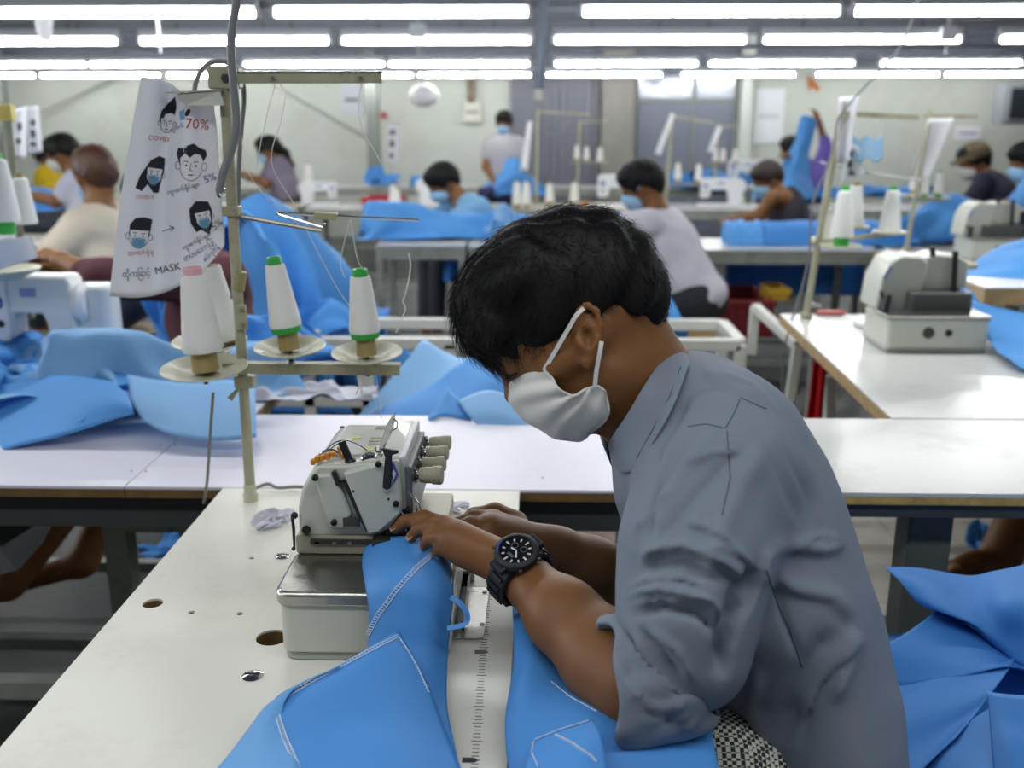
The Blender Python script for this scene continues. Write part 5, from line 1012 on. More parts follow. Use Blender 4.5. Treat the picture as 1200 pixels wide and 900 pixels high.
# cones
def thread_cone(c, ax, r0, r1, h, base, cap, label, core_h=.032, pin=False, group='thread cones on the foreground stand'):
    t = thing('thread_cone', c, label, 'thread cone', group)
    if base == 'core':
        MB().lathe([(0, .001), (r0 * .66, .001), (r0 * .60, core_h + .02), (0, core_h + .02)], c, ax, n=24).build('paper_core', CONEPAPER, t, smooth=True)
    else:
        MB().lathe([(0, .001), (r0 * .66, .001), (r0 * .62, core_h - .004), (0, core_h - .004)], c, ax, n=24).build('paper_core', CONEPAPER, t, smooth=True)
        MB().lathe([(r0 * .6, core_h - .008), (r0 * .92, core_h - .006), (r0 * .96, core_h + .004), (r0 * .4, core_h + .006)], c, ax, n=28).build('green_rim', GREEN, t, smooth=True)
    prof = [(r0 * .5, core_h), (r0 * .93, core_h + .001), (r0, core_h + .007)]
    for k_ in range(1, 9): prof.append((r0 + (r1 - r0) * k_ / 9 + .0003 * (k_ % 2), core_h + .007 + (h - .014) * k_ / 9))
    prof += [(r1, core_h + h - .006), (r1 * .93, core_h + h), (r1 * .5, core_h + h)]
    MB().lathe(prof, c, ax, n=32).build('thread', THREAD, t, smooth=True)
    if cap is not None:
        MB().lathe([(r1 * .7, core_h + h - .003), (r1 * .74, core_h + h + .010), (r1 * .66, core_h + h + .0125), (r1 * .45, core_h + h + .012), (r1 * .42, core_h + h + .004), (0, core_h + h + .004)], c, ax, n=24).build('cone_tip', cap, t, smooth=True)
    else:
        MB().lathe([(r1 * .8, core_h + h - .002), (r1 * .8, core_h + h + .001), (r1 * .3, core_h + h + .001), (r1 * .3, core_h + h - .006)], c, ax, n=20).build('cone_tip', CONEPAPER, t, smooth=True)
    if pin: MB().cyl(c, c + Vector(ax) * (core_h + h + .028), .0035, .003, 10).build('spindle', DKSTEEL, t, smooth=True)
    return t
ax = Vector((-.02, -.03, 1)).normalized()
thread_cone(TR[1][0] + Vector((.025, 0, .002)), Vector((-.13, 0, 1)).normalized(), .034, .021, .128, 'core', None, 'white thread cone with a bare grey spindle, behind the pink-tipped cone', core_h=.006, pin=True)
thread_cone(TR[0][0] + Vector((.002, 0, .002)), Vector((-.05, 0, 1)).normalized(), .032, .020, .122, 'core', PINK, 'white thread cone with a pink tip on the nearest left tray')
thread_cone(TR[2][0] + Vector((0, 0, .002)), Vector((-.12, 0, 1)).normalized(), .026, .016, .104, 'green', GREEN, 'green-tipped white cone on the tray beside the cream pole', core_h=.036)
thread_cone(TR[3][0] + Vector((0, 0, .002)), Vector((-.045, 0, 1)).normalized(), .025, .017, .094, 'green', GREEN, 'green-tipped white cone on the rightmost tray, nearest the overlock knobs', core_h=.036)
# top channel with eyelets, side brackets
TP = SPt(262, 92)
y_ = PX.y
a, c = SPt(272, 90), SPt(449, 91)
chn = MB(); chn.box(a.x, c.x, y_ - .014, y_ + .010, a.z + .004, a.z + .0065); chn.box(a.x, c.x, y_ - .014, y_ - .0115, a.z - .0105, a.z + .0065)
chn.build('top_channel', STAND, ts)
for px in (323, 425):
    e_ = SPt(px, 92) + Vector((0, -.016, 0)); MB().lathe([(.0016, 0), (.0032, 0), (.0032, .003), (.0016, .003)], e_, (0, -1, 0), n=14).build('eyelet', CHROME, ts, smooth=True)
MB().obox(SPt(264, 91), (.024, 0, 0), (0, .012, 0), (0, 0, .017)).build('top_clamp', STAND, ts, bevel=.003)
c = SPt(267, 92) + Vector((0, -.013, 0)); MB().lathe([(0, .004), (.006, .004), (.007, 0)], c, (0, -1, 0), n=6).build('clamp_bolt', DKSTEEL, ts)
pl = MB(); p4 = [SPt(213, 112) + Vector((0, -.02, 0)), SPt(262, 107) + Vector((0, -.02, 0)), SPt(270, 124) + Vector((0, -.03, 0)), SPt(226, 124) + Vector((0, -.03, 0))]
pl.prism(p4, (0, .0025, .002)); pl.bar(SPt(200, 109) + Vector((0, -.016, 0)), SPt(265, 106) + Vector((0, -.016, 0)), .012, .002)
pl.build('paper_clip_plate', mat('grey_plate', (186, 188, 176), .35, metal=.3), ts)
# middle arm: rod bent back on itself with a clip
rod = mat('guide_rod_steel', (150, 148, 136), .3, metal=.8)
MB().obox(SPt(272, 247), (.013, 0, 0), (0, .013, 0), (0, 0, .008)).build('arm_clamp', STAND, ts, bevel=.002)
pts = [SPt(264, 250), SPt(300, 257), SPt(340, 264), SPt(374, 270), SPt(379, 268), SPt(379, 262)]
MB().tube(catmull(pts, 5), .0036, 8).build('guide_arm', rod, ts, smooth=True)
pts = [SPt(379, 266) + Vector((0, -.004, 0)), SPt(350, 257) + Vector((0, -.01, 0)), SPt(330, 251) + Vector((0, -.012, 0)), SPt(327, 249.5) + Vector((0, -.010, 0)), SPt(332, 249) + Vector((0, -.006, 0)), SPt(372, 252), SPt(430, 255), SPt(491, 258)]
MB().tube(catmull(pts, 6), .0020, 8).build('guide_wire', CHROME, ts, smooth=True)
MB().obox(SPt(382, 253), (.018, 0, -.001), (0, .007, 0), (0, 0, .0055)).build('wire_clip', mat('clip_olive', (172, 168, 128), .45), ts, bevel=.0015)
# grey hose hanging from the ceiling with a hooked end, and a second loop
GC = mat('grey_hose', (122, 124, 126), .45)
hz = thing('hanging_cable', SPt(275, 0), 'thick grey cable hanging from above down past the thread stand', 'cable')
Yc = PX.y - .05
MB().tube(catmull([Py(x, y, Yc) for x, y in ((290, -70), (283, -30), (276, 10), (271, 45), (272, 80), (276, 120), (277, 150), (270, 180), (261, 205), (257, 225))], 7), .0062, 10).build('hose', GC, hz, smooth=True)
MB().tube(catmull([Py(x, y, Yc) for x, y in ((258, 218), (256.5, 226), (259, 229), (262, 225), (262, 221))], 6), [.0045] * 25, 8).build('hook_end', CHROME, hz, smooth=True)
hz2 = thing('looped_cable', SPt(240, 90), 'thinner grey cable arching over the top of the thread stand', 'cable')
MB().tube(catmull([Py(x, y, PX.y + .03) for x, y in ((226, 118), (230, 95), (240, 78), (255, 72), (272, 76), (283, 92), (286, 115), (283, 150), (280, 190), (279, 240), (276, 300), (272, 350))], 6), .0038, 8).build('cable', GC, hz2, smooth=True)
# threads
TH = mat('thread_strand', (226, 226, 220), .8)
def strand(pts, label, Yv=None, r=.00065):
    q = catmull([Py(x, y, Yv or PX.y) for x, y in pts], 6)
    o = MB().tube(q, r, 5).build('thread_strand', TH, None, org=q[0]); return tag(o, label, 'thread', 'loose threads of the foreground stand')
strand([(324, 93), (314, 130), (306, 165), (300, 200)], 'white thread falling left from the first eyelet of the top channel')
strand([(324, 93), (334, 110), (330, 140), (318, 190), (345, 240), (362, 275)], 'white thread crossing from the top channel to the guide rod')
strand([(362, 275), (380, 310), (400, 345), (428, 385), (434, 402), (445, 470), (447, 490)], 'long white thread running from the guide rod past the rightmost cone')
strand([(425, 93), (420, 120), (424, 150), (438, 175), (446, 190)], 'white thread hanging from the second eyelet of the top channel')
strand([(410, 257), (402, 290), (399, 310), (404, 325)], 'fine white thread looped below the guide clip')
strand([(411, 257), (418, 300), (426, 318)], 'fine white thread dropping to the green-tipped right cone')
strand([(479, 296), (481, 315), (475, 345), (472, 352), (475, 362), (470, 375), (464, 390)], 'grey frayed thread hanging in front of the dark bench', r=.0012)
strand([(283, 160), (290, 200), (320, 240), (360, 270)], 'white thread running from the hose to the guide arm')
strand([(236, 330), (240, 300), (258, 240), (262, 130)], 'white thread rising from the pink-tipped cone')
# tape dangling from the tray rail
tz = thing('tied_tape', SPt(428, 436), 'violet-blue tape knotted below the rightmost spool tray with cream ends', 'tape')
MB().prism([SPt(418, 434), SPt(445, 434), SPt(432, 442), SPt(425, 440)], (0, .003, 0)).build('tape', mat('violet_tape', (70, 66, 150), .6), tz, bevel=.001)
for q in (((419, 440), (421, 452), (417, 462)), ((421, 440), (423, 452), (424, 463))):
    MB().tube(catmull([Py(x, y, PX.y - .02) for x, y in q], 5), .0016, 6).build('cord_end', mat('cream_cord', (222, 218, 206), .8), tz, smooth=True)

# ------------------------------------------------------------------ the printed poster hanging on the stand
PC = [[(165, 89), (185, 92), (200, 98), (214, 108), (232, 114), (250, 120)],
      [(157, 135), (180, 137), (200, 140), (218, 143), (238, 148), (254, 152)],
      [(150, 180), (173, 183), (196, 186), (218, 188), (238, 190), (257, 196)],
      [(142, 228), (166, 231), (192, 234), (216, 234), (239, 235), (260, 238)],
      [(135, 285), (162, 288), (190, 287), (214, 283), (240, 276), (263, 268)],
      [(128, 347), (158, 349), (186, 345), (212, 334), (238, 317), (263, 288)]]
PYd = [-.03, -.02, .015, -.015, .0, .012]
prow = [[Py(x, y, PX.y + PYd[i] * .8 + .012 * j / 5 - .02 * (j == 5) * (i / 5)) for i, (x, y) in enumerate(r)] for j, r in enumerate(PC)]
def pgrid(k):
    R1 = [catmull(r, k) for r in prow]; cols = [catmull([r[i] for r in R1], k) for i in range(len(R1[0]))]
    return cols
PG = pgrid(8); NU, NV = len(PG), len(PG[0])
po = thing('poster', prow[0][2], 'white sheet printed with masked faces and percentages hanging on the foreground thread stand', 'poster')
PV = [PG[i][j] for j in range(NV) for i in range(NU)]
PF = [(j * NU + i, j * NU + i + 1, (j + 1) * NU + i + 1, (j + 1) * NU + i) for j in range(NV - 1) for i in range(NU - 1)]
sheet = mkobj('sheet', PV, PF, fabric('poster_paper', (238, 239, 244), rough=.6, trans=.25), po, smooth=True, sharp=0, solid=.0005)
# printing is laid on the paper; designs are drawn in the pixels of a flat layout and bent with the sheet
PBV = BVHTree.FromPolygons(PV, PF)
def onp(px, py, off):
    r = ray(px, py).normalized(); h_ = PBV.ray_cast(CAM, r)
    if h_[0] is None: return Py(px, py, PX.y) - r * off
    return h_[0] - r * off
def ink(name, polys, m, off=.0009):
    from mathutils.geometry import tessellate_polygon
    V, F = [], []
    for p in polys:
        st_ = [tuple(p[i] for i in t) for t in tessellate_polygon([[Vector((x, y, 0)) for x, y in p]])]
        while st_:
            t = st_.pop(); e = [math.dist(t[i], t[(i + 1) % 3]) for i in range(3)]
            if max(e) > 5:
                i = e.index(max(e)); a, c, d = t[i], t[(i + 1) % 3], t[(i + 2) % 3]; h_ = ((a[0] + c[0]) / 2, (a[1] + c[1]) / 2)
                st_ += [(a, h_, d), (h_, c, d)]
            else:
                n_ = len(V); V += [onp(x, y, off) for x, y in t]; F.append((n_, n_ + 1, n_ + 2))
    return mkobj(name, V, F, m, po)
def blob(cx_, cy_, rx, ry, n=18, a0=0, a1=360, rot=0):
    c_, s_ = math.cos(R(rot)), math.sin(R(rot))
    return [(cx_ + rx * math.cos(R(a0 + (a1 - a0) * i / n)) * c_ - ry * math.sin(R(a0 + (a1 - a0) * i / n)) * s_, cy_ + rx * math.cos(R(a0 + (a1 - a0) * i / n)) * s_ + ry * math.sin(R(a0 + (a1 - a0) * i / n)) * c_) for i in range(n + (0 if a1 - a0 == 360 else 1))]
def line(pts, w):
    out_ = []
    for (x0, y0), (x1, y1) in zip(pts, pts[1:]):
        L_ = math.hypot(x1 - x0, y1 - y0) or 1; nx_, ny_ = -(y1 - y0) / L_ * w / 2, (x1 - x0) / L_ * w / 2
        out_.append([(x0 + nx_, y0 + ny_), (x1 + nx_, y1 + ny_), (x1 - nx_, y1 - ny_), (x0 - nx_, y0 - ny_)])
    return out_
NAVY = mat('print_navy_black', (26, 28, 42), .6); PBLUE = mat('print_mask_blue', (120, 172, 206), .6); PRED = mat('print_red', (188, 52, 58), .6); WHITEINK = mat('print_white', (236, 237, 242), .6)
PGR = mat('print_grey', (86, 90, 98), .6); PVIO = mat('print_violet', (66, 66, 140), .6)
def face(cx_, cy_, w, h, rot, hairp, masked, ears=True):
    c_, s_ = math.cos(R(rot)), math.sin(R(rot))
    T = lambda pts: [(cx_ + (x * c_ - y * s_), cy_ + (x * s_ + y * c_)) for x, y in pts]
    outl = []
    for s1 in (-1, 1):
        if ears:
            e_ = T(blob(s1 * w * .55, h * .05, w * .11, h * .13)); outl += line(e_ + e_[:1], .6)
    ink('print_hair', [T(p) for p in hairp], NAVY, .0008)
    fp = T([(-w * .46, -h * .22)] + [(w * .46 * math.cos(R(a)), h * .1 + h * .42 * math.sin(R(a))) for a in range(170, 0, -17)] + [(w * .46, -h * .22)])
    ink('print_face', [fp], WHITEINK, .0011)
    outl += line(fp[1:-1], .6)
    for s1 in (-1, 1):
        outl += line(T([(s1 * w * .1, -h * .08), (s1 * w * .3, -h * .11)]), .9)
        outl += [T(blob(s1 * w * .2, h * .03, w * .045, h * .035, 10))]
    if masked:
        ink('print_mask', [T([(-w * .34, h * .12), (0, h * .08), (w * .34, h * .12), (w * .34, h * .36), (w * .15, h * .54), (-w * .15, h * .54), (-w * .34, h * .36)])], PBLUE, .0014)
        outl += line(T([(-w * .22, h * .22), (w * .22, h * .22)]), .4) + line(T([(-w * .24, h * .31), (w * .24, h * .31)]), .4) + line(T([(-w * .2, h * .40), (w * .2, h * .40)]), .4)
    else:
        outl += line(T([(0, -h * .05), (-w * .05, h * .18), (w * .05, h * .2)]), .6) + line(T([(-w * .12, h * .34), (w * .12, h * .33)]), 1.1)
    ink('print_line', outl, NAVY, .0018)
face(224, 193, 28, 36, 3, [[(-18, -12), (-16, -19), (-10, -19), (-6, -22), (2, -25), (9, -20), (16, -18), (18, -12), (14, -4), (10, -12), (4, -13), (-2, -8), (-8, -13), (-12, -8), (-12, 4)]], False)
face(181, 203, 19, 26, 8, [[(-20, 20), (-16, 4), (-6, -15), (3, -21), (10, -19), (11, -4), (9, 10), (8, 22), (2, 23), (-6, 14), (-12, 23)]], True)
face(163, 276, 24, 28, 5, [[(-12, 2), (-12, -12), (-6, -20), (4, -22), (14, -20), (13, -8), (12, 2), (9, -4), (-8, -4)]], True)
face(238, 254, 19, 26, -14, [[(-16, 4), (-14, -12), (-4, -20), (10, -16), (12, -6), (8, 12), (2, 22), (-6, 14), (-12, 16)]], True)
face(196, 144, 16, 22, 6, [[(-10, -2), (-8, -14), (-2, -22), (6, -32), (9, -20), (8, -10), (4, -12), (-3, -10), (-7, 2)]], False)
ink('print_mask', [[(210, 131), (216, 127), (217, 140), (211, 141)]], PBLUE); ink('print_hair', [blob(220, 132, 2.6, 5, rot=30)], NAVY)
ink('print_arrow', line([(190, 271), (203, 267)], 1) + line([(198, 264.5), (204, 266.8), (200, 271)], 1), NAVY)
# lettering
def text_on(body, px, py, size, rot, m, name='lettering', ax=1.0):
    cu = bpy.data.curves.new('t', 'FONT'); cu.body = body; cu.size = 1; cu.align_x = 'CENTER'; cu.align_y = 'CENTER'; cu.resolution_u = 2
    o = bpy.data.objects.new('t', cu); COL.objects.link(o); bpy.context.view_layer.update()
    me = bpy.data.meshes.new_from_object(o.evaluated_get(bpy.context.evaluated_depsgraph_get()))
    c_, s_ = math.cos(R(rot)), math.sin(R(rot)); V = []
    for v in me.vertices:
        x, y = v.co.x * size * ax, -v.co.y * size
        V.append(onp(px + x * c_ - y * s_, py + x * s_ + y * c_, .0016))
    F = [tuple(p.vertices) for p in me.polygons]
    bpy.data.objects.remove(o); bpy.data.meshes.remove(me); bpy.data.curves.remove(cu)
    return mkobj(name, V, F, m, po) if F else None
text_on('70%', 231, 146, 17, 4, PRED); text_on('ကူးစက်', 207, 150, 5.5, -22, PGR)
text_on('COVID', 186, 162.5, 8, 6, PRED); text_on('COVID19', 170, 231, 6.5, 3, PRED, ax=.8)
text_on('COVID19 ရှိသူ', 165, 296.5, 6.5, -4, PRED, ax=.75)
text_on('5%', 246, 209, 13, -22, PVIO); text_on('ကူးစက်နိုင်ချေ', 215, 221, 6.5, -16, NAVY)
text_on('1.5%', 251, 266, 12, -40, PGR); text_on('ကူးစက်နိုင်ချေ', 230, 283, 6, -28, NAVY)
text_on('ထို့ကြောင့်', 160, 321, 10, -3, PGR, ax=.8); text_on('MASK', 196.5, 315, 12, -12, NAVY); text_on('တပ်ပေးကြပါ', 233, 294, 9, -30, PGR, ax=.8)
text_on('#ပါကုကန်', 248, 297, 7, -42, PVIO, ax=.8)
# ------------------------------------------------------------------ the worker in front
Rw, Uw, Bw = (_Rc @ Vector(v) for v in ((1, 0, 0), (0, 1, 0), (0, 0, 1)))     # across, up and towards the viewer
man = thing('person', Pz(900, 890, 0).lerp(Vector((.42, .75, 0)), 1), 'dark-haired worker in a grey-blue shirt and white mask bending over the overlock machine', 'person')
HD = 1.10
EAR = P(688, 392, HD)                                    # centre of the head at ear height
Fh = (-.8 * Rw - .6 * Uw); Uh = (-.6 * Rw + .8 * Uw); Sh = Bw.copy()
def H(f, u, s=0): return EAR + Fh * f + Uh * u + Sh * s
HM = np.array([[Fh[i], Uh[i], Sh[i]] for i in range(3)])
b = SDF(.02)
# skull, face
b.ell(H(.002, .045), (.096, .086, .074), HM)
b.ell(H(.045, .02), (.055, .075, .062), HM, k=.02)       # forehead and face mass
b.ell(H(.042, -.035), (.048, .05, .05), HM, k=.025)      # cheeks and upper jaw
b.cap(H(.015, -.045, .045), H(.058, -.070, .012), .017, .014, k=.025)      # jaw line near
b.cap(H(.015, -.045, -.045), H(.058, -.070, -.012), .017, .014, k=.025)
b.ell(H(.062, -.070), (.014, .012, .02), HM, k=.015)      # chin
b.cap(H(.088, .026), H(.106, -.004), .0075, .011, k=.012)   # nose
b.ell(H(.1, -.008), (.013, .01, .017), HM, k=.008)
b.cap(H(.083, .037, .036), H(.092, .034, .012), .009, .008, k=.014)        # brows
b.cap(H(.083, .037, -.036), H(.092, .034, -.012), .009, .008, k=.014)
b.ell(H(.084, .0205, .031), (.014, .0115, .015), HM, k=.004)             # closed lid
b.ell(H(.084, .0205, -.031), (.014, .0115, .015), HM, k=.004)
b.ell(H(.09, -.045), (.012, .006, .022), HM, k=.006)     # lips
b.ell(H(.088, -.055), (.012, .006, .02), HM, k=.006)
b.cap(H(.055, -.004, .052), H(.02, -.012, .062), .012, .01, k=.02)         # cheekbone
b.cap(H(.055, -.004, -.052), H(.02, -.012, -.062), .012, .01, k=.02)
# ear
def EP(px, py, s): return P(px, py, HD - s)
hel = [(682, 392, .070), (677, 378, .073), (678, 364, .077), (688, 357, .080), (699, 364, .083), (704, 382, .083), (701, 402, .080), (695, 418, .075), (689, 430, .073), (682, 424, .070)]
b.ell(EP(690, 394, .070), (.014, .030, .010), np.array([[(Rw * .97 + Uw * .2)[i], (Uw * .98 - Rw * .2)[i], Sh[i]] for i in range(3)]), k=.008)
b.cap(EP(692, 392, .064), EP(690, 398, .076), .018, .012, k=.01)
for i in range(len(hel) - 1):
    b.cap(EP(*hel[i]), EP(*hel[i + 1]), .0036, .0036, k=.003)
b.ell(EP(689, 423, .072), (.0075, .0085, .005), k=.004)
b.ell(EP(688, 396, .084), (.0075, .0125, .012), np.array([[Rw[i], Uw[i], Sh[i]] for i in range(3)]), k=.004, sub=True)
b.cap(EP(693, 368, .087), EP(699, 388, .087), .0032, .0032, k=.003, sub=True)
b.cap(EP(683, 405, .078), EP(679, 396, .073), .004, .004, k=.004)
# far ear
b.ell(H(-.004, -.005, -.076), (.016, .03, .008), HM, k=.006)
# neck and shoulders (under the shirt)
BD = 1.13
b.cap(H(-.03, .0), P(768, 468, BD), .056, .056, k=.03)
b.cap(P(720, 440, HD), P(752, 480, BD), .045, .05, k=.03)
b.cap(P(770, 470, BD), P(835, 550, BD), .056, .07, k=.03)
b.cap(P(828, 540, 1.06), P(828, 540, 1.26), .04, .04, k=.03)
b.cap(P(840, 520, 1.03), P(785, 780, .995), .045, .041, k=.03)          # left upper arm
b.chain([P(776, 800, .99), P(750, 800, 1.0), P(712, 772, 1.035), P(660, 722, 1.085), P(619, 682, 1.135)], [.044, .0465, .046, .038, .0275], k=.025)
b.cap(P(815, 520, 1.3), P(800, 690, 1.38), .045, .042, k=.03)
b.chain([P(800, 690, 1.385), P(740, 680, 1.375), P(690, 662, 1.355), P(655, 645, 1.335)], [.042, .042, .037, .030], k=.02)
# --- near hand
def palm(W, K, wr, th):                                   # W wrist, K four knuckles
    b.cap(W, sum((Vector(k_) for k_ in K), Vector()) / 4, .025, .024, k=.012)
    for k_ in K: b.cap(W.lerp(k_, .25), k_, .017, .0125, k=.011)
W1 = P(600, 664, 1.155)
K1 = [P(523, 617, 1.20), P(530, 629, 1.185), P(535, 640, 1.175), P(543, 650, 1.168)]
palm(W1, K1, .03, .02)
b.cap(P(620, 683, 1.13), W1, .027, .025, k=.015)
b.chain([K1[0], P(498, 607, 1.215), P(474, 611, 1.23), P(463, 620, 1.235)], [.0118, .0098, .0085, .0070], k=.004)
b.chain([K1[1], P(507, 617, 1.195), P(490, 620, 1.21), P(482, 630, 1.213)], [.0118, .0098, .0085, .0068], k=.004)
b.chain([K1[2], P(515, 629, 1.18), P(502, 632, 1.19), P(497, 640, 1.195)], [.0112, .009, .0078, .0064], k=.004)
b.chain([K1[3], P(527, 641, 1.17), P(516, 642, 1.178), P(511, 648, 1.182)], [.0100, .0082, .0072, .006], k=.004)
b.chain([P(578, 650, 1.185), P(548, 634, 1.215), P(520, 626, 1.235), P(500, 628, 1.24)], [.017, .0125, .0105, .008], k=.006)
# knuckle bumps and tendons
for i in range(3): b.cap(K1[i] + Bw * .004 + Uw * .003, W1.lerp(K1[i], .35) + Bw * .012 + Uw * .010, .0062, .004, k=.012)
# --- far hand
W2 = P(640, 640, 1.325)
K2 = [P(578, 608, 1.30), P(575, 618, 1.285), P(573, 628, 1.275), P(573, 638, 1.265)]
palm(W2, K2, .03, .02)
b.cap(P(655, 645, 1.335), W2, .029, .026, k=.015)
b.chain([K2[0], P(556, 606, 1.30), P(535, 614, 1.295), P(524, 622, 1.29)], [.0118, .0098, .0085, .0070], k=.004)
b.chain([K2[1], P(552, 614, 1.285), P(534, 620, 1.28), P(524, 628, 1.278)], [.0118, .0098, .0085, .0068], k=.004)
b.chain([K2[2], P(553, 625, 1.275), P(538, 630, 1.27), P(531, 637, 1.268)], [.0112, .009, .0078, .0064], k=.004)
b.chain([K2[3], P(556, 636, 1.265), P(546, 640, 1.26), P(541, 645, 1.26)], [.0100, .0082, .0072, .006], k=.004)
b.chain([P(605, 612, 1.33), P(580, 600, 1.335), P(556, 604, 1.33), P(540, 612, 1.325)], [.016, .0125, .0105, .008], k=.006)
# --- seated hips and legs (bare ankles and feet)
KN = P(700, 985, 1.04); KF = P(705, 930, 1.38)
KN.z = KF.z = .58
b.cap(P(850, 600, BD), P(945, 840, 1.15), .10, .10, k=.04)
FE1 = Vector((KN.x - .02, KN.y, .09)); FE2 = Vector((KF.x - .02, KF.y, .09))
body = sdf_part(b, 'body', SKIN, man, h=.0034, smooth=1)

# --- eye, brow, lashes
e = MB()
lid = [H(.0965, .021, .020), H(.0985, .0165, .027), H(.0965, .0135, .035), H(.090, .0125, .043)]
e.tube(catmull(lid, 5), [.0011] * 16, 6)
for p in catmull(lid, 4):
    e.cyl(p, p + Fh * .006 - Uh * .005 + Sh * .002, .0006, .0001, 4)
e.build('eyelashes', HAIR, man, smooth=True)
eb = MB(); random.seed(5)
for i in range(90):
    t = random.random(); p = H(.0995 - .018 * t * t, .0405 + .003 * math.sin(t * 3) - .002 * t, .008 + .036 * t) + Uh * random.uniform(-.003, .003)
    eb.cyl(p, p + Fh * .002 - Uh * .003 + Sh * .006, .0005, .0001, 4)
eb.build('eyebrow', HAIR, man, smooth=True)
# --- fingernails
NAIL = mat('finger_nail', (186, 140, 112), .35)
nm = MB()
for a, c, r in ((P(474, 611, 1.23), P(463, 620, 1.235), .0058), (P(490, 620, 1.21), P(482, 630, 1.213), .0056)):
    d = (c - a).normalized(); up = (Uw * .8 + Bw * .6); up = (up - d * up.dot(d)).normalized(); sd = d.cross(up)
    q = c + up * .0062 - d * .001
    nm.add([q + sd * x * r * (1 - .25 * (y > .5)) + d * (y - .5) * .010 + up * (-.0016 * abs(x)) for y in (0, .5, 1) for x in (-1, 0, 1)],
           [(0, 1, 4, 3), (1, 2, 5, 4), (3, 4, 7, 6), (4, 5, 8, 7)])
nm.build('fingernails', NAIL, man, smooth=True)

# --- hair: a cap with thousands of strands
hs = SDF(.02)
hs.ell(H(-.002, .053), (.106, .094, .083), HM)
hs.ell(H(.042, .098), (.064, .042, .076), HM, k=.03)
hs.ell(H(.082, .068), (.032, .040, .074), HM, k=.02)
hs.ell(H(-.06, .03), (.05, .075, .068), HM, k=.03)
hs.ell(H(.100, -.050, 0), (.088, .066, .16), HM, k=.006, sub=True)          # face opening
hs.ell(H(-.012, -.050, .05), (.046, .062, .09), HM, k=.008, sub=True)       # around the near ear
hs.ell(H(-.012, -.050, -.05), (.046, .062, .09), HM, k=.008, sub=True)
hs.ell(H(-.05, -.10, 0), (.09, .045, .12), HM, k=.01, sub=True)
def hair_bump(X, d):
    L = (X - np.array(EAR)) @ HM
    return d + .0016 * np.sin(L[:, 2] * 260 + 40 * np.sin(L[:, 0] * 30) * .1 + L[:, 1] * 50) + .0018 * np.sin(L[:, 0] * 75 + L[:, 1] * 110 + L[:, 2] * 60)
HV, HF = hs.mesh(.0036, hair_bump); HV = vsmooth(HV, HF, 1)
hair = mkobj('hair', HV, HF, HAIR, man, smooth=True, sharp=0)
HN = vnormals(HV, HF)
rs = np.random.RandomState(3)
L = (HV - np.array(EAR)) @ HM
outer = (HN * (HV - np.array(H(0, .045)))).sum(1) > .02
ids = rs.choice(np.where(outer)[0], 8000)
p0 = HV[ids] + rs.normal(0, .0015, (len(ids), 3)); n0 = HN[ids]; L0 = L[ids]
fl = np.zeros((len(ids), 3)); fr_ = np.clip((L0[:, 0] + .02) / .1, 0, 1)
fl[:, 0] = .9 * (L0[:, 1] > .02) * (.3 + fr_) - .25 * (1 - fr_); fl[:, 1] = -.35 - .9 * (L0[:, 1] < .06) - .9 * fr_ * (L0[:, 0] > .07); fl[:, 2] = .25 * np.sign(L0[:, 2])
fl = fl @ HM.T + rs.normal(0, .38, fl.shape)
tan = fl - n0 * (fl * n0).sum(1)[:, None]; tan /= np.linalg.norm(tan, axis=1)[:, None]
ln = np.where(fr_ > .5, rs.uniform(.012, .036, len(ids)), rs.uniform(.006, .018, len(ids)))
ln = np.where(L0[:, 1] < .0, ln * .5, ln)
K = 4; V = []; F = []
lift = rs.uniform(.05, .42, len(ids)) * np.where(L0[:, 1] < .03, .35, 1)
sd = np.cross(tan, n0)
pts = []
for k_ in range(K):
    t = k_ / (K - 1)
    c = p0 + tan * (ln * t)[:, None] + n0 * (ln * lift * t * (1.2 - t * .75))[:, None] + sd * (ln * .12 * math.sin(t * 3))[:, None]
    w = .00032 * (1 - t * .85)
    for a_ in range(3):
        an = a_ * 2.0944; pts.append(c + (sd * math.cos(an) + n0 * math.sin(an)) * w)
A = np.stack(pts, 1).reshape(-1, 3); m_ = len(ids)
base = np.arange(m_)[:, None] * (K * 3); Fs = []
for k_ in range(K - 1):
    for a_ in range(3):
        Fs.append(base + np.array([[k_ * 3 + a_, k_ * 3 + (a_ + 1) % 3, (k_ + 1) * 3 + (a_ + 1) % 3, (k_ + 1) * 3 + a_]]))
so = mkobj('hair_strands', A, np.concatenate(Fs), HAIR, hair, smooth=True, sharp=0); so['kind'] = 'stuff'

# --- mask
def mirror(p, c, n): return p - n * (2 * (p - c).dot(n))
mrows = [[(638, 432, .060), (618, 436, .044), (604, 440, .022), (597, 444, 0)],
         [(652, 452, .070), (624, 455, .055), (603, 459, .028), (595, 461, 0)],
         [(669, 464, .072), (640, 474, .060), (614, 480, .030), (603, 481, 0)],
         [(688, 456, .070), (660, 487, .060), (640, 502, .034), (630, 502, .005)],
         [(700, 453, .066), (686, 482, .060), (664, 511, .034), (657, 515, .01)],
         [(710, 462, .060), (704, 489, .050), (690, 506, .028), (684, 515, 0)],
         [(713, 486, .046), (709, 492, .038), (702, 499, .020), (698, 500, 0)]]
mk = []
for r in mrows:
    near = [P(x, y, HD - s) for x, y, s in r]
    mk.append(near + [mirror(P(x, y, HD - s), EAR, Sh) for x, y, s in r[-2::-1]])
def pleat(rows): return rows
R1 = [catmull(r, 9) for r in mk]; cols = [catmull([r[i] for r in R1], 9) for i in range(len(R1[0]))]
nv, nu = len(cols[0]), len(cols)
MV = []
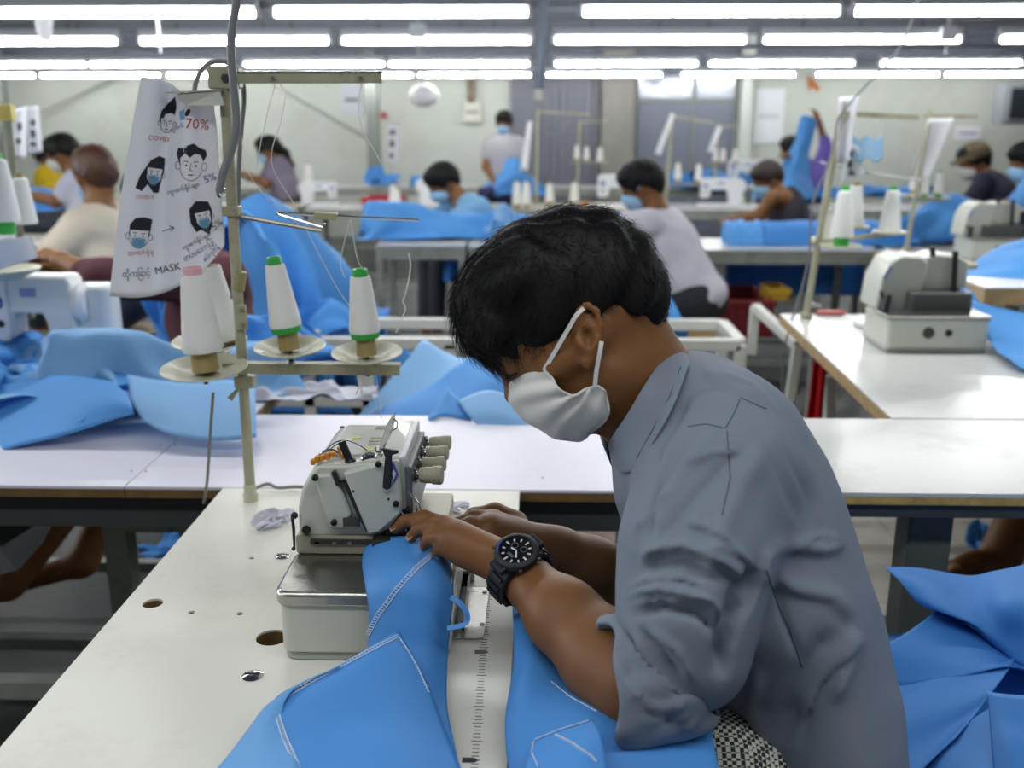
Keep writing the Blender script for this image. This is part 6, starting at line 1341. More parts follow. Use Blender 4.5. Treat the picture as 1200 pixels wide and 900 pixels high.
for j in range(nv):
    for i in range(nu):
        c = cols[i][j]; s = (i / (nu - 1)) * 2 - 1; out = (c - H(.03, -.04)).normalized()
        edge = abs(s)
        c = c + out * (.0022 * math.sin(j * .62 + 1.2 * edge) * (.3 + .7 * edge) + .0012 * noise.noise(c * 60))
        MV.append(c)
MF = [(j * nu + i, j * nu + i + 1, (j + 1) * nu + i + 1, (j + 1) * nu + i) for j in range(nv - 1) for i in range(nu - 1)]
MVa, MFa = np.array(MV), np.array(MF)
if (vnormals(MVa, MFa) * (np.array(CAM) - MVa)).sum() < 0: MFa = MFa[:, ::-1]
MVa = sculpt(MVa, MFa, [([(607, 446), (625, 442), (640, 438)], 3, -.0022, 1), ([(600, 455), (625, 451), (648, 446)], 2.5, .0022, .6), ([(602, 470), (630, 462), (655, 458)], 3, -.0022, .6),
    ([(620, 488), (645, 472), (664, 466)], 3, .003, .6), ([(648, 503), (653, 485), (662, 468)], 3, -.003, .7), ([(672, 508), (671, 485), (668, 467)], 3, .0028, .6), ([(688, 500), (684, 478), (680, 462)], 3, -.0025, .6), ([(703, 492), (697, 472), (692, 458)], 3, .002, .6)])
mask = mkobj('face_mask', MVa, MFa, MASKW, man, smooth=True, sharp=0, solid=.0016)
hem = MB()
edge = [MV[j * nu] for j in range(nv)]; hem.tube(edge, .0016, 6)
edge = [MV[j * nu + nu - 1] for j in range(nv)]; hem.tube(edge, .0016, 6)
hem.tube([MV[i] for i in range(nu)], .0012, 6); hem.tube([MV[(nv - 1) * nu + i] for i in range(nu)], .0012, 6)
hem.build('mask_hem', MASKW, mask, smooth=True)
for pts in ([(638, 433, .064), (655, 404, .074), (668, 382, .082), (675, 370, .086), (684, 361, .086)], [(697, 454, .071), (699, 435, .078), (703, 412, .086), (705, 400, .087)]):
    q = catmull([P(x, y, HD - s) for x, y, s in pts], 6); lp = MB()
    for a, c in zip(q, q[1:]): lp.bar(a, c, .0045, .0012, up=Bw)
    lp.build('ear_loop', mat('white_elastic', (228, 228, 222), .7), mask)

# --- shirt
SHIRT = fabric('grey_blue_shirt', (128, 138, 152), rough=.78, trans=.03, var=.03, bump=.35, bscale=1400)
s = SDF(.03)
s.cap(P(796, 492, BD), P(818, 528, BD), .058, .088, k=.03)
s.cap(P(824, 512, 1.07), P(824, 512, 1.25), .062, .062, k=.05)
s.ell(P(842, 562, BD + .01), (.114, .15, .155), np.array([[(Rw * .86 + Uw * .5)[i], (Uw * .86 - Rw * .5)[i], Bw[i]] for i in range(3)]), k=.04)
s.ell(P(890, 690, BD + .02), (.118, .17, .165), np.array([[(Rw * .93 + Uw * .36)[i], (Uw * .93 - Rw * .36)[i], Bw[i]] for i in range(3)]), k=.05)
s.ell(P(945, 815, BD + .03), (.092, .145, .155), np.array([[(Rw * .97 + Uw * .2)[i], (Uw * .97 - Rw * .2)[i], Bw[i]] for i in range(3)]), k=.05)
s.ell(P(952, 915, BD + .02), (.092, .13, .175), k=.04)
s.cap(P(786, 580, BD + .03), P(798, 680, BD + .06), .045, .05, k=.04)
# sleeves
s.chain([P(850, 520, 1.06), P(838, 560, 1.02), P(815, 650, .985), P(806, 720, .975), P(812, 768, .972)], [.072, .074, .073, .064, .054], k=.03)
s.chain([P(815, 520, 1.3), P(800, 620, 1.36), P(785, 690, 1.38)], [.07, .065, .06], k=.03)
s.half(P(950, 925, BD), -Uw + Rw * -.10, k=.01)
ST = [([(728, 690), (760, 678), (800, 676), (835, 690)], 4, .005, .5), ([(740, 712), (770, 704), (812, 706)], 4, .005, .5), ([(890, 668), (870, 650), (845, 640), (815, 640)], 5, .006, .5),
      ([(742, 625), (765, 600), (790, 575)], 6, .005, .6), ([(1000, 760), (965, 810), (930, 880)], 6, -.007, .7), ([(915, 520), (950, 590), (965, 650)], 4, -.004, .6), ([(930, 640), (955, 628), (980, 632)], 5, .005, .5), ([(835, 430), (880, 452), (915, 490)], 5, .004, .6),
      ([(858, 735), (880, 712), (892, 680)], 4, -.006, .6), ([(806, 545), (840, 530), (870, 528)], 5, .004, .6), ([(775, 560), (765, 600), (760, 640)], 5, -.005, .6), ([(905, 505), (870, 560), (835, 640), (822, 720)], 16, .006, .6),
      ([(845, 500), (800, 545), (760, 620), (745, 700)], 14, .007, .7),
      ([(800, 520), (775, 570), (752, 640), (742, 690)], 9, -.006, .8),
      ([(880, 520), (850, 545), (800, 600), (770, 650)], 9, -.005, .7),
      ([(730, 700), (775, 690), (830, 702), (850, 730)], 8, .009, .5),
      ([(735, 722), (780, 712), (820, 722), (845, 752)], 7, -.009, .6),
      ([(745, 650), (800, 640), (850, 660), (885, 690)], 9, .008, .5),
      ([(745, 670), (800, 665), (850, 688)], 8, -.006, .5),
      ([(735, 730), (760, 770), (790, 805), (808, 822)], 5, .006, .5),
      ([(745, 735), (775, 765), (800, 800)], 4, -.006, .5),
      ([(760, 735), (795, 765), (812, 800)], 5, .006, .5),
      ([(800, 610), (830, 620), (880, 655)], 6, .006, .5), ([(800, 610), (775, 640), (745, 660)], 6, .005, .5),
      ([(893, 665), (870, 700), (850, 760), (845, 800)], 8, -.020, 1.3),
      ([(905, 640), (897, 668), (893, 690)], 9, .006, .6),
      ([(985, 735), (960, 770), (930, 820), (915, 880)], 12, -.010, 1.6),
      ([(1003, 735), (990, 770), (975, 830)], 12, .008, .7),
      ([(905, 650), (925, 640), (960, 645), (990, 640)], 10, .009, .6),
      ([(900, 672), (930, 690), (975, 700), (1000, 730)], 12, .008, .6),
      ([(905, 660), (915, 720), (940, 780)], 5, -.005, .6),
      ([(880, 500), (915, 560), (940, 620)], 9, -.004, .7), ([(935, 520), (965, 590), (985, 650)], 10, .005, .7),
      ([(890, 780), (880, 830), (905, 890)], 10, .007, .7),
      ([(820, 430), (850, 450), (890, 470)], 8, .005, .7), ([(810, 450), (790, 490), (770, 520), (760, 560)], 6, -.006, .8),
      ([(800, 460), (835, 450), (868, 458)], 7, -.004, .7)]
def shirt_post(V, F):
    N = vnormals(V, F); w = np.array([noise.noise(Vector(v) * 9) * .004 + noise.noise(Vector(v) * 22 + Vector((9, 3, 1))) * .0018 for v in V])
    return V + N * w[:, None]
shirt = sdf_part(s, 'shirt', SHIRT, man, h=.0046, smooth=2, strokes=ST, post=shirt_post)
# cuff rolled up over the elbow
CU0, CU1 = P(764, 797, .975), P(824, 786, .975)
cd = (CU1 - CU0).normalized(); uu = (Uw - cd * Uw.dot(cd)).normalized(); vv = cd.cross(uu)
nn = 96; prof_ = catmull([(.056, .040, 0), (.046, .050, 0), (.02, .056, 0), (-.008, .060, 0), (-.030, .0625, 0), (-.037, .0605, 0), (-.036, .0575, 0), (-.02, .0555, 0), (0, .054, 0)], 4)
cuff_v = []
for j, (off, rr, _) in enumerate(prof_):
    for a in range(nn):
        t = a * 2 * math.pi / nn
        w = 1 + .03 * math.sin(3 * t + j * .2) + .02 * math.sin(7 * t + j * .35) + .01 * math.sin(13 * t - j * .3)
        cuff_v.append(CU0 + cd * (off + .007 * math.sin(2 * t + .5) + .003 * math.sin(5 * t)) + (uu * math.cos(t) * 1.10 + vv * math.sin(t) * .92) * rr * w)
cuff_f = np.array([(j * nn + a, j * nn + (a + 1) % nn, (j + 1) * nn + (a + 1) % nn, (j + 1) * nn + a) for j in range(len(prof_) - 1) for a in range(nn)])
cuff_v = np.array([list(q) for q in cuff_v])
if (vnormals(cuff_v, cuff_f) * (cuff_v - np.array(CU0))).sum() < 0: cuff_f = cuff_f[:, ::-1]
cuff_v = sculpt(cuff_v, cuff_f, [([(722, 735), (745, 765), (775, 795), (800, 812)], 4, .006, .6), ([(730, 733), (762, 762), (800, 790)], 3.5, -.006, .6), ([(738, 728), (775, 752), (812, 778)], 4, .006, .6),
    ([(728, 768), (742, 800), (768, 822), (790, 820)], 4, -.005, .5), ([(785, 805), (782, 835), (788, 862)], 3, -.006, .6), ([(792, 808), (800, 840), (815, 858)], 3.5, .005, .6), ([(735, 795), (750, 815), (775, 832)], 4, .005, .6), ([(755, 835), (770, 842), (784, 838)], 2.5, -.004, .6)])
mkobj('rolled_cuff', cuff_v, cuff_f, SHIRT, man, smooth=True, sharp=0, solid=.0015)
# collar
top = [(789, 411, BD), (779, 417, BD - .05), (757, 448, BD - .082), (737, 482, BD - .084), (717, 512, BD - .066), (713, 524, BD - .03)]
mid = [(800, 412, BD), (794, 420, BD - .065), (774, 458, BD - .100), (754, 499, BD - .104), (731, 531, BD - .082), (719, 538, BD - .035)]
bot = [(812, 424, BD + .0), (806, 432, BD - .085), (791, 472, BD - .130), (768, 515, BD - .136), (746, 550, BD - .112), (727, 555, BD - .045)]
cr = []
for r in (top, mid, bot):
    n_ = [P(*q) for q in r]; cr.append([mirror(p, P(790, 411, BD), Bw) for p in n_[::-1]][:-1] + n_)
collar = grid_patch('collar', cr, SHIRT, man, k=5, solid=.003, sub=1)
cs = MB(); cs.tube([hit(collar, x, y, .0022) for x, y in ((798, 432), (786, 466), (766, 506), (748, 538)) if hit(collar, x, y)], .0007, 5)
# sewn lines of the shirt: yoke, armhole and back seam
for pix in ([(806, 500), (828, 497), (850, 502)], [(850, 502), (860, 485), (868, 466)], [(868, 466), (885, 474), (900, 480)], [(898, 668), (910, 705), (925, 735), (942, 788)], [(852, 505), (856, 560), (845, 610)]):
    q = []
    for a, c in zip(pix, pix[1:]):
        for i in range(8): q.append(hit(shirt, a[0] + (c[0] - a[0]) * i / 8, a[1] + (c[1] - a[1]) * i / 8, .0004))
    q = [x for x in q if x is not None]
    if len(q) > 2: cs.tube(q, .00055, 5)
cs.build('seam_thread', mat('dark_seam', (88, 96, 110), .8), shirt)

# --- check trousers
CHK = mat('check_cloth', (176, 180, 170), .8)
nt = CHK.node_tree; bs = nt.nodes['Principled BSDF']; tc = nt.nodes.new('ShaderNodeTexCoord'); ck = nt.nodes.new('ShaderNodeTexChecker')
ck.inputs['Scale'].default_value = 210; ck.inputs[1].default_value = srgb(214, 212, 196); ck.inputs[2].default_value = srgb(34, 42, 46)
nt.links.new(tc.outputs['Object'], ck.inputs[0]); nt.links.new(ck.outputs[0], bs.inputs[0])
t = SDF(.03)
HP1, HP2 = P(935, 915, 1.06), P(940, 895, 1.26)
t.cap(HP1 + Bw * -.06, HP2, .085, .085)
t.cap(P(915, 935, 1.13), KN, .085, .065); t.cap(HP2, KF, .088, .065)
t.cap(P(845, 905, 1.07), P(915, 935, 1.12), .066, .08)
t.cap(KN, FE1 + Vector((0, 0, .06)), .062, .045); t.cap(KF, FE2 + Vector((0, 0, .06)), .062, .045)
sdf_part(t, 'trousers', CHK, man, h=.009, smooth=2)
f_ = SDF(.02)
for q in (FE1, FE2):
    f_.cap(q + Vector((0, 0, .08)), q + Vector((0, 0, -.03)), .036, .032); f_.cap(q + Vector((.02, 0, -.055)), q + Vector((-.13, 0, -.066)), .032, .022)
sdf_part(f_, 'foot', SKIN, man, h=.008, smooth=1)
# the stool he sits on
seat_mid = (HP1 + HP2) / 2; zs = seat_mid.z - .12
seat_o = thing('stool', (seat_mid.x, seat_mid.y, 0), 'wooden stool under the foreground worker, mostly hidden by his shirt', 'stool')
MB().box(seat_mid.x - .17, seat_mid.x + .17, seat_mid.y - .2, seat_mid.y + .2, zs - .03, zs).build('seat', PALEWOOD, seat_o, bevel=.006)
for i in (-1, 1):
    for j in (-1, 1): MB().box(seat_mid.x + i * .14 - .016, seat_mid.x + i * .14 + .016, seat_mid.y + j * .17 - .016, seat_mid.y + j * .17 + .016, 0, zs - .03).build('leg', FRAME, seat_o)

# ------------------------------------------------------------------ his watch
wc = P(617, 656, 1.105)                                  # centre of the dial
wa = (P(650, 712, 1.10) - P(590, 655, 1.16)).normalized()        # along the forearm
wn = (Bw * .62 + Uw * .74 - Rw * .1); wn = (wn - wa * wn.dot(wa)).normalized(); ws = wa.cross(wn).normalized()
WA = P(609, 672, 1.142)
wc = WA + wn * .0335
wt = thing('wristwatch', wc, 'chunky black digital-analogue watch on the near wrist of the foreground worker', 'watch')
sm = MB(); n = 36; rows = []
for j, x in enumerate((-.0125, -.011, .011, .0125)):
    row = []
    for a in range(n):
        tt = a * 2 * math.pi / n; r = 1.0 if j in (1, 2) else .95
        gro = 1 + (.02 if a % 3 == 0 else 0)
        row.append(WA + wa * x + (wn * math.cos(tt) * .0318 + ws * math.sin(tt) * .0345) * r * gro)
    rows.append(row)
V = [p for r in rows for p in r]
strap = mkobj('strap', V, [(j * n + a, j * n + (a + 1) % n, (j + 1) * n + (a + 1) % n, (j + 1) * n + a) for j in range(3) for a in range(n)], RUBBER, wt, smooth=True, sharp=25, solid=.004, soff=1)
rb = MB()
for k_ in range(14):
    tt = math.pi * (.30 + 1.4 * k_ / 13)
    c = WA + (wn * math.cos(tt) * .0375 + ws * math.sin(tt) * .0402); tn = (-wn * math.sin(tt) + ws * math.cos(tt)).normalized(); nn_ = (wn * math.cos(tt) + ws * math.sin(tt)).normalized()
    rb.obox(c, wa * .0105, tn * .0024, nn_ * .0011)
rb.build('strap_rib', RUBBER, strap, bevel=.0005)
cse = MB().lathe([(0, -.004), (.0205, -.004), (.0245, .000), (.0262, .004), (.0255, .0078), (.0225, .0102), (.0200, .0104), (.0192, .0086)], wc, wn, n=40)
case = cse.build('case', RUBBER, wt, smooth=True)
lug = MB()
for s1 in (-1, 1):
    lug.obox(wc + ws * s1 * .024 + wn * .001, wa * .011, ws * .008, wn * .0045)
lug.build('strap_lug', RUBBER, wt, bevel=.002)
bt_ = MB()
for a in (.5, -.5, math.pi - .5, math.pi + .5):
    d = (wa * math.cos(a) + ws * math.sin(a)); bt_.cyl(wc + d * .0245 + wn * .003, wc + d * .0295 + wn * .003, .0026, .0024, 12)
bt_.build('button', DKSTEEL, wt, smooth=True)
MB().lathe([(0, .0068), (.0190, .0068), (.0193, .0088)], wc, wn, n=36).build('dial', mat('dial_black', (12, 13, 17), .3), wt, smooth=True)
arcb = MB()
for a in range(-3, 4):
    th = 2.5 + a * .12; arcb.obox(wc + (wa * math.cos(th) + ws * math.sin(th)) * .0215 + wn * .0103, (wa * math.cos(th) + ws * math.sin(th)) * .0009, (-wa * math.sin(th) + ws * math.cos(th)) * .0014, wn * .0004)
arcb.build('blue_bezel_print', mat('blue_print', (66, 84, 168), .4), wt)
dm = MB()
for k_ in range(12):
    th = k_ * math.pi / 6; r_ = .0155; l_ = .0022 if k_ % 3 else .0034
    d = wa * math.cos(th) + ws * math.sin(th); dm.obox(wc + d * r_ + wn * .0072, d * l_ * .8, d.cross(wn) * .0009, wn * .0004)
for th, l_ in ((.7, .0105), (2.9, .0075)):
    d = wa * math.cos(th) + ws * math.sin(th); dm.obox(wc + d * l_ / 2 + wn * .0080, d * l_ / 2, d.cross(wn) * .0009, wn * .0003)
dm.build('dial_markings', mat('lume_white', (222, 226, 230), .4), wt)
sbd = MB()
for th, r_ in ((3.6, .0085), (5.2, .0085)):
    d = wa * math.cos(th) + ws * math.sin(th); sbd.lathe([(.0032, 0), (.0040, .0006), (.0044, 0)], wc + d * r_ + wn * .0070, wn, n=18)
sbd.obox(wc - wa * .0 + ws * .0085 + wn * .0071, wa * .0048, ws * .0018, wn * .0003)
sbd.build('subdial', mat('subdial_grey', (120, 126, 136), .3, metal=.5), wt, smooth=True)
# ------------------------------------------------------------------ the other workers
def axes_from(f, u):
    f = Vector(f).normalized(); u = Vector(u); u = (u - f * u.dot(f)).normalized(); return f, u, f.cross(u)
def worker(label, J, D, face, cloth_c, hairc=HAIR, skin=SKIN, maskm=MASKB, h=.011, sleeve=.55, up=(0, 0, 1), hairkind='short', shirtm=None, trous=(52, 56, 66), knee=None, yb=0, tank=False, hands=True, feet=True):
    """J: joints as pixel and extra depth; D: depth of the figure; face: direction looked at"""
    G = {k: P(v[0], v[1], D + (v[2] if len(v) > 2 else 0)) for k, v in J.items()}
    hp = G['hip']
    t = thing('person', (hp.x, hp.y, 0), label, 'person')
    f, u, s_ = axes_from(face, up)
    M = np.array([[f[i], u[i], s_[i]] for i in range(3)]); C = G['head']
    Hh = lambda a, b_, c=0: C + f * a + u * b_ + s_ * c
    ax = (G['shl'] - G['shr']); ax.normalize()
    b = SDF(.02)
    b.ell(Hh(-.005, .02), (.092, .088, .074), M); b.ell(Hh(.035, -.03), (.058, .068, .056), M); b.ell(Hh(.06, -.085), (.02, .018, .022), M)
    b.cap(Hh(.088, .01), Hh(.104, -.022), .009, .012, k=.012)
    b.ell(Hh(.088, -.055), (.012, .008, .022), M, k=.006); b.cap(Hh(.083, .022, .034), Hh(.083, .022, -.034), .009, .009, k=.014)
    for q in (-1, 1): b.ell(Hh(-.005, -.012, q * .074), (.014, .028, .009), M, k=.006)
    nb = (G['shl'] + G['shr']) / 2
    b.cap(Hh(-.025, -.05), nb + (C - nb) * .12, .052, .055, k=.03)
    b.cap(nb, hp, .08, .1, k=.04)
    for q in ('l', 'r'):
        sh, el, wr = G['sh' + q], G['el' + q], G['wr' + q]
        b.cap(nb, sh, .06, .045, k=.03); b.cap(sh, el, .046, .039, k=.025); b.cap(el, wr, .038, .026, k=.02)
        if hands:
            d = (wr - el).normalized(); w_ = d.cross(Vector((0, 0, 1)))
            w_ = w_.normalized() if w_.length > .1 else Vector((1, 0, 0)); dn = Vector((0, 0, -1)); dn = (dn - d * dn.dot(d)).normalized()
            kn = wr + d * .085
            b.cap(wr, kn, .026, .022, k=.02)
            for i in range(4):
                o_ = w_ * (.027 - .018 * i); b.chain([wr + d * .04 + o_ * .8, kn + o_, kn + o_ + d * .034 + dn * .012, kn + o_ + d * .05 + dn * .034], [.014, .0115, .0105, .009], k=.006)
            b.chain([wr + d * .02 + w_ * .02, wr + d * .05 + w_ * .045 + dn * .01, wr + d * .085 + w_ * .05 + dn * .02], [.015, .012, .01], k=.008)
    sdf_part(b, 'body', skin, t, h=h, smooth=1)
    # shirt
    s = SDF(.04); m = shirtm or fabric('shirt_%d_%d_%d' % cloth_c, cloth_c, rough=.8, trans=.05, bump=.2, bscale=300)
    mid = nb.lerp(hp, .5)
    dn = (hp - nb).normalized(); fr2 = ax.cross(dn).normalized()
    Mt = np.array([[ax[i], dn[i], fr2[i]] for i in range(3)]); L_ = (hp - nb).length
    s.ell(nb.lerp(hp, .30), (.175 if not tank else .15, L_ * .42, .125), Mt); s.ell(nb.lerp(hp, .72), (.165, L_ * .42, .13), Mt); s.ell(hp, (.17, .1, .14), Mt)
    if not tank:
        s.cap(G['shr'].lerp(nb, .2), G['shl'].lerp(nb, .2), .070, .070, k=.05)
        s.cap(nb - dn * .02, nb + dn * .04, .066, .09, k=.04)
        for q in ('l', 'r'):
            sh, el, wr = G['sh' + q], G['el' + q], G['wr' + q]
            if sleeve <= 1: s.cap(sh, sh.lerp(el, sleeve), .068, .062, k=.03)
            else: s.cap(sh, el, .068, .058, k=.03); s.cap(el, el.lerp(wr, sleeve - 1), .056, .046, k=.02)
    def post(V, F):
        N = vnormals(V, F); w = np.array([noise.noise(Vector(v) * 7) * .010 + noise.noise(Vector(v) * 17) * .005 for v in V]); return V + N * w[:, None]
    sdf_part(s, 'shirt', m, t, h=h * 1.15, smooth=2, post=post)
    # trousers, legs under the table
    kd = Vector(knee) if knee is not None else Vector((f.x, f.y, 0)).normalized()
    tr_ = SDF(.03)
    if feet:
        stand = hp.z > .85
        for q in (-1, 1):
            o_ = ax * .085 * q
            k0 = hp + o_ + (Vector((0, 0, -.40)) if stand else kd * .38 + Vector((0, 0, .0)))
            k0.z = max(k0.z, .42); fo = Vector((k0.x, k0.y, .10)) + (Vector() if stand else kd * .02)
            tr_.cap(hp + o_, k0, .088, .064); tr_.cap(k0, fo + Vector((0, 0, .08)), .062, .05)
        tr_.cap(hp - ax * .06, hp + ax * .06, .12, .12)
        sdf_part(tr_, 'trousers', mat('trousers_%d_%d_%d' % trous, trous, .8, var=.1), t, h=.014, smooth=1)
        fo_ = SDF(.02)
        for q in (-1, 1):
            o_ = ax * .085 * q; k0 = hp + o_ + (Vector((0, 0, -.40)) if stand else kd * .38); p_ = Vector((k0.x, k0.y, .04)) + (Vector() if stand else kd * .02)
            fo_.cap(p_ + Vector((0, 0, .12)), p_, .036, .034); fo_.cap(p_, p_ + kd * .13 + Vector((0, 0, -.012)), .034, .025)
        sdf_part(fo_, 'feet', skin, t, h=.013, smooth=1)
        if not stand:
            zs = hp.z - .128
            so_ = thing('stool', (hp.x, hp.y, 0), 'wooden stool under the ' + ' '.join(label.split()[:10]), 'stool')
            MB().box(hp.x - .15, hp.x + .15, hp.y - .15, hp.y + .15, zs - .03, zs).build('seat', PALEWOOD, so_, bevel=.004)
            for i in (-1, 1):
                for j in (-1, 1): MB().box(hp.x + i * .12 - .014, hp.x + i * .12 + .014, hp.y + j * .12 - .014, hp.y + j * .12 + .014, 0, zs - .03).build('leg', FRAME, so_)
    # hair
    hs = SDF(.02)
    hs.ell(Hh(-.012, .032), (.104, .098, .086), M); hs.ell(Hh(.04, .075), (.062, .045, .066), M, k=.03); hs.ell(Hh(-.05, .0), (.055, .075, .07), M, k=.03)
    hs.ell(Hh(.105, -.05), (.085, .078, .14), M, k=.006, sub=True)
    for q in (-1, 1): hs.ell(Hh(-.01, -.065, q * .05), (.045, .06, .07), M, k=.01, sub=True)
    if hairkind == 'tail':
        hs.chain([Hh(-.09, .02), Hh(-.13, -.06), Hh(-.14, -.17), Hh(-.12, -.27)], [.03, .036, .03, .012], k=.02)
    if hairkind == 'bun': hs.ell(Hh(-.11, .03), (.045, .045, .045), M, k=.015)
    if hairkind == 'long':
        for q in (-1, 0, 1): hs.chain([Hh(-.06, .0, q * .06), Hh(-.08, -.1, q * .055), Hh(-.075, -.2, q * .045)], [.04, .045, .025], k=.03)
    ho = sdf_part(hs, 'hair', hairc, t, h=h * .8, smooth=1, extra=lambda X, d: d + .003 * np.sin(X[:, 0] * 150 + 3 * np.sin(X[:, 2] * 60)) * np.sin(X[:, 2] * 120 + X[:, 1] * 90))
    e = MB()
    for q in (-1, 1): e.ball(Hh(.083, .004, q * .032), .0085, 6)
    e.build('eyes', HAIR, t, smooth=True)
    if maskm:
        ms = SDF(.02); ms.ell(Hh(.048, -.045), (.063, .058, .060), M); ms.cap(Hh(.09, .0), Hh(.104, -.022), .012, .018, k=.02)
        ms.half(Hh(.03, 0), -f, k=.002); ms.half(Hh(.0, .002), u, k=.004)
        mo = sdf_part(ms, 'face_mask', maskm, t, h=h * .7, smooth=1)
        for q in (-1, 1): MB().tube([Hh(.036, -.015, q * .062), Hh(.0, .005, q * .082)], .0024, 5).build('ear_loop', maskm, mo)
    return t, G, (Hh, M, f, u, s_)
LFT = -1 * Vector((1, 0, 0)); FWD = Vector((0, 1, 0)); TOV = Vector((0, -1, 0))
# man in white, back right of the dark head
wk1 = worker('person in a loose white shirt bending over a machine, behind the foreground worker', dict(head=(753, 218), shl=(757, 262, -.12), shr=(790, 262, .15), ell=(715, 262, -.06), elr=(735, 268, .25), wrl=(728, 262, .0), wrr=(722, 262, .2), hip=(818, 352, 0)), 4.6, (-.85, .2, -.42), (206, 204, 214), h=.009, sleeve=.42, trous=(34, 36, 44), maskm=MASKB, knee=(-.8, .6, 0))
worker('person in pale blue with black hair bent low over the middle bench', dict(head=(520, 214), shl=(560, 245, -.1), shr=(535, 240, .15), ell=(522, 264, -.15), elr=(505, 258, .15), wrl=(492, 262, -.1), wrr=(488, 258, .1), hip=(580, 290, .1)), 5.9, (-.75, -.35, -.55), (128, 176, 214), sleeve=1.5, knee=(-1, 0, 0))
worker('standing person in a grey T-shirt and blue mask near the centre of the back wall', dict(head=(591, 145), shl=(574, 168), shr=(607, 168), ell=(569, 196, -.03), elr=(611, 196), wrl=(580, 214, -.12), wrr=(598, 212, -.15), hip=(592, 225, .05)), 9.3, (-.25, -1, -.2), (178, 178, 184), sleeve=.55, hairkind='bun', trous=(50, 50, 92))
worker('person with a long ponytail in patterned grey sitting left of centre', dict(head=(315, 176), shl=(326, 196, -.1), shr=(322, 195, .15), ell=(312, 216, -.15), elr=(308, 212, .15), wrl=(292, 208, -.1), wrr=(290, 206, .1), hip=(342, 238, 0)), 8.35, (-1, 0, -.3), (128, 120, 138), sleeve=.6, hairkind='tail', knee=(-1, 0, 0), trous=(70, 60, 60))
worker('person with ginger-brown hair in a cream top beside the hanging poster', dict(head=(112, 206), shl=(92, 268, -.15), shr=(140, 250, .15), ell=(62, 298, -.2), elr=(100, 290, .3), wrl=(50, 296, .1), wrr=(60, 300, .35), hip=(140, 350, 0)), 4.0, (-.7, .7, -.3), (212, 202, 184), hairc=HAIRB, sleeve=.9, knee=(-.6, .8, 0), h=.009)
worker('person with black hair and white mask at far left behind the ginger-haired one', dict(head=(74, 180), shl=(90, 212, -.1), shr=(98, 212, .15), ell=(66, 236, -.15), elr=(76, 236, .15), wrl=(44, 232, -.1), wrr=(48, 230, .1), hip=(108, 262, 0)), 6.0, (-1, 0, -.35), (196, 198, 214), maskm=MASKW, sleeve=.7, knee=(-1, 0, 0))
worker('person in a yellow top half hidden behind the white-masked one at far left', dict(head=(55, 186), shl=(54, 204, -.1), shr=(64, 202, .15), ell=(46, 222), elr=(50, 222, .15), wrl=(34, 222, -.1), wrr=(36, 220, .1), hip=(66, 240, 0)), 8.6, (-1, 0, -.3), (232, 196, 40), sleeve=.5, knee=(-1, 0, 0))
worker('person in a dark sleeveless top right of the man in white', dict(head=(900, 210), shl=(905, 232, -.14), shr=(926, 238, .14), ell=(888, 254, -.1), elr=(892, 250, .15), wrl=(868, 256, -.1), wrr=(872, 254, .1), hip=(936, 275, .1)), 6.5, (-.9, -.2, -.5), (44, 42, 52), hairc=mat('dark_brown_hair', (46, 32, 26), .5), sleeve=0, tank=True, knee=(-1, 0, 0))
worker('person in a purple long-sleeved top raising one arm holding up blue fabric', dict(head=(928, 176), shl=(936, 196, -.1), shr=(958, 200, .12), ell=(944, 192, -.1), elr=(968, 172, .1), wrl=(930, 186, -.15), wrr=(960, 144, .05), hip=(946, 236, .1)), 8.6, (-.7, .6, -.2), (132, 112, 200), sleeve=1.3, maskm=None)
w7, G7, (Hh7, M7, f7, u7, s7) = worker('person in a patterned cap, white mask and navy top at the right', dict(head=(1142, 190), shl=(1152, 214, -.12), shr=(1168, 214, .12), ell=(1140, 236, -.15), elr=(1150, 232, .15), wrl=(1112, 236, -.12), wrr=(1118, 232, .1), hip=(1184, 262, 0)), 6.4, (-1, -.1, -.38), (40, 42, 62), sleeve=.8, maskm=MASKW, knee=(-1, 0, 0))
cp = SDF(.01); cp.ell(Hh7(-.006, .05), (.112, .085, .094), M7); cp.half(Hh7(0, .03), -u7, k=.004); cp.ell(Hh7(.10, .04), (.055, .012, .07), M7, k=.01)
sdf_part(cp, 'cap', mat('camo_cap', (96, 84, 62), .8, var=.35, vscale=30), w7, h=.009)
worker('person at the right edge of the picture, only hair and a blue sleeve in view', dict(head=(1204, 190), shl=(1212, 214, -.12), shr=(1230, 214, .12), ell=(1195, 236, -.15), elr=(1200, 232, .15), wrl=(1180, 240, -.12), wrr=(1186, 236, .1), hip=(1240, 262, 0)), 5.6, (-1, -.1, -.3), (98, 160, 220), hairkind='long', sleeve=1.2, knee=(-1, 0, 0))
# person in maroon behind the poster, leaning on the table at the left
wm, Gm, _ = worker('person in a maroon long-sleeved top sitting behind the hanging poster', dict(head=(196, 232), shl=(262, 330, -.06), shr=(215, 318, .24), ell=(120, 328, -.12), elr=(130, 322, .36), wrl=(72, 306, .0), wrr=(70, 312, .3), hip=(262, 455, .05)), 2.95, (-.7, -.3, -.45), (84, 44, 52), sleeve=1.35, h=.008, maskm=MASKB, knee=(-1, -.25, 0), trous=(120, 126, 148), feet=False)
lg = SDF(.02)
for kx, ky, fx, fy, dd in ((70, 590, 10, 685, 0), (128, 560, 96, 660, .15)):
    A, B, C_ = Gm['hip'] + Vector((0, 0, -.04)), P(kx + 30, ky - 30, 2.62 + dd), P(fx, fy, 2.5 + dd)
    lg.chain([A, B, C_], [.075, .058, .042], k=.02)
    lg.cap(C_, C_ + Vector((-.13, -.05, -.03)), .036, .026)
sdf_part(lg, 'bare_legs', SKIN, wm, h=.011)
sh_ = SDF(.03)
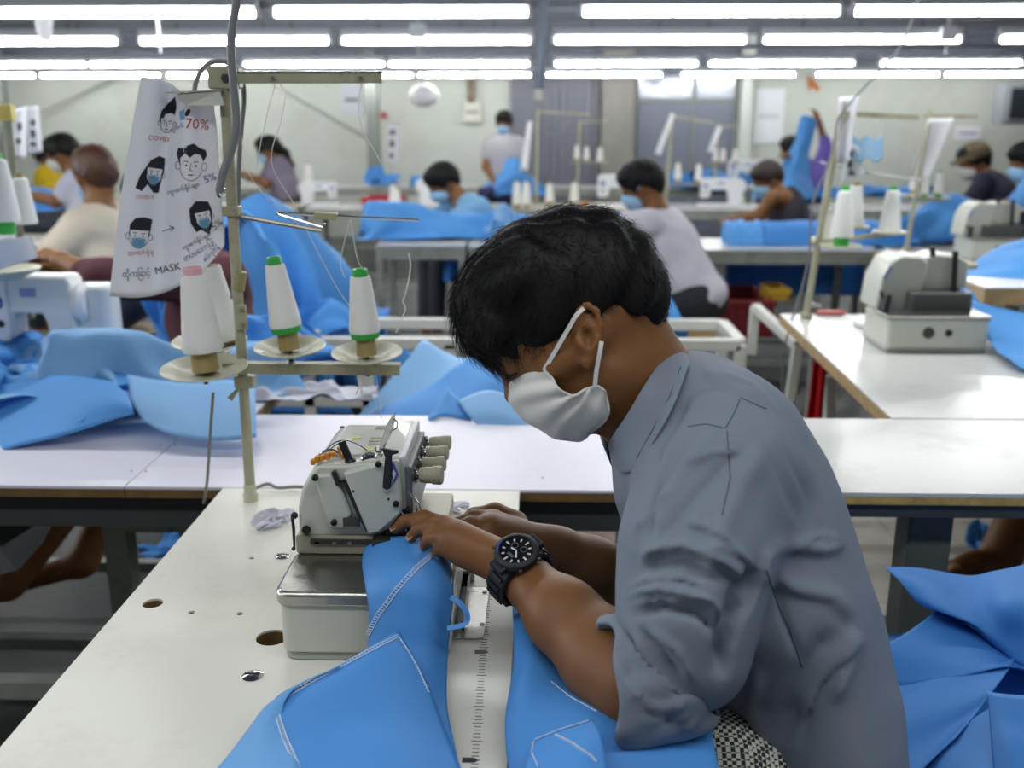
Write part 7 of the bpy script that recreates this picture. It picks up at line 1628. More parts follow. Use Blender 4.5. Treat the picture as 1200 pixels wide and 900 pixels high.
for kx, ky, dd in ((112, 558, 0), (150, 548, .15)): sh_.cap(Gm['hip'] + Vector((0, 0, -.04)), P(kx, ky, 2.66 + dd), .10, .085)
sdf_part(sh_, 'shorts', mat('grey_shorts', (128, 138, 168), .8), wm, h=.014)
# leg and bare foot of someone sitting beyond the right-hand table
lf = thing('person', Pz(1180, 690, 0), 'bare brown lower leg and foot of someone sitting beyond the right cross table', 'person')
q = SDF(.02); A, B = P(1222, 560, 2.35), P(1178, 640, 2.3); C_ = Pz(1150, 668, .05)
q.chain([A, P(1200, 600, 2.33), B, P(1170, 660, 2.3)], [.062, .058, .044, .042]); q.chain([P(1170, 660, 2.3), P(1140, 664, 2.27), P(1112, 668, 2.25)], [.042, .034, .022])
for i in range(5): q.cap(P(1122, 664 + i * 1.2, 2.27 - i * .016), P(1106 + i * 1.5, 668 + i, 2.255 - i * .016), .013, .010, k=.006)
sdf_part(q, 'body', SKIN, lf, h=.008)
# ------------------------------------------------------------------ blue fabric
WSEAM = mat('white_seam_thread', (214, 226, 240), .8)
BFG = fabric('blue_garment', (84, 156, 230), rough=.5, trans=.12, bump=.25, bscale=1600)
# sleeve under the needle, hanging over the base on to the table
rows = [[(430, 641, 1.150), (448, 633, 1.145), (480, 629, 1.14), (512, 634, 1.145), (534, 650, 1.155)],
        [(428, 665, 1.105), (450, 652, 1.095), (482, 648, 1.090), (514, 652, 1.10), (534, 666, 1.115)],
        [(429, 692, 1.045), (450, 686, 1.030), (482, 684, 1.022), (512, 688, 1.032), (531, 698, 1.055)],
        [(433, 725, 1.022), (455, 726, 1.008), (484, 726, 1.000), (508, 728, 1.006), (526, 732, 1.030)],
        [(432, 765, 1.005), (452, 768, .990), (482, 768, .978), (506, 768, .985), (523, 768, 1.01)],
        [(424, 815, .958), (450, 815, .945), (480, 815, .930), (506, 815, .935), (524, 812, .958)],
        [(415, 865, .880), (448, 866, .868), (482, 866, .855), (510, 866, .855), (529, 860, .878)],
        [(400, 925, .800), (440, 928, .790), (482, 930, .780), (518, 930, .780), (541, 925, .800)]]
gr = [[Py(*q) for q in r] for r in rows]
sl = grid_patch('blue_garment', gr, BFG, None, k=7, solid=.002, wob=.006, wsc=9, seed=2, org=gr[4][2])
tag(sl, 'blue garment sleeve running from the needle down over the steel base of the overlock machine', 'garment')
stitch('seam_stitch', sl, [(513, 648), (490, 668), (466, 694), (446, 722), (434, 745), (425, 762)], WSEAM, sl, w=.0048)
# folded-back panel with bright seams in front of it
rows = [[(462, 744, .975), (464, 742, .975), (467, 741, .975), (469, 742, .975), (471, 745, .976)],
        [(392, 783, .940), (418, 770, .945), (446, 760, .945), (470, 768, .943), (488, 776, .945)],
        [(330, 814, .915), (374, 804, .905), (420, 800, .900), (466, 802, .905), (506, 814, .915)],
        [(316, 838, .885), (368, 838, .870), (420, 838, .862), (470, 838, .865), (518, 846, .880)],
        [(330, 872, .840), (380, 872, .832), (430, 872, .822), (480, 872, .826), (530, 874, .845)],
        [(352, 925, .775), (400, 927, .770), (445, 928, .765), (495, 928, .767), (548, 925, .785)]]
gr = [[Py(*q) for q in r] for r in rows]
fp_ = grid_patch('blue_garment', gr, BFG, None, k=7, solid=.002, wob=.004, wsc=8, seed=5, org=gr[3][2])
tag(fp_, 'deep blue folded garment panel with white overlock seams at the bottom of the foreground table', 'garment')
stitch('seam_stitch', fp_, [(466, 748), (440, 762), (405, 781), (370, 799), (336, 819)], WSEAM, fp_, w=.0030)
stitch('seam_stitch', fp_, [(467, 748), (479, 766), (490, 786), (502, 813)], WSEAM, fp_, w=.0026)
stitch('seam_stitch', fp_, [(330, 822), (328, 838), (336, 864), (353, 903)], WSEAM, fp_, w=.0042)
rows = [[(398, 781, .925), (390, 784, .925), (380, 790, .927)],
        [(345, 806, .905), (330, 814, .905), (318, 822, .912)],
        [(330, 840, .876), (310, 845, .872), (292, 852, .884)],
        [(345, 880, .828), (300, 885, .822), (262, 890, .838)],
        [(360, 930, .762), (290, 930, .760), (225, 930, .782)]]
gr = [[Py(*q) for q in r[::-1]] for r in rows]
lp_ = grid_patch('blue_garment', gr, fabric('blue_garment_light', (112, 178, 238), rough=.5, trans=.15), None, k=6, solid=.002, wob=.003, wsc=8, seed=7, org=gr[2][1])
tag(lp_, 'paler blue garment layer showing at the left beneath the folded panel', 'garment')
# blue edge strip curling in the chip tray
q = catmull([P(x, y, 1.10) for x, y in ((528, 700), (538, 706), (547, 718), (547, 729), (538, 734), (524, 736))], 7)
m_ = MB()
for a, c in zip(q, q[1:]): m_.bar(a, c, .006, .001, up=(0, -.6, .8))
o = m_.build('trimmed_strip', BFG, None, org=q[3]); tag(o, 'narrow blue strip of trimmed fabric curling in the black tray', 'fabric')
# garment across the worker's lap
rows = [[(606, 690, 1.22), (612, 682, 1.26), (640, 700, 1.28), (690, 720, 1.30), (750, 740, 1.32), (820, 770, 1.3)],
        [(604, 740, 1.12), (625, 735, 1.12), (655, 750, 1.14), (700, 780, 1.14), (760, 800, 1.14), (830, 812, 1.12)],
        [(602, 800, 1.05), (622, 795, 1.03), (660, 800, 1.035), (705, 820, 1.01), (765, 850, .985), (840, 862, .97)],
        [(600, 850, 1.0), (618, 850, .985), (650, 846, .975), (700, 852, .955), (770, 885, .935), (845, 895, .925)],
        [(600, 930, .93), (618, 925, .92), (650, 930, .915), (700, 935, .90), (770, 945, .89), (850, 945, .885)]]
gr = [[P(*q) for q in r] for r in rows]
lap = grid_patch('blue_garment', gr, BFG, None, k=7, solid=.002, wob=.012, wsc=7, seed=11, org=gr[2][2])
tag(lap, 'blue garment lying across the lap of the foreground worker', 'garment')
stitch('seam_stitch', lap, [(645, 800), (668, 818), (700, 836)], WSEAM, lap, w=.0015, zig=False)
rows = [[(626, 868, .955), (650, 858, .945), (675, 850, .94), (696, 843, .945)],
        [(617, 890, .93), (648, 880, .915), (680, 872, .905), (705, 862, .91)],
        [(612, 920, .90), (645, 915, .885), (680, 905, .875), (712, 900, .88)],
        [(610, 960, .86), (645, 960, .85), (680, 950, .84), (720, 950, .84)]]
gr = [[P(*q) for q in r] for r in rows]
lp2 = grid_patch('blue_garment', gr, BFG, None, k=6, solid=.002, wob=.003, seed=12, org=gr[1][1])
tag(lp2, 'folded blue garment corner with white seams below the near forearm', 'garment')
stitch('seam_stitch', lp2, [(628, 868), (655, 857), (694, 845)], WSEAM, lp2, w=.0015, zig=False)
stitch('seam_stitch', lp2, [(652, 862), (672, 872), (692, 886), (702, 897)], WSEAM, lp2, w=.004)
stitch('seam_stitch', lp2, [(627, 870), (624, 882), (632, 900)], WSEAM, lp2, w=.002, zig=False)
# big pile at the lower right
BPILE = fabric('blue_pile_cloth', (68, 138, 214), rough=.6, trans=.1)
def sheet_px(name, rows, label, m=BPILE, wob=.006, seed=0, k=6, wsc=7, cat='fabric', group=None, solid=.0015):
    g = [[P(*q) for q in r] for r in rows]
    o = grid_patch(name, g, m, None, k=k, solid=solid, wob=wob, wsc=wsc, seed=seed, org=g[len(g) // 2][len(g[0]) // 2]); return tag(o, label, cat, group)
sheet_px('blue_cloth', [[(1034, 668, 1.52), (1080, 664, 1.54), (1135, 672, 1.52), (1170, 665, 1.5), (1215, 655, 1.5)],
    [(1048, 682, 1.49), (1090, 690, 1.47), (1140, 700, 1.46), (1180, 690, 1.42), (1220, 690, 1.40)],
    [(1072, 708, 1.47), (1100, 712, 1.43), (1150, 715, 1.43), (1185, 712, 1.38), (1225, 712, 1.36)],
    [(1105, 717, 1.47), (1140, 728, 1.42), (1160, 740, 1.40), (1190, 745, 1.38), (1230, 745, 1.34)],
    [(1130, 722, 1.47), (1150, 745, 1.44), (1175, 765, 1.40), (1200, 780, 1.36), (1240, 790, 1.32)]], 'uppermost blue cloth fold rising to a point at the lower right', seed=3, wob=.012)
sheet_px('blue_cloth', [[(1095, 715, 1.46), (1120, 722, 1.47), (1150, 742, 1.46), (1190, 772, 1.42), (1240, 790, 1.4)],
    [(1060, 742, 1.42), (1100, 742, 1.42), (1140, 752, 1.41), (1185, 775, 1.38), (1240, 800, 1.36)],
    [(1020, 770, 1.38), (1060, 768, 1.38), (1110, 770, 1.37), (1170, 776, 1.35), (1240, 800, 1.34)],
    [(1010, 800, 1.36), (1050, 806, 1.35), (1105, 795, 1.34), (1180, 778, 1.33), (1240, 802, 1.32)]], 'smooth blue cloth layer just right of the grey shirt', seed=4, wob=.006)
sheet_px('blue_cloth', [[(1010, 792, 1.38), (1050, 796, 1.37), (1100, 788, 1.36), (1150, 777, 1.36), (1190, 769, 1.36)],
    [(1005, 850, 1.28), (1050, 845, 1.28), (1100, 830, 1.28), (1145, 815, 1.28), (1170, 802, 1.29)],
    [(1000, 900, 1.22), (1040, 890, 1.23), (1085, 870, 1.24), (1120, 850, 1.25), (1150, 830, 1.26)],
    [(990, 980, 1.14), (1020, 950, 1.16), (1060, 920, 1.18), (1090, 890, 1.2), (1120, 862, 1.21)]], 'lower blue cloth panel in shade beside the hem of the grey shirt', seed=6, wob=.004)
sheet_px('blue_cloth', [[(1160, 808, 1.20), (1175, 810, 1.19), (1200, 812, 1.18), (1240, 815, 1.16)],
    [(1162, 840, 1.17), (1180, 845, 1.15), (1205, 850, 1.14), (1240, 850, 1.12)],
    [(1164, 880, 1.13), (1185, 880, 1.11), (1210, 885, 1.10), (1240, 890, 1.08)],
    [(1168, 960, 1.06), (1190, 960, 1.05), (1215, 960, 1.04), (1240, 960, 1.02)]], 'upright blue cloth corner at the lower right edge of the picture', seed=8, wob=.008)
sheet_px('blue_cloth', [[(1165, 828, 1.24), (1150, 838, 1.24), (1130, 852, 1.24), (1100, 872, 1.24), (1070, 905, 1.24)],
    [(1185, 850, 1.18), (1165, 862, 1.17), (1145, 878, 1.16), (1120, 900, 1.15), (1090, 935, 1.14)],
    [(1210, 900, 1.1), (1190, 910, 1.09), (1170, 925, 1.08), (1140, 945, 1.07), (1110, 980, 1.06)]], 'slanting blue cloth edge in front of the shaded panel at lower right', seed=9, wob=.004)
cloth('blue_cloth', 'wide', (1.03, 1.12, .55), .4, .85, BPILE, 'flat blue cloth underneath the lower right pile', squash=(1, .9, 1))
# basket holding that pile
bk_ = thing('laundry_basket', (1.02, 1.15, 0), 'dark low bin under the pile of blue cloth at the lower right', 'bin')
bw = mat('bin_dark_plastic', (52, 58, 62), .5)
for (x0, x1, y0, y1) in ((.66, .68, .85, 1.45), (1.38, 1.40, .85, 1.45), (.68, 1.38, .85, .87), (.68, 1.38, 1.43, 1.45)):
    MB().box(x0, x1, y0, y1, .0, .53).build('side_panel', bw, bk_, bevel=.003)
MB().box(.68, 1.38, .87, 1.43, .02, .52).build('inner_fill', BLUE_D, bk_)
# --- piles on the tables
YC = (yc0 + yc1) / 2
a = Pz(60, 470, .75)
cloth('blue_cloth_pile', 'wide', (a.x - .22, a.y + .05, .752), .25, .85, BLUE_L, 'crumpled light blue cloth spread over the left end of the cross table', squash=(1, .52, .95), sub=2)
cloth('blue_cloth_pile', 'heap1', (Pz(70, 440, .75).x - .1, 2.28, .752), 1.2, .9, BLUE, 'gathered blue cloth heap in front of the white sewing machine at left', squash=(1, .7, .62))
cloth('blue_cloth_pile', 'heap1', (-.72, 2.36, .752), 4.1, .85, BLUE, 'blue cloth heap below the maroon sleeve and the poster', squash=(1.1, .7, .62), flipy=True)
sheet_px('blue_cloth', [[(-40, 455, 2.2), (20, 448, 2.18), (60, 440, 2.15), (110, 445, 2.1), (135, 452, 2.06), (152, 468, 2.0)],
    [(-40, 500, 2.08), (20, 492, 2.04), (60, 486, 2.02), (105, 472, 2.00), (135, 470, 1.98), (155, 478, 1.96)],
    [(-40, 540, 1.93), (10, 528, 1.93), (55, 516, 1.94), (100, 502, 1.95), (135, 492, 1.95), (157, 487, 1.95)]], 'long flat blue fold lying on the lilac table at the left edge', m=BLUE, seed=14, wob=.006)
sheet_px('blue_cloth', [[(150, 440, 2.16), (185, 445, 2.14), (225, 450, 2.14), (265, 445, 2.15), (298, 455, 2.14)],
    [(155, 470, 2.03), (190, 478, 2.0), (230, 484, 1.99), (270, 480, 2.0), (300, 478, 2.02)],
    [(165, 492, 1.965), (195, 506, 1.93), (235, 515, 1.905), (275, 516, 1.90), (302, 512, 1.915)]], 'pale blue cloth edge lying flat on the table below the spool trays', m=BLUE_L, seed=15, wob=.006)
cloth('blue_cloth_pile', 'peak', (Py(95, 430, 2.16).x, 2.2, .752), 2.2, .5, BLUE, 'rumpled blue cloth ridge in front of the white machine cover', squash=(1.3, .6, .5))
cloth('blue_cloth_pile', 'tent', (Py(190, 430, 2.2).x, 2.24, .752), .4, .5, BLUE_L, 'pale rumpled blue cloth ridge left of the pink-tipped cone', squash=(1, .6, 1.0))
cloth('blue_cloth_pile', 'heap1', (Py(70, 430, 2.1).x, 2.13, .752), 5.1, .8, BLUE_L, 'tight light blue folds in the middle of the left cloth pile', squash=(1.5, .55, .5))
# centre pile behind the cross table with its pointed folds
sheet_px('blue_cloth', [[(418, 492, 2.42), (450, 455, 2.44), (478, 420, 2.5), (494, 399, 2.55), (510, 408, 2.6)],
    [(425, 494, 2.38), (465, 468, 2.40), (500, 440, 2.44), (525, 425, 2.5), (540, 420, 2.6)],
    [(440, 496, 2.34), (480, 475, 2.36), (520, 448, 2.38), (550, 425, 2.44), (565, 416, 2.5)]], 'pale pointed blue cloth fold standing behind the cross table in the centre', m=BLUE_L, seed=21, wob=.008)
sheet_px('blue_cloth', [[(420, 495, 2.33), (460, 476, 2.34), (505, 452, 2.36), (545, 424, 2.40), (580, 412, 2.5), (625, 408, 2.6)],
    [(425, 497, 2.29), (470, 484, 2.28), (520, 462, 2.28), (560, 440, 2.30), (595, 430, 2.34), (640, 425, 2.4)],
    [(430, 500, 2.25), (480, 496, 2.23), (530, 480, 2.22), (570, 462, 2.24), (610, 452, 2.28), (650, 450, 2.3)],
    [(440, 506, 2.2), (490, 506, 2.19), (540, 504, 2.19), (580, 502, 2.2), (620, 500, 2.2), (660, 500, 2.2)]], 'deep blue cloth slope behind the cross table next to the dark hair', m=BLUE, seed=22, wob=.012)
sheet_px('blue_cloth', [[(500, 490, 2.16), (524, 457, 2.2), (527, 458, 2.2), (560, 488, 2.16)], [(495, 497, 2.12), (515, 488, 2.12), (540, 490, 2.12), (565, 497, 2.12)]], 'small triangular blue fold at the front of the centre pile', m=BLUE, seed=23, wob=.003)
sheet_px('blue_cloth', [[(536, 470, 2.17), (560, 459, 2.2), (580, 458, 2.2), (610, 470, 2.2), (640, 480, 2.2)], [(545, 484, 2.12), (575, 480, 2.12), (600, 484, 2.12), (625, 488, 2.12), (650, 492, 2.12)], [(560, 500, 2.09), (590, 500, 2.09), (610, 500, 2.09), (630, 500, 2.09), (655, 500, 2.09)]], 'light blue fold beside the small triangular one, below the fringe', m=BLUE_L, seed=24, wob=.006)
# tall draped heap left of centre
a = Pz(350, 395, .0)
cloth('blue_cloth_heap', 'peak', (-1.12, 3.95, .36), .6, 1.02, BLUE, 'tall blue cloth heap between the poster and the white bench frame', squash=(1.3, .7, 1.75))
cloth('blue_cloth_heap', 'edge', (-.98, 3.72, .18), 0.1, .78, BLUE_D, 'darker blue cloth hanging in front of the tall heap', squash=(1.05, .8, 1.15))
cloth('blue_cloth_heap', 'tent', (-1.0, 3.6, .36), 2.7, .62, BLUE, 'blue cloth hem trailing towards the dark bench in the centre', squash=(1.1, .6, .7))
cloth('blue_cloth_heap', 'heap1', (-1.12, 3.66, .362), 2.2, 1.55, BLUE, 'crumpled blue cloth bunched against the front of the tall heap', squash=(1.25, .6, 1.7))
bx_ = thing('storage_box', (-1.05, 3.8, 0), 'low box supporting the tall blue cloth heap', 'box')
MB().box(-1.45, -.66, 3.6, 4.2, 0, .36).build('box_body', mat('box_dark', (60, 64, 70), .6), bx_, bevel=.01); MB().box(-1.47, -.64, 3.58, 4.22, .33, .358).build('lid', mat('box_dark', (60, 64, 70)), bx_, bevel=.004)
# middle bench fabrics
def cpx(px, py, shape, rz, sc, m, label, squash=(1, 1, 1), z=.752, name='blue_cloth_pile', dy=0, flipy=False):
    p = Pz(px, py, z); return cloth(name, shape, (p.x, p.y + dy, z), rz, sc, m, label, squash=squash, sub=1, flipy=flipy)
cpx(500, 284, 'tent', .2, .62, BLUE, 'blue cloth spread on the bench in front of the person in pale blue', (1.15, .6, 1.0), dy=.25)
cpx(585, 284, 'peak', 1.2, .5, BLUE_L, 'pale blue cloth draped over the bench beside the person in pale blue', (1.1, .55, .9), dy=.3)
cpx(680, 286, 'tent', 2.5, .6, BLUE, 'blue cloth on the bench directly above the dark hair', (1.2, .6, .8), dy=.25)
cpx(625, 284, 'wide', .8, .4, BLUE_L, 'light blue cloth lying at the bench edge left of the man in white', (1.1, .6, 1.0), dy=.2)
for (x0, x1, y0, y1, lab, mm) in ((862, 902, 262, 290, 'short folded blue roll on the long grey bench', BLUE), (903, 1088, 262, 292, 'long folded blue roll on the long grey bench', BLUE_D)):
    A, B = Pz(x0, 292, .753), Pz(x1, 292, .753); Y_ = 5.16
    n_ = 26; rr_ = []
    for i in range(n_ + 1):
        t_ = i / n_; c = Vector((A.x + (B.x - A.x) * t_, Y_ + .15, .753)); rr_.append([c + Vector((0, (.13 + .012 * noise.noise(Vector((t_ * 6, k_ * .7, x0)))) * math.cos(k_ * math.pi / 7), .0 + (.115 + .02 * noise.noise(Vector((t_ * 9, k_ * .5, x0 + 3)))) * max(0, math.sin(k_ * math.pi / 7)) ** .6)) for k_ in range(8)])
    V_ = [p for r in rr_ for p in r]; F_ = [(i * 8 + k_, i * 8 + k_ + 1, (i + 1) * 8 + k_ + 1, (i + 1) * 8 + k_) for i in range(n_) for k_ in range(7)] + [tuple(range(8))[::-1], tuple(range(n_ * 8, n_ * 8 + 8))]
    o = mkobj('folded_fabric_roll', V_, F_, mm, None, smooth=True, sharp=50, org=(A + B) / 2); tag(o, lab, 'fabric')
# cloths hanging from bench edges
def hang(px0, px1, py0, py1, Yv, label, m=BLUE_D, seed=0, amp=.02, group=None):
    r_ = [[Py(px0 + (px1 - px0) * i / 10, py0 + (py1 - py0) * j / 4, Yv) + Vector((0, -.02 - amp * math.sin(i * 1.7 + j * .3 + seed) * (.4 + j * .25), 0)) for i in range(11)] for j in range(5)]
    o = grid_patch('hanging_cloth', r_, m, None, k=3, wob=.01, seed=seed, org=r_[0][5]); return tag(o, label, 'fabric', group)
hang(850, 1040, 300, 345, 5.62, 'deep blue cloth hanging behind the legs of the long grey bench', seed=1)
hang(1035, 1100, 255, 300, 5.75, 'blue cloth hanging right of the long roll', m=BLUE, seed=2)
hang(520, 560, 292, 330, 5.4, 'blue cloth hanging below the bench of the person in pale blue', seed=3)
sheet_px('blue_cloth', [[(762, 326, 3.9), (770, 330, 3.85), (782, 342, 3.82)], [(763, 362, 3.9), (780, 362, 3.82), (797, 368, 3.8)], [(765, 385, 3.9), (785, 388, 3.82), (808, 388, 3.8)], [(785, 398, 3.88), (795, 402, 3.84), (806, 410, 3.82)]], 'bright blue cloth hanging below the man in white', m=BLUE, seed=31, wob=.01)
# right-hand heaps
cpx(1150, 296, 'peak', .3, .80, BLUE, 'large light blue cloth heap in front of the man in the cap', (1.25, .5, .78), dy=.45)
cpx(1090, 268, 'wide', 1.1, .5, BLUE_L, 'light blue cloth spread at the left foot of the large right heap', (1.0, .6, 1.4), dy=-.62)
sheet_px('blue_cloth', [[(1135, 318, 3.35), (1160, 292, 3.4), (1190, 282, 3.4), (1230, 276, 3.4)], [(1122, 336, 3.2), (1150, 318, 3.25), (1185, 308, 3.25), (1230, 302, 3.25)],
    [(1118, 346, 3.05), (1150, 338, 3.1), (1185, 336, 3.12), (1230, 336, 3.12)], [(1122, 352, 3.0), (1150, 356, 3.02), (1185, 360, 3.04), (1230, 364, 3.04)]], 'blue cloth fold rising to the right edge behind the wooden box', m=BLUE, seed=41, wob=.02)
sheet_px('blue_cloth', [[(1117, 344, 3.0), (1145, 354, 2.95), (1175, 362, 2.9), (1230, 372, 2.85)], [(1124, 362, 2.92), (1150, 378, 2.82), (1180, 388, 2.78), (1230, 396, 2.74)], [(1138, 382, 2.86), (1160, 400, 2.72), (1185, 412, 2.66), (1230, 420, 2.62)], [(1160, 404, 2.74), (1175, 415, 2.62), (1195, 428, 2.52), (1230, 440, 2.46)]], 'blue cloth sheet hanging in front of the wooden box at the right edge', m=BLUE, seed=42, wob=.015)
# far fabrics
for (px, py, shp, rz, sc, lab, sq) in ((432, 226, 'heap1', .5, .8, 'bundle of blue cloth on the far table under the blue-grey post', (1.1, .8, .9)), (490, 226, 'tent', .5, .35, 'small blue cloth behind the person in pale blue', (1, .8, 1)),
    (608, 232, 'peak', .2, .5, 'blue cloth beside the standing person in grey', (1.2, .6, 1)), (800, 224, 'heap1', 2, .7, 'blue cloth bundle on the far table right of the man in white', (1.2, .8, .9)),
    (845, 222, 'tent', 1, .7, 'blue cloth heap on the far table under the slate door', (1.3, .8, .8)), (1000, 236, 'wide', 0, .7, 'blue cloth lying along the far right table', (1.6, .5, 1.5)), (1070, 236, 'tent', 2, .5, 'blue cloth at the end of the far right table', (1.4, .6, .8)),
    (40, 250, 'tent', 1, .6, 'blue cloth near the yellow-shirted worker', (1, .6, .9))):
    cpx(px, py, shp, rz, sc, BLUE, lab, sq, dy=.95 if 400 < px < 500 else .3)
sheet_px('blue_cloth', [[(938, 136, 8.45), (948, 136, 8.4), (958, 142, 8.45)], [(930, 165, 8.45), (940, 168, 8.38), (950, 172, 8.45)], [(918, 190, 8.45), (932, 196, 8.3), (948, 200, 8.4)], [(905, 212, 8.4), (930, 218, 8.2), (955, 222, 8.35)], [(900, 236, 8.4), (930, 238, 8.2), (958, 236, 8.3)]], 'blue cloth strip held up high by the person in purple', m=BLUE, seed=51, wob=.02)
sheet_px('blue_cloth', [[(580, 182, 9.3), (600, 184, 9.2), (612, 186, 9.3)], [(578, 205, 9.25), (598, 205, 9.1), (614, 205, 9.2)], [(560, 225, 9.2), (590, 225, 9.0), (620, 225, 9.1)]], 'blue cloth held by the standing person in grey', m=BLUE, seed=52, wob=.02)
# blue scraps on the floor
for (px, py, sc, lab) in ((200, 655, .3, 'blue cloth scrap under the cross table left of the machine table'), (1150, 640, .28, 'blue scrap on the floor beside the bare foot')):
    p = Pz(px, py, 0); cloth('blue_scrap', 'heap1', (p.x, p.y, .004), px, sc, BLUE, lab, sub=1)
a = Py(652, 590, 1.85); cloth('blue_scrap', 'wide', (a.x, a.y, .42), .2, .3, BLUE_D, 'blue cloth lying on the box under the cross table right of centre', squash=(1, .6, 1), sub=1)
# ------------------------------------------------------------------ machines, stands and small things around
def px_of(t, Y): return Py(t[0], t[1], Y)
# --- overlock machine on the right-hand table
def overlock(c, rz, sc, label):
    t = thing('overlock_machine', c, label, 'sewing machine')
    o_ = Vector(c)
    def B(x0, x1, y0, y1, z0, z1, name, m, r=.012, bev=.003):
        mb = rbox(MB(), x0, x1, y0, y1, z0, z1, r); mb.v = [tuple(o_ + Vector(v) * sc) for v in mb.v]; return mb.build(name, m, t, smooth=True, bevel=bev)
    B(-.15, .15, -.12, .10, .0, .012, 'base_foot', mat('machine_foot_grey', (168, 172, 166)))
    B(-.15, .15, -.125, .10, .012, .10, 'base', MACH)
    B(-.155, .155, -.13, .0, .098, .11, 'cloth_plate', STEEL)
    mb = MB().prism([(-.15, 0, .105), (-.14, 0, .20), (-.115, 0, .255), (-.08, 0, .275), (-.02, 0, .27), (.0, 0, .25), (-.01, 0, .18), (-.03, 0, .105)], (0, .16, 0)); mb.v = [tuple(o_ + Vector(v) * sc) for v in mb.v]; mb.build('head_casting', MACH, t, bevel=.006, smooth=True)
    mb = MB().prism([(-.02, .03, .16), (-.01, .03, .26), (.03, .03, .275), (.10, .03, .27), (.135, .03, .25), (.135, .03, .17)], (0, .12, 0)); mb.v = [tuple(o_ + Vector(v) * sc) for v in mb.v]; mb.build('upper_arm', MACH, t, bevel=.006, smooth=True)
    B(-.06, .13, -.04, .08, .10, .165, 'needle_housing', mat('gun_grey', (96, 100, 98), .4, metal=.4))
    for (x, y, z, w, h_, nm, m) in ((-.03, -.127, .06, .016, .028, 'round_print', DKSTEEL), (.03, -.127, .06, .010, .036, 'base_latch', BLACK)):
        mb = MB().lathe([(0, .002), (w, .002), (w, 0)], o_ + Vector((x, y + .0005, z)) * sc, (0, -1, 0), n=16); mb.build(nm, m, t)
    for (a, b_, r, nm, m) in (((.085, .0, .15), (.075, .0, .29), .009, 'black_lever', BLACK), ((.02, .03, .27), (.015, .03, .30), .008, 'black_knob', BLACK), ((-.12, -.02, .11), (-.15, -.03, .17), .005, 'guide_arm', DKSTEEL), ((-.14, -.05, .11), (-.13, -.04, .16), .012, 'side_knob', BLACK)):
        MB().cyl(o_ + Vector(a) * sc, o_ + Vector(b_) * sc, r * sc, n=10).build(nm, m, t, smooth=True)
    mb = MB().prism([(-.139, -.001, .205), (-.119, -.001, .245), (-.109, -.001, .238), (-.128, -.001, .20)], (0, -.001, 0)); mb.v = [tuple(o_ + Vector(v) * sc) for v in mb.v]; mb.build('blue_lettering_plate', mat('faded_blue', (140, 156, 200), .5), t)
    for i in range(4):
        p = o_ + Vector((.135, .05 + .02 * i, .235)) * sc; MB().lathe([(.0085, 0), (.0095, .02), (.008, .03), (0, .03)], p, (1, 0, .1), n=14).build('tension_knob', BEIGE, t, smooth=True)
    return t
c = Pz(1097, 413, .752)
overlock((c.x, c.y + .115, .752), 0, .93, 'grey overlock machine with a black lever on the glossy right-hand table')
c = Pz(1152, 300, .752)
overlock((c.x, 4.72, .752), 0, .95, 'farther grey overlock machine at the right beside the large blue heap')
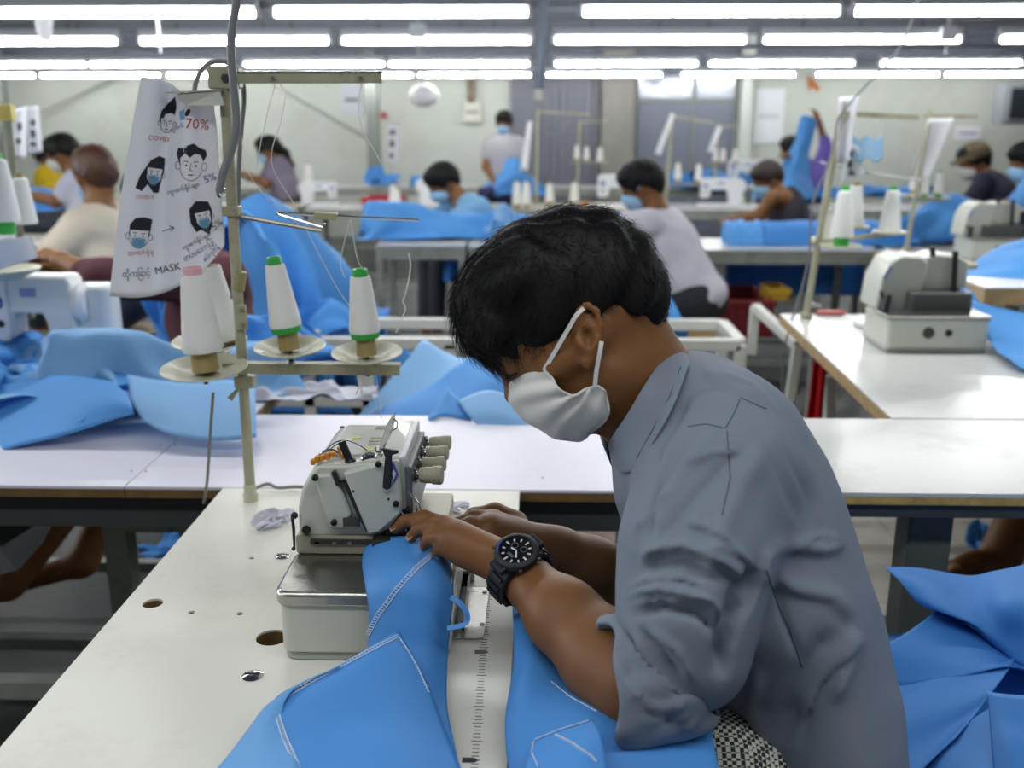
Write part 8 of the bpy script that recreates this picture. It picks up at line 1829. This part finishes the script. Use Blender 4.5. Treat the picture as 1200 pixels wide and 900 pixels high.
# --- white lockstitch machine at the left
def lockstitch(x0, y0, z, sc, label, dirx=1, xs=1):
    t = thing('sewing_machine', (x0, y0, z), label, 'sewing machine'); o_ = Vector((x0, y0, z))
    V = lambda x, y, z_: o_ + Vector((x * dirx * xs, y, z_)) * sc
    W = MACHW
    MB().add([V(-.02, -.09, 0), V(.46, -.09, 0), V(.46, .09, 0), V(-.02, .09, 0), V(-.02, -.09, .02), V(.46, -.09, .02), V(.46, .09, .02), V(-.02, .09, .02)], [(0, 3, 2, 1), (4, 5, 6, 7), (0, 1, 5, 4), (1, 2, 6, 5), (2, 3, 7, 6), (3, 0, 4, 7)]).build('bed', W, t, bevel=.004)
    MB().prism([V(0, -.05, .10), V(.0, -.05, .27), V(.02, -.05, .30), V(.44, -.05, .30), V(.46, -.05, .28), V(.46, -.05, .02), V(.32, -.05, .02), V(.30, -.05, .15), V(.28, -.05, .18), V(.11, -.05, .18), V(.10, -.05, .10)], (0, .1 * sc, 0)).build('head_casting', W, t, bevel=.008, smooth=True)
    MB().prism([V(-.004, -.06, .09), V(-.004, -.06, .28), V(.02, -.06, .295), V(.09, -.06, .295), V(.10, -.06, .27), V(.10, -.06, .12), V(.08, -.06, .09)], (0, .02 * sc, 0)).build('face_plate', W, t, bevel=.006, smooth=True)
    MB().prism([V(.02, -.0615, .205), V(.02, -.0615, .232), V(.045, -.0615, .240), V(.07, -.0615, .232), V(.07, -.0615, .205), V(.045, -.0615, .196)], (0, -.001, 0)).build('blue_badge', mat('badge_blue', (52, 70, 160), .4), t)
    MB().box(*sorted((V(.032, 0, 0).x, V(.058, 0, 0).x)), y0 - .0645 * sc, y0 - .0625 * sc, V(0, 0, .212).z, V(0, 0, .217).z).build('badge_bar', mat('label_white', (226, 230, 236)), t)
    MB().box(*sorted((V(.036, 0, 0).x, V(.054, 0, 0).x)), y0 - .0645 * sc, y0 - .0625 * sc, V(0, 0, .221).z, V(0, 0, .226).z).build('badge_bar', mat('label_white', (226, 230, 236)), t)
    MB().lathe([(0, .004), (.010 * sc, .004), (.012 * sc, 0)], V(.045, -.061, .15), (0, -1, 0), n=14).build('dark_knob', BLACK, t, smooth=True)
    MB().box(*sorted((V(.17, 0, 0).x, V(.26, 0, 0).x)), y0 - .0515 * sc, y0 - .0505 * sc, V(0, 0, .235).z, V(0, 0, .262).z).build('blue_print', mat('faded_blue', (140, 156, 200)), t)
    MB().cyl(V(.05, 0, .10), V(.05, 0, .03), .004 * sc, n=8).build('needle_bar', CHROME, t, smooth=True)
    MB().lathe([(0, 0), (.06 * sc, 0), (.065 * sc, .02 * sc), (.05 * sc, .035 * sc), (0, .035 * sc)], V(.46, 0, .21), (dirx, 0, 0), n=24).build('hand_wheel', W, t, smooth=True)
    return t
c = Py(6, 392, 2.46)
lockstitch(c.x, 2.46, .76, .80, 'white lockstitch sewing machine with a blue badge at the left edge', xs=.55)
# --- grey machine body with curved arm beyond it
c = Py(74, 396, 2.40); 
mw = thing('motor_cover', (c.x + .06, 2.45, .752), 'pale grey rounded machine cover beside the white sewing machine', 'machine')
rbox(MB(), c.x, c.x + .105, 2.45, 2.54, .752, Py(90, 336, 2.45).z, .03).build('cover', MACHW, mw, smooth=True, bevel=.01); rbox(MB(), c.x - .008, c.x + .113, 2.44, 2.55, .752, .775, .03).build('cover_foot', MACH, mw, smooth=True, bevel=.004)
# --- generic thread stands with cones
def cone_small(p, s_, tip, label, group, core=True, body=THREAD):
    t = thing('thread_cone', p, label, 'thread cone', group)
    if core: MB().lathe([(0, 0), (.024 * s_, 0), (.022 * s_, .03 * s_), (0, .03 * s_)], p, n=16).build('core', GREEN if tip == 'green' else CONEPAPER, t, smooth=True)
    z = .03 * s_ if core else 0
    MB().lathe([(0, z), (.036 * s_, z), (.037 * s_, z + .01 * s_), (.022 * s_, z + .14 * s_), (.012 * s_, z + .145 * s_), (0, z + .145 * s_)], p, n=20).build('thread', body, t, smooth=True)
    MB().lathe([(0, z + .144 * s_), (.014 * s_, z + .144 * s_), (.012 * s_, z + .158 * s_), (0, z + .158 * s_)], p, n=12).build('cone_tip', {'green': GREEN, 'pink': PINK}.get(tip, CONEPAPER), t, smooth=True)
    return t
def stand(base, top, rail_px, label, arm=None, mid=None, tray=True, r=.011):
    """base, top: world points; rail_px: left and right rail ends"""
    t = thing('thread_stand', base, label, 'thread stand')
    MB().tube([base, top], r, 10).build('pole', STAND, t, smooth=True)
    MB().lathe([(.02, 0), (.02, .012), (.012, .02)], base, n=12).build('pole_foot', STAND, t, smooth=True)
    if rail_px: 
        MB().bar(rail_px[0], rail_px[1], .03, .012).build('tray_rail', STAND, t)
        if tray:
            for f_ in (.12, .5, .88):
                q_ = rail_px[0].lerp(rail_px[1], f_); MB().lathe([(0, .006), (.05, .010), (.062, .014), (.06, .018), (0, .012)], q_, n=20).build('spool_tray', CREAM, t, smooth=True)
    if arm: MB().bar(arm[0], arm[1], .022, .016).build('top_channel', STAND, t)
    if mid: MB().tube([Vector(m) for m in mid], .0035, 6).build('guide_rod', STEEL, t, smooth=True)
    return t
# right-hand stand in the middle ground
Yr = 3.05
bp = Pz(944, 372, .752); Yr = bp.y
stand(bp, Py(988, 118, Yr), (Py(950, 285, Yr), Py(1055, 272, Yr + .1)), 'cream thread stand with white cones on the glossy right-hand table', arm=(Py(984, 133, Yr), Py(1076, 138, Yr)), mid=(Py(962, 190, Yr), Py(1000, 200, Yr), Py(1082, 212, Yr)), tray=False)
def tray_at(t, p, r): MB().lathe([(0, -.004), (r * .9, .001), (r, .006), (r * .97, .010), (0, .002)], p, n=28).build('spool_tray', CREAM, t, smooth=True)
rs_ = bpy.data.objects['thread_stand.001']
for (px, py, dy, r) in ((985, 290, -.06, .065), (1000, 268, .12, .055), (1042, 274, .05, .055), (966, 282, .05, .05)): tray_at(rs_, Py(px, py, Yr + dy), r)
gC = 'cones on the middle-ground stand at right'
cone_small(Py(985, 290, Yr - .06) + Vector((0, 0, .004)), 1.0, 'green', 'white cone on a bright green core on the right-hand cream stand', gC)
cone_small(Py(966, 282, Yr + .05) + Vector((0, 0, .004)), .72, 'none', 'white cone at the left of the green-cored one', gC, core=False)
cone_small(Py(999, 268, Yr + .12) + Vector((0, 0, .004)), .95, 'none', 'greyish cone behind the green-cored one', gC, core=False)
cone_small(Py(1042, 274, Yr + .05) + Vector((0, 0, .004)), .95, 'green', 'white cone standing alone at the right end of that stand', gC, core=False)
cb = thing('hanging_cable', Py(970, 180, Yr - .04), 'thin grey cable falling from the lights past the right-hand thread stand', 'cable')
MB().tube(catmull([Py(x, y, Yr - .04) for x, y in ((1080, -20), (1068, 25), (1052, 60), (1020, 95), (985, 135), (978, 165), (968, 200), (952, 240), (948, 300), (938, 345), (925, 385), (918, 420), (916, 470))], 5), .0036, 8).build('cable', GC, cb, smooth=True)
# hanging papers
def paper(pix, Yv, label, m=PAPER, bend=.02, marks=None):
    (x0, y0), (x1, y1), (x2, y2), (x3, y3) = pix
    r_ = [[Py((x0 + (x1 - x0) * i / 3) * (1 - j / 3) + (x3 + (x2 - x3) * i / 3) * j / 3, (y0 + (y1 - y0) * i / 3) * (1 - j / 3) + (y3 + (y2 - y3) * i / 3) * j / 3, Yv + bend * math.sin(i * 1.3) * (j / 3 + .3)) for i in range(4)] for j in range(4)]
    t = thing('hanging_paper', r_[0][1], label, 'paper'); o = grid_patch('sheet', r_, m, t, k=4, solid=.0006)
    mk_ = MB()
    for (px, py, w, h_) in (marks or ()):
        p = hit(o, px, py, .003)
        if p: mk_.obox(p, (w * Yv / FPX, 0, 0), (0, .0005, 0), (0, 0, h_ * Yv / FPX))
    if mk_.v: mk_.build('print', PGR, t)
    return t
paper([(983, 114), (1007, 112), (994, 190), (980, 192)], Yr - .02, 'blank white paper strip hanging at the top of the right-hand cream stand', bend=.03)
paper([(992, 165), (1006, 172), (1014, 205), (986, 215)], Yr - .02, 'small printed paper hanging below the blank strip', marks=((994, 180, 4, 3), (995, 192, 3, 4), (1000, 203, 5, 2)))
paper([(1088, 139), (1118, 138), (1088, 211), (1066, 207)], 5.17, 'slanted blank white sheet hanging right of the blue bag')
bgm = fabric('clear_blue_plastic', (166, 200, 224), rough=.3, trans=.4)
pb = thing('hanging_mask', Py(1018, 165, Yr), 'pale blue pleated cloth hung from the thin bar right of the cream stand', 'mask')
r_ = [[Py(999 + i * 9, 158 + (6 if i in (1, 3) else 0) + j * 9, Yr - .02 * math.sin(i * .8) - .006 * j) for i in range(5)] for j in range(4)]
grid_patch('pleated_cloth', r_, bgm, pb, k=4, solid=.001)
for x in (1002, 1032): MB().tube([Py(x, 160, Yr), Py(x + 1, 136, Yr)], .002, 5).build('string', THREAD, pb)
bs_ = Pz(1086, 262, .752)
stand(Vector((Xat(1062, 5.02, .752), 5.02, .752)), Py(1090, 130, 5.2), (Py(1060, 232, 5.2), Py(1105, 235, 5.2)), 'cream thread stand behind the slanted white sheet', arm=(Py(1082, 136, 5.2), Py(1145, 137, 5.2)), tray=True)
for (px, py, tip, lab) in ((1082, 234, 'green', 'left green-bottomed cone behind the slanted sheet'), (1098, 234, 'green', 'right green-bottomed cone behind the slanted sheet'), (1070, 230, 'none', 'cone beside the left green-bottomed one')):
    cone_small(Py(px, py, 5.2) + Vector((0, 0, .012)), .7, tip, lab, 'cones behind the slanted sheet')

# far stands and cones: (base px, top px, Y, arm end, rail)
def far_stand(bx, by, tx, ty, Y_, ax_, ay, label, rail=None, mid=None):
    return stand(Vector((Xat(bx, Y_, .752), Y_, .752)), Py(tx, ty, Y_), (Py(rail[0], rail[1], Y_), Py(rail[2], rail[3], Y_)) if rail else None, label, arm=(Py(tx, ty + 3, Y_), Py(ax_, ay, Y_)), tray=False, mid=[Py(a, b_, Y_) for a, b_ in mid] if mid else None, r=.014)
far_stand(628, 236, 630, 128, 7.9, 692, 134, 'cream thread stand with a long top bar left of the slate shutter', rail=(612, 238, 700, 238), mid=((640, 157), (655, 158), (668, 140)))
far_stand(676, 186, 680, 140, 10.2, 712, 142, 'small cream thread stand in front of the slate shutter', rail=(668, 190, 712, 190), mid=((690, 162), (726, 166)))
far_stand(780, 216, 788, 133, 7.9, 836, 144, 'slim cream thread stand in front of the slate door', rail=(776, 216, 826, 216))
far_stand(836, 190, 842, 145, 9.6, 868, 148, 'small thread stand beside the white column', rail=(830, 192, 868, 192))
for pix, Y_, lab in (((( 786, 132), (791, 134), (774, 182), (767, 180)), 7.88, 'narrow white paper strip hanging before the slate door'), (((840, 148), (846, 150), (834, 180), (828, 178)), 9.58, 'small white paper hanging from the stand by the white column'), (((618, 142), (624, 142), (618, 200), (609, 200)), 7.88, 'long white paper strip left of the slate shutter')):
    paper(pix, Y_, lab)
gW = 'white thread cones in the back rows'
FC = [(606, 237, 7.5, 1.1, 'pair of cones'), (617, 237, 7.5, 1.1, ''), (644, 229, 7.8, .95, ''), (673, 232, 7.8, 1.0, ''), (676, 189, 10.2, .9, ''), (687, 190, 10.2, .85, ''), (703, 192, 10.2, .9, ''), (794, 214, 7.9, .85, ''), (818, 215, 7.9, .85, ''), (838, 192, 9.6, .85, ''), (847, 192, 9.6, .8, ''), (861, 192, 9.6, .8, ''), (362, 188, 10.1, 1.3, ''), (461, 214, 7.8, .9, ''), (514, 181, 10.1, 1.3, ''), (466, 218, 7.8, .7, '')]
ONRAIL = [(676, 189), (687, 190), (703, 192), (794, 214), (818, 215), (838, 192), (847, 192), (861, 192)]
LB = ['left one of two tall cones right of the standing person', 'right one of two tall cones beside the long paper strip', 'lone cone below the long top bar', 'cone beside the orange reel on the crowded table', 'left of three cones before the slate shutter', 'middle of three cones before the slate shutter', 'right of three cones before the slate shutter', 'left of two cones over the black-haired head in white', 'right of two cones over the black-haired head in white', 'left of three cones by the white column', 'middle of three cones by the white column', 'right of three cones by the white column', 'lone cone under the diagonal brace', 'white cone below the printed card stand', 'slim cone left of the standing person', 'short cone beside the one under the printed card']
for (px, py, Y_, s_, _), lab in zip(FC, LB): cone_small(Py(px, py, Y_) if (px, py) in ONRAIL else Vector((Xat(px, Y_, .752), Y_, .752)), s_, 'none', 'white thread cone, ' + lab, gW)
p = Vector((Xat(685, 7.6, .752), 7.6, .752)); orr = thing('thread_reel', p, 'orange thread reel on the crowded cream table', 'reel')
MB().lathe([(0, 0), (.03, 0), (.03, .006), (.018, .008), (.018, .04), (.03, .042), (.03, .048), (0, .048)], p, n=14).build('reel', mat('orange_plastic', (214, 136, 24)), orr, smooth=True)
# machine-like white boxes on the far tables
def far_machine(px, py, Y_, s_, label, dirx=1): 
    return lockstitch(Xat(px, Y_, .752), Y_, .752, s_, label, dirx)
far_machine(700, 225, 7.75, .8, 'cream sewing machine on the crowded table left of the man in white', 1)
far_machine(820, 216, 7.8, .7, 'pale sewing machine right of the black-haired head in white', 1)
far_machine(852, 212, 10.15, .9, 'pale sewing machine below the white column', 1)
far_machine(540, 222, 7.8, .7, 'pale sewing machine left of the standing person in grey', -1)
far_machine(395, 232, 7.8, .6, 'cream sewing machine beside the person in patterned grey', -1)
# printed card on a stand and wall things
paper([(454, 145), (470, 145), (468, 192), (452, 192)], 9.0, 'tall printed card standing under the round white lamp', marks=((460, 155, 4, 3), (460, 168, 4, 4), (459, 182, 4, 3)))
wl = thing('wall_lamp', Py(497, 112, 12.1), 'round white lamp hanging from the ceiling in front of the back wall', 'lamp')
c = Py(497, 112, 11.3); MB().ball(c, .17, 8, (1, 1, .75)).build('shade', mat('lamp_shade_white', (232, 236, 240), .4), wl, smooth=True); MB().cyl(c, c + Vector((0, 0, .9)), .012, n=6).build('drop_rod', FRAME, wl)
def wallbox(x0, y0, x1, y1, label, m, cat='box', th=.08, name='wall_box', extra=None):
    a, b_ = Py(x0, y0, YB - .02), Py(x1, y1, YB - .02)
    t = thing(name, (a + b_) / 2, label, cat); MB().box(a.x, b_.x, YB - .02 - th, YB - .004, b_.z, a.z).build('body', m, t, bevel=.004)
    MB().box(a.x + (b_.x - a.x) * .15, b_.x - (b_.x - a.x) * .15, YB - .03 - th, YB - .02 - th, b_.z + (a.z - b_.z) * .45, b_.z + (a.z - b_.z) * .55).build('bar', PGR if extra is None else extra, t)
    return t
wallbox(543, 120, 564, 143, 'pale switch box on the back wall left of the standing person', mat('switch_box', (210, 208, 196), .5))
wallbox(548, 92, 557, 121, 'brown duct above the pale switch box', mat('duct_brown', (120, 104, 88), .6), cat='duct', name='wall_duct', extra=mat('duct_brown', (120, 104, 88)))
wallbox(400, 98, 426, 136, 'faded grey notice on the back wall beside the grey post', mat('notice_grey', (196, 200, 208), .6), cat='notice', th=.01, name='notice')
wallbox(886, 104, 916, 168, 'white notice sheet on the wall right of the white column', mat('notice_white', (228, 232, 236), .6), cat='notice', th=.01, name='notice', extra=mat('notice_ink_pale', (206, 210, 216)))
wallbox(446, 132, 453, 139, 'small red call button on the back wall', PRED, cat='button', th=.04, name='wall_button')
wallbox(1120, 148, 1148, 164, 'small white sign with a blue mark on the right part of the back wall', PAPER, cat='sign', th=.01, name='wall_sign', extra=PVIO)
a, b_ = Py(1178, 98, 9.5), Py(1235, 146, 9.5)
mn = thing('monitor', (a + b_) / 2, 'dark screen in a grey case hanging at the upper right edge', 'screen')
MB().box(a.x, b_.x, 9.5, 9.7, b_.z, a.z).build('case', mat('case_grey', (150, 154, 160), .5), mn, bevel=.02); MB().box(a.x + .07, b_.x - .05, 9.485, 9.5, b_.z + .05, a.z - .04).build('screen', mat('dark_screen', (46, 52, 60), .2), mn)
of = thing('hanging_ornament', Py(952, 98, 9), 'small orange pennant hanging below the farthest lights', 'pennant'); MB().prism([Py(946, 88, 9), Py(956, 96, 9), Py(962, 104, 9), Py(957, 108, 9), (Py(952, 102, 9)), Py(948, 108, 9)], (0, .01, 0)).build('pennant', mat('orange_paper', (236, 140, 60), .6), of)
# hanging white tags from the second row of lights, at upper left
paper([(36, 10), (64, 11), (60, 50), (46, 48)], 5.6, 'pale paper tag hanging between the lights at upper left', bend=.02)
for (x, y, Y_, rn) in ((184, 3, 5.2, 'left'), (490, 35, 6.6, 'centre'), (1110, 38, 6.6, 'right')):
    p = Py(x, y + 10, Y_); t = thing('cable_bundle', p, 'white plastic cable box among the ceiling lights, %s one' % rn, 'cable box'); MB().box(p.x - .05, p.x + .05, p.y - .03, p.y + .03, p.z, p.z + .09).build('box_body', HOUS, t, bevel=.01); MB().cyl(Vector((p.x, p.y, ZC)), p - Vector((0, 0, .2)), .006, n=6).build('pull_cord', HOUS, t)
# --- left edge: stand with yellow cap, cone, white tray, printed papers
Yl = 2.35
ls = stand(Pz(34, 372, .752) * 1, Py(6, 125, Yl), None, 'cream thread stand with a yellow clip at the left edge', arm=(Py(-40, 128, Yl), Py(14, 130, Yl)))
MB().obox(Py(8, 132, Yl), (.016, 0, 0), (0, .012, 0), (0, 0, .018)).build('yellow_clip', mat('yellow_clip', (236, 214, 120), .5), ls, bevel=.003)
MB().lathe([(0, -.02), (.04, -.02), (.085, .0), (.09, .008), (.08, .008), (0, -.008)], Py(2, 318, Yl), n=30).build('spool_tray', CREAM, ls, smooth=True)
cone_small(Py(7, 274, Yl - .03), 1.0, 'green', 'white cone with green rim on the stand at the left edge', 'cones at the left edge')
cone_small(Py(30, 262, Yl + .15), .8, 'none', 'smaller white cone behind the green-rimmed one at the left edge', 'cones at the left edge', core=False)
paper([(-6, 282), (38, 276), (44, 302), (-6, 318)], Yl - .1, 'curled blank paper below the cone at the left edge', bend=.03)
paper([(18, 128), (32, 124), (30, 186), (14, 186)], 3.6, 'left one of two printed sheets hanging at the left edge', marks=((24, 148, 3, 4), (23, 165, 3, 3)))
paper([(33, 125), (45, 124), (50, 178), (32, 184)], 3.6, 'right one of two printed sheets hanging at the left edge', marks=((39, 143, 3, 3), (40, 156, 3, 4), (41, 168, 4, 2)))
sm_ = Pz(62, 262, .755); lockstitch(sm_.x - .1, 5.3, .752, .75, 'grey sewing machine in front of the white-masked person at far left', 1)
# --- right-hand table things
c = Pz(1040, 382, .752)
pt = thing('pen_tray', c, 'white shallow dish with a black pen beside the right-hand overlock', 'dish')
rbox(MB(), c.x - .10, c.x + .10, c.y - .05, c.y + .05, .7525, .768, .03).build('dish', MACHW, pt, smooth=True, bevel=.004); MB().tube([c + Vector((-.02, 0, .024)), c + Vector((.07, .01, .024))], .005, 8).build('pen', BLACK, pt, smooth=True)
c = Pz(972, 368, .752); o = MB().box(c.x - .04, c.x + .05, c.y - .01, c.y + .02, .7525, .762).build('red_tool', mat('tool_red', (200, 52, 36), .4), None, org=c, bevel=.003); tag(o, 'small red flat tool behind the white dish', 'tool')
c = Pz(953, 360, .752); cloth('white_scrap', 'heap1', (c.x, c.y, .7525), 1, .10, MASKW, 'white thread scrap at the foot of the right-hand cream stand', sub=0)
wb = thing('wooden_box', Py(1180, 350, 3.0), 'small light wooden board block lying at the right edge on blue cloth', 'board')
a, b_ = Py(1153, 350, 2.98), Py(1230, 350, 2.98)
MB().box(a.x, b_.x, 2.98, 3.2, a.z - .02, a.z + .03).build('board', PALEWOOD, wb, bevel=.003); MB().box(a.x + .001, b_.x, 2.98, 3.199, a.z + .0302, a.z + .034).build('board_face', LAMGREY, wb)
# red cloth and red fire-pipe under the right table
a, b_ = Py(957, 426, 2.9), Py(944, 492, 2.9)
q = [[Py(953 + i * 5.5, 424 + j * 24, 2.86 + .02 * math.sin(i * 2)) for i in range(4)] for j in range(4)]
q = [[Py(954 - j * 3 + i * (5 + j * .3), 424 + j * 24, 2.86 + .02 * math.sin(i * 2)) for i in range(4)] for j in range(4)]
o = grid_patch('red_cloth', q, fabric('red_cloth', (196, 24, 28), rough=.6), None, k=5, solid=.004, org=q[0][0]); tag(o, 'bright red cloth hanging under the tan table edge at right', 'cloth')
pipe_frame([(Py(972, 440, 2.95), Py(972, 500, 2.95)), (Py(885, 360, 3.6), Py(935, 405, 3.3)), (Py(935, 405, 3.3), Py(925, 470, 3.3)), (Py(885, 360, 3.6), Py(880, 415, 3.6))], .016, 'chair_frame', 'pale bent tubular frame beside the right-hand table', 'chair', WHT)
# crates and baskets
def crate(x0, y0, x1, y1, Y_, d_, label, m):
    a, b_ = Py(x0, y0, Y_), Py(x1, y1, Y_); t = thing('plastic_crate', ((a.x + b_.x) / 2, Y_, b_.z), label, 'crate'); H_ = a.z - b_.z
    MB().box(a.x, b_.x, Y_, Y_ + d_, b_.z, b_.z + .01).build('bottom', m, t)
    for (p0, p1, q0, q1) in ((a.x, b_.x, Y_, Y_ + .012), (a.x, b_.x, Y_ + d_ - .012, Y_ + d_), (a.x, a.x + .012, Y_ + .012, Y_ + d_ - .012), (b_.x - .012, b_.x, Y_ + .012, Y_ + d_ - .012)):
        MB().box(p0, p1, q0, q1, b_.z + .01, a.z).build('side_panel', m, t)
    MB().box(a.x - .012, b_.x + .012, Y_ - .012, Y_, a.z - .03, a.z).build('rim', m, t, bevel=.004)
    for i in range(6):
        x = a.x + (b_.x - a.x) * (i + .5) / 6; MB().box(x - .008, x + .008, Y_ - .008, Y_, b_.z + .02, a.z - .03).build('rib', m, t)
    return t
RED = mat('red_plastic', (176, 32, 40), .45)
crate(424, 232, 470, 252, 7.9, .4, 'red plastic crate on the bench below the far blue bundle', RED)
a = Pz(880, 405, 0)
crate(838, 352, 905, 395, 5.0, .5, 'dark red plastic basket on the floor below the long grey bench', mat('dark_red_plastic', (120, 22, 34), .5))
crate(900, 338, 924, 352, 5.1, .2, 'small yellow box below the long grey bench', mat('yellow_plastic', (214, 170, 40), .5))
# pale box and clutter under the cross table
a, b_ = Py(122, 596, 1.95), Py(238, 596, 1.95)
bx2 = thing('under_table_box', ((a.x + b_.x) / 2, 2.05, 0), 'grey-green steel frame with a shelf under the lilac cross table', 'frame')
MB().box(a.x, b_.x, 1.93, 2.2, a.z - .045, a.z).build('shelf', mat('worn_grey_paint', (150, 154, 140), .6, dirt=(80, 80, 70), dscale=9), bx2)
MB().box(a.x, a.x + .05, 1.93, 1.98, 0, a.z - .045).build('leg', mat('worn_grey_paint', (150, 154, 140)), bx2); MB().box(b_.x - .05, b_.x, 1.93, 1.98, 0, a.z - .045).build('leg', mat('worn_grey_paint', (150, 154, 140)), bx2)
a, b_ = Pz(20, 690, .12), Pz(110, 650, .12)
ft = thing('foot_treadle', (a.x + .1, 1.9, 0), 'dark foot treadle and bar on the floor under the left cross table', 'treadle')
MB().box(a.x, a.x + .5, 1.75, 2.0, .10, .13).build('treadle_plate', mat('treadle_iron', (58, 62, 60), .5, metal=.3), ft, bevel=.004); MB().box(a.x - .2, a.x + .8, 1.86, 1.90, .16, .20).build('treadle_bar', FRAME, ft); MB().box(a.x + .05, a.x + .08, 1.85, 1.9, 0, .10).build('foot', FRAME, ft); MB().box(a.x + .42, a.x + .45, 1.85, 1.9, 0, .10).build('foot', FRAME, ft)
MB().bar((a.x - .2, 1.88, 0), (a.x - .2, 1.88, .2), .03).build('bar_post', FRAME, ft); MB().bar((a.x + .8, 1.88, 0), (a.x + .8, 1.88, .2), .03).build('bar_post', FRAME, ft)
# pale diagonal board at the left under the table
q0, q1 = Py(0, 650, 1.9), Py(85, 590, 2.05)
db = thing('leaning_board', q0, 'pale board leaning under the left end of the cross table', 'board')
MB().prism([Py(-10, 632, 1.9), Py(62, 588, 2.05), Py(68, 596, 2.05), Py(45, 640, 1.98), Py(20, 668, 1.92), Py(-10, 676, 1.9)], (0, .02, 0)).build('board', mat('pale_board', (206, 210, 216), .5), db); MB().bar(Py(-10, 627, 1.9), Py(70, 578, 2.06), .04, .05).build('batten', APRON, db)
a, b_ = Py(676, 640, 2.0), Py(735, 612, 2.0)
db2 = thing('under_table_box', ((a.x + b_.x) / 2, 2.1, 0), 'worn box with a brown lid under the cross table beside the grey shirt', 'box')
MB().box(Py(612, 600, 2.0).x, b_.x, 2.0, 2.3, 0, .40).build('box_body', mat('box_dark', (60, 64, 70)), db2, bevel=.004); MB().box(a.x, b_.x + .02, 1.98, 2.3, .401, .43).build('lid', mat('brown_lid', (120, 92, 78), .6, var=.2, vscale=20, dirt=(170, 160, 150), dscale=20), db2, bevel=.003)
cloth('printed_cloth', 'wide', (Pz(1055, 735, .05).x, Pz(1055, 735, .05).y, .01), .2, .22, mat('print_cloth_violet', (190, 184, 212), .8, var=.4, vscale=40, dirt=(80, 74, 130), dscale=50), 'crumpled violet-print cloth on the floor behind the grey shirt', squash=(1.2, .7, 2.2), sub=1)
# white scraps on the foreground table
WS = fabric('white_scrap_cloth', (232, 232, 242), rough=.8, trans=.2)
c = Pz(322, 612, .752); cloth('white_scrap', 'heap1', (c.x, c.y, .7505), .4, .10, WS, 'crumpled white cloth scrap left of the overlock machine', squash=(1.5, .9, .8), sub=2)
c = Pz(516, 600, .752); cloth('white_scrap', 'heap1', (c.x, c.y + .01, .7505), 2.2, .13, WS, 'crumpled white cloth scraps behind the tension knobs', squash=(1.2, .9, .9), sub=2)
c = Pz(512, 606, .77); o = MB().obox(c, (.010, 0, 0), (0, .006, 0), (.002, 0, .007)).build('binder_clip', BLACK, None, org=c, bevel=.001); tag(o, 'small black clip lying on the white scraps', 'clip')
c = Pz(312, 575, .752); m_ = MB(); m_.tube(catmull([c + Vector((-.02, 0, .004)), c + Vector((0, .012, .008)), c + Vector((.02, .004, .004)), c + Vector((.05, .01, .004)), c + Vector((.08, .006, .003))], 5), .003, 7)
tag(m_.build('cable_end', mat('grey_cable', (130, 128, 120)), None, org=c, smooth=True), 'short coil of grey cable beside the foot of the foreground thread stand', 'cable')
c = Pz(368, 487, .752)
lc = cloth('grey_cloth', 'wide', (c.x - .05, c.y + .16, .752 - .0), 0, .3, mat('grey_cloth_white', (206, 208, 218), .8), 'grey-white cloth lying behind the cross table below the cones', squash=(.8, .3, 1), sub=1)
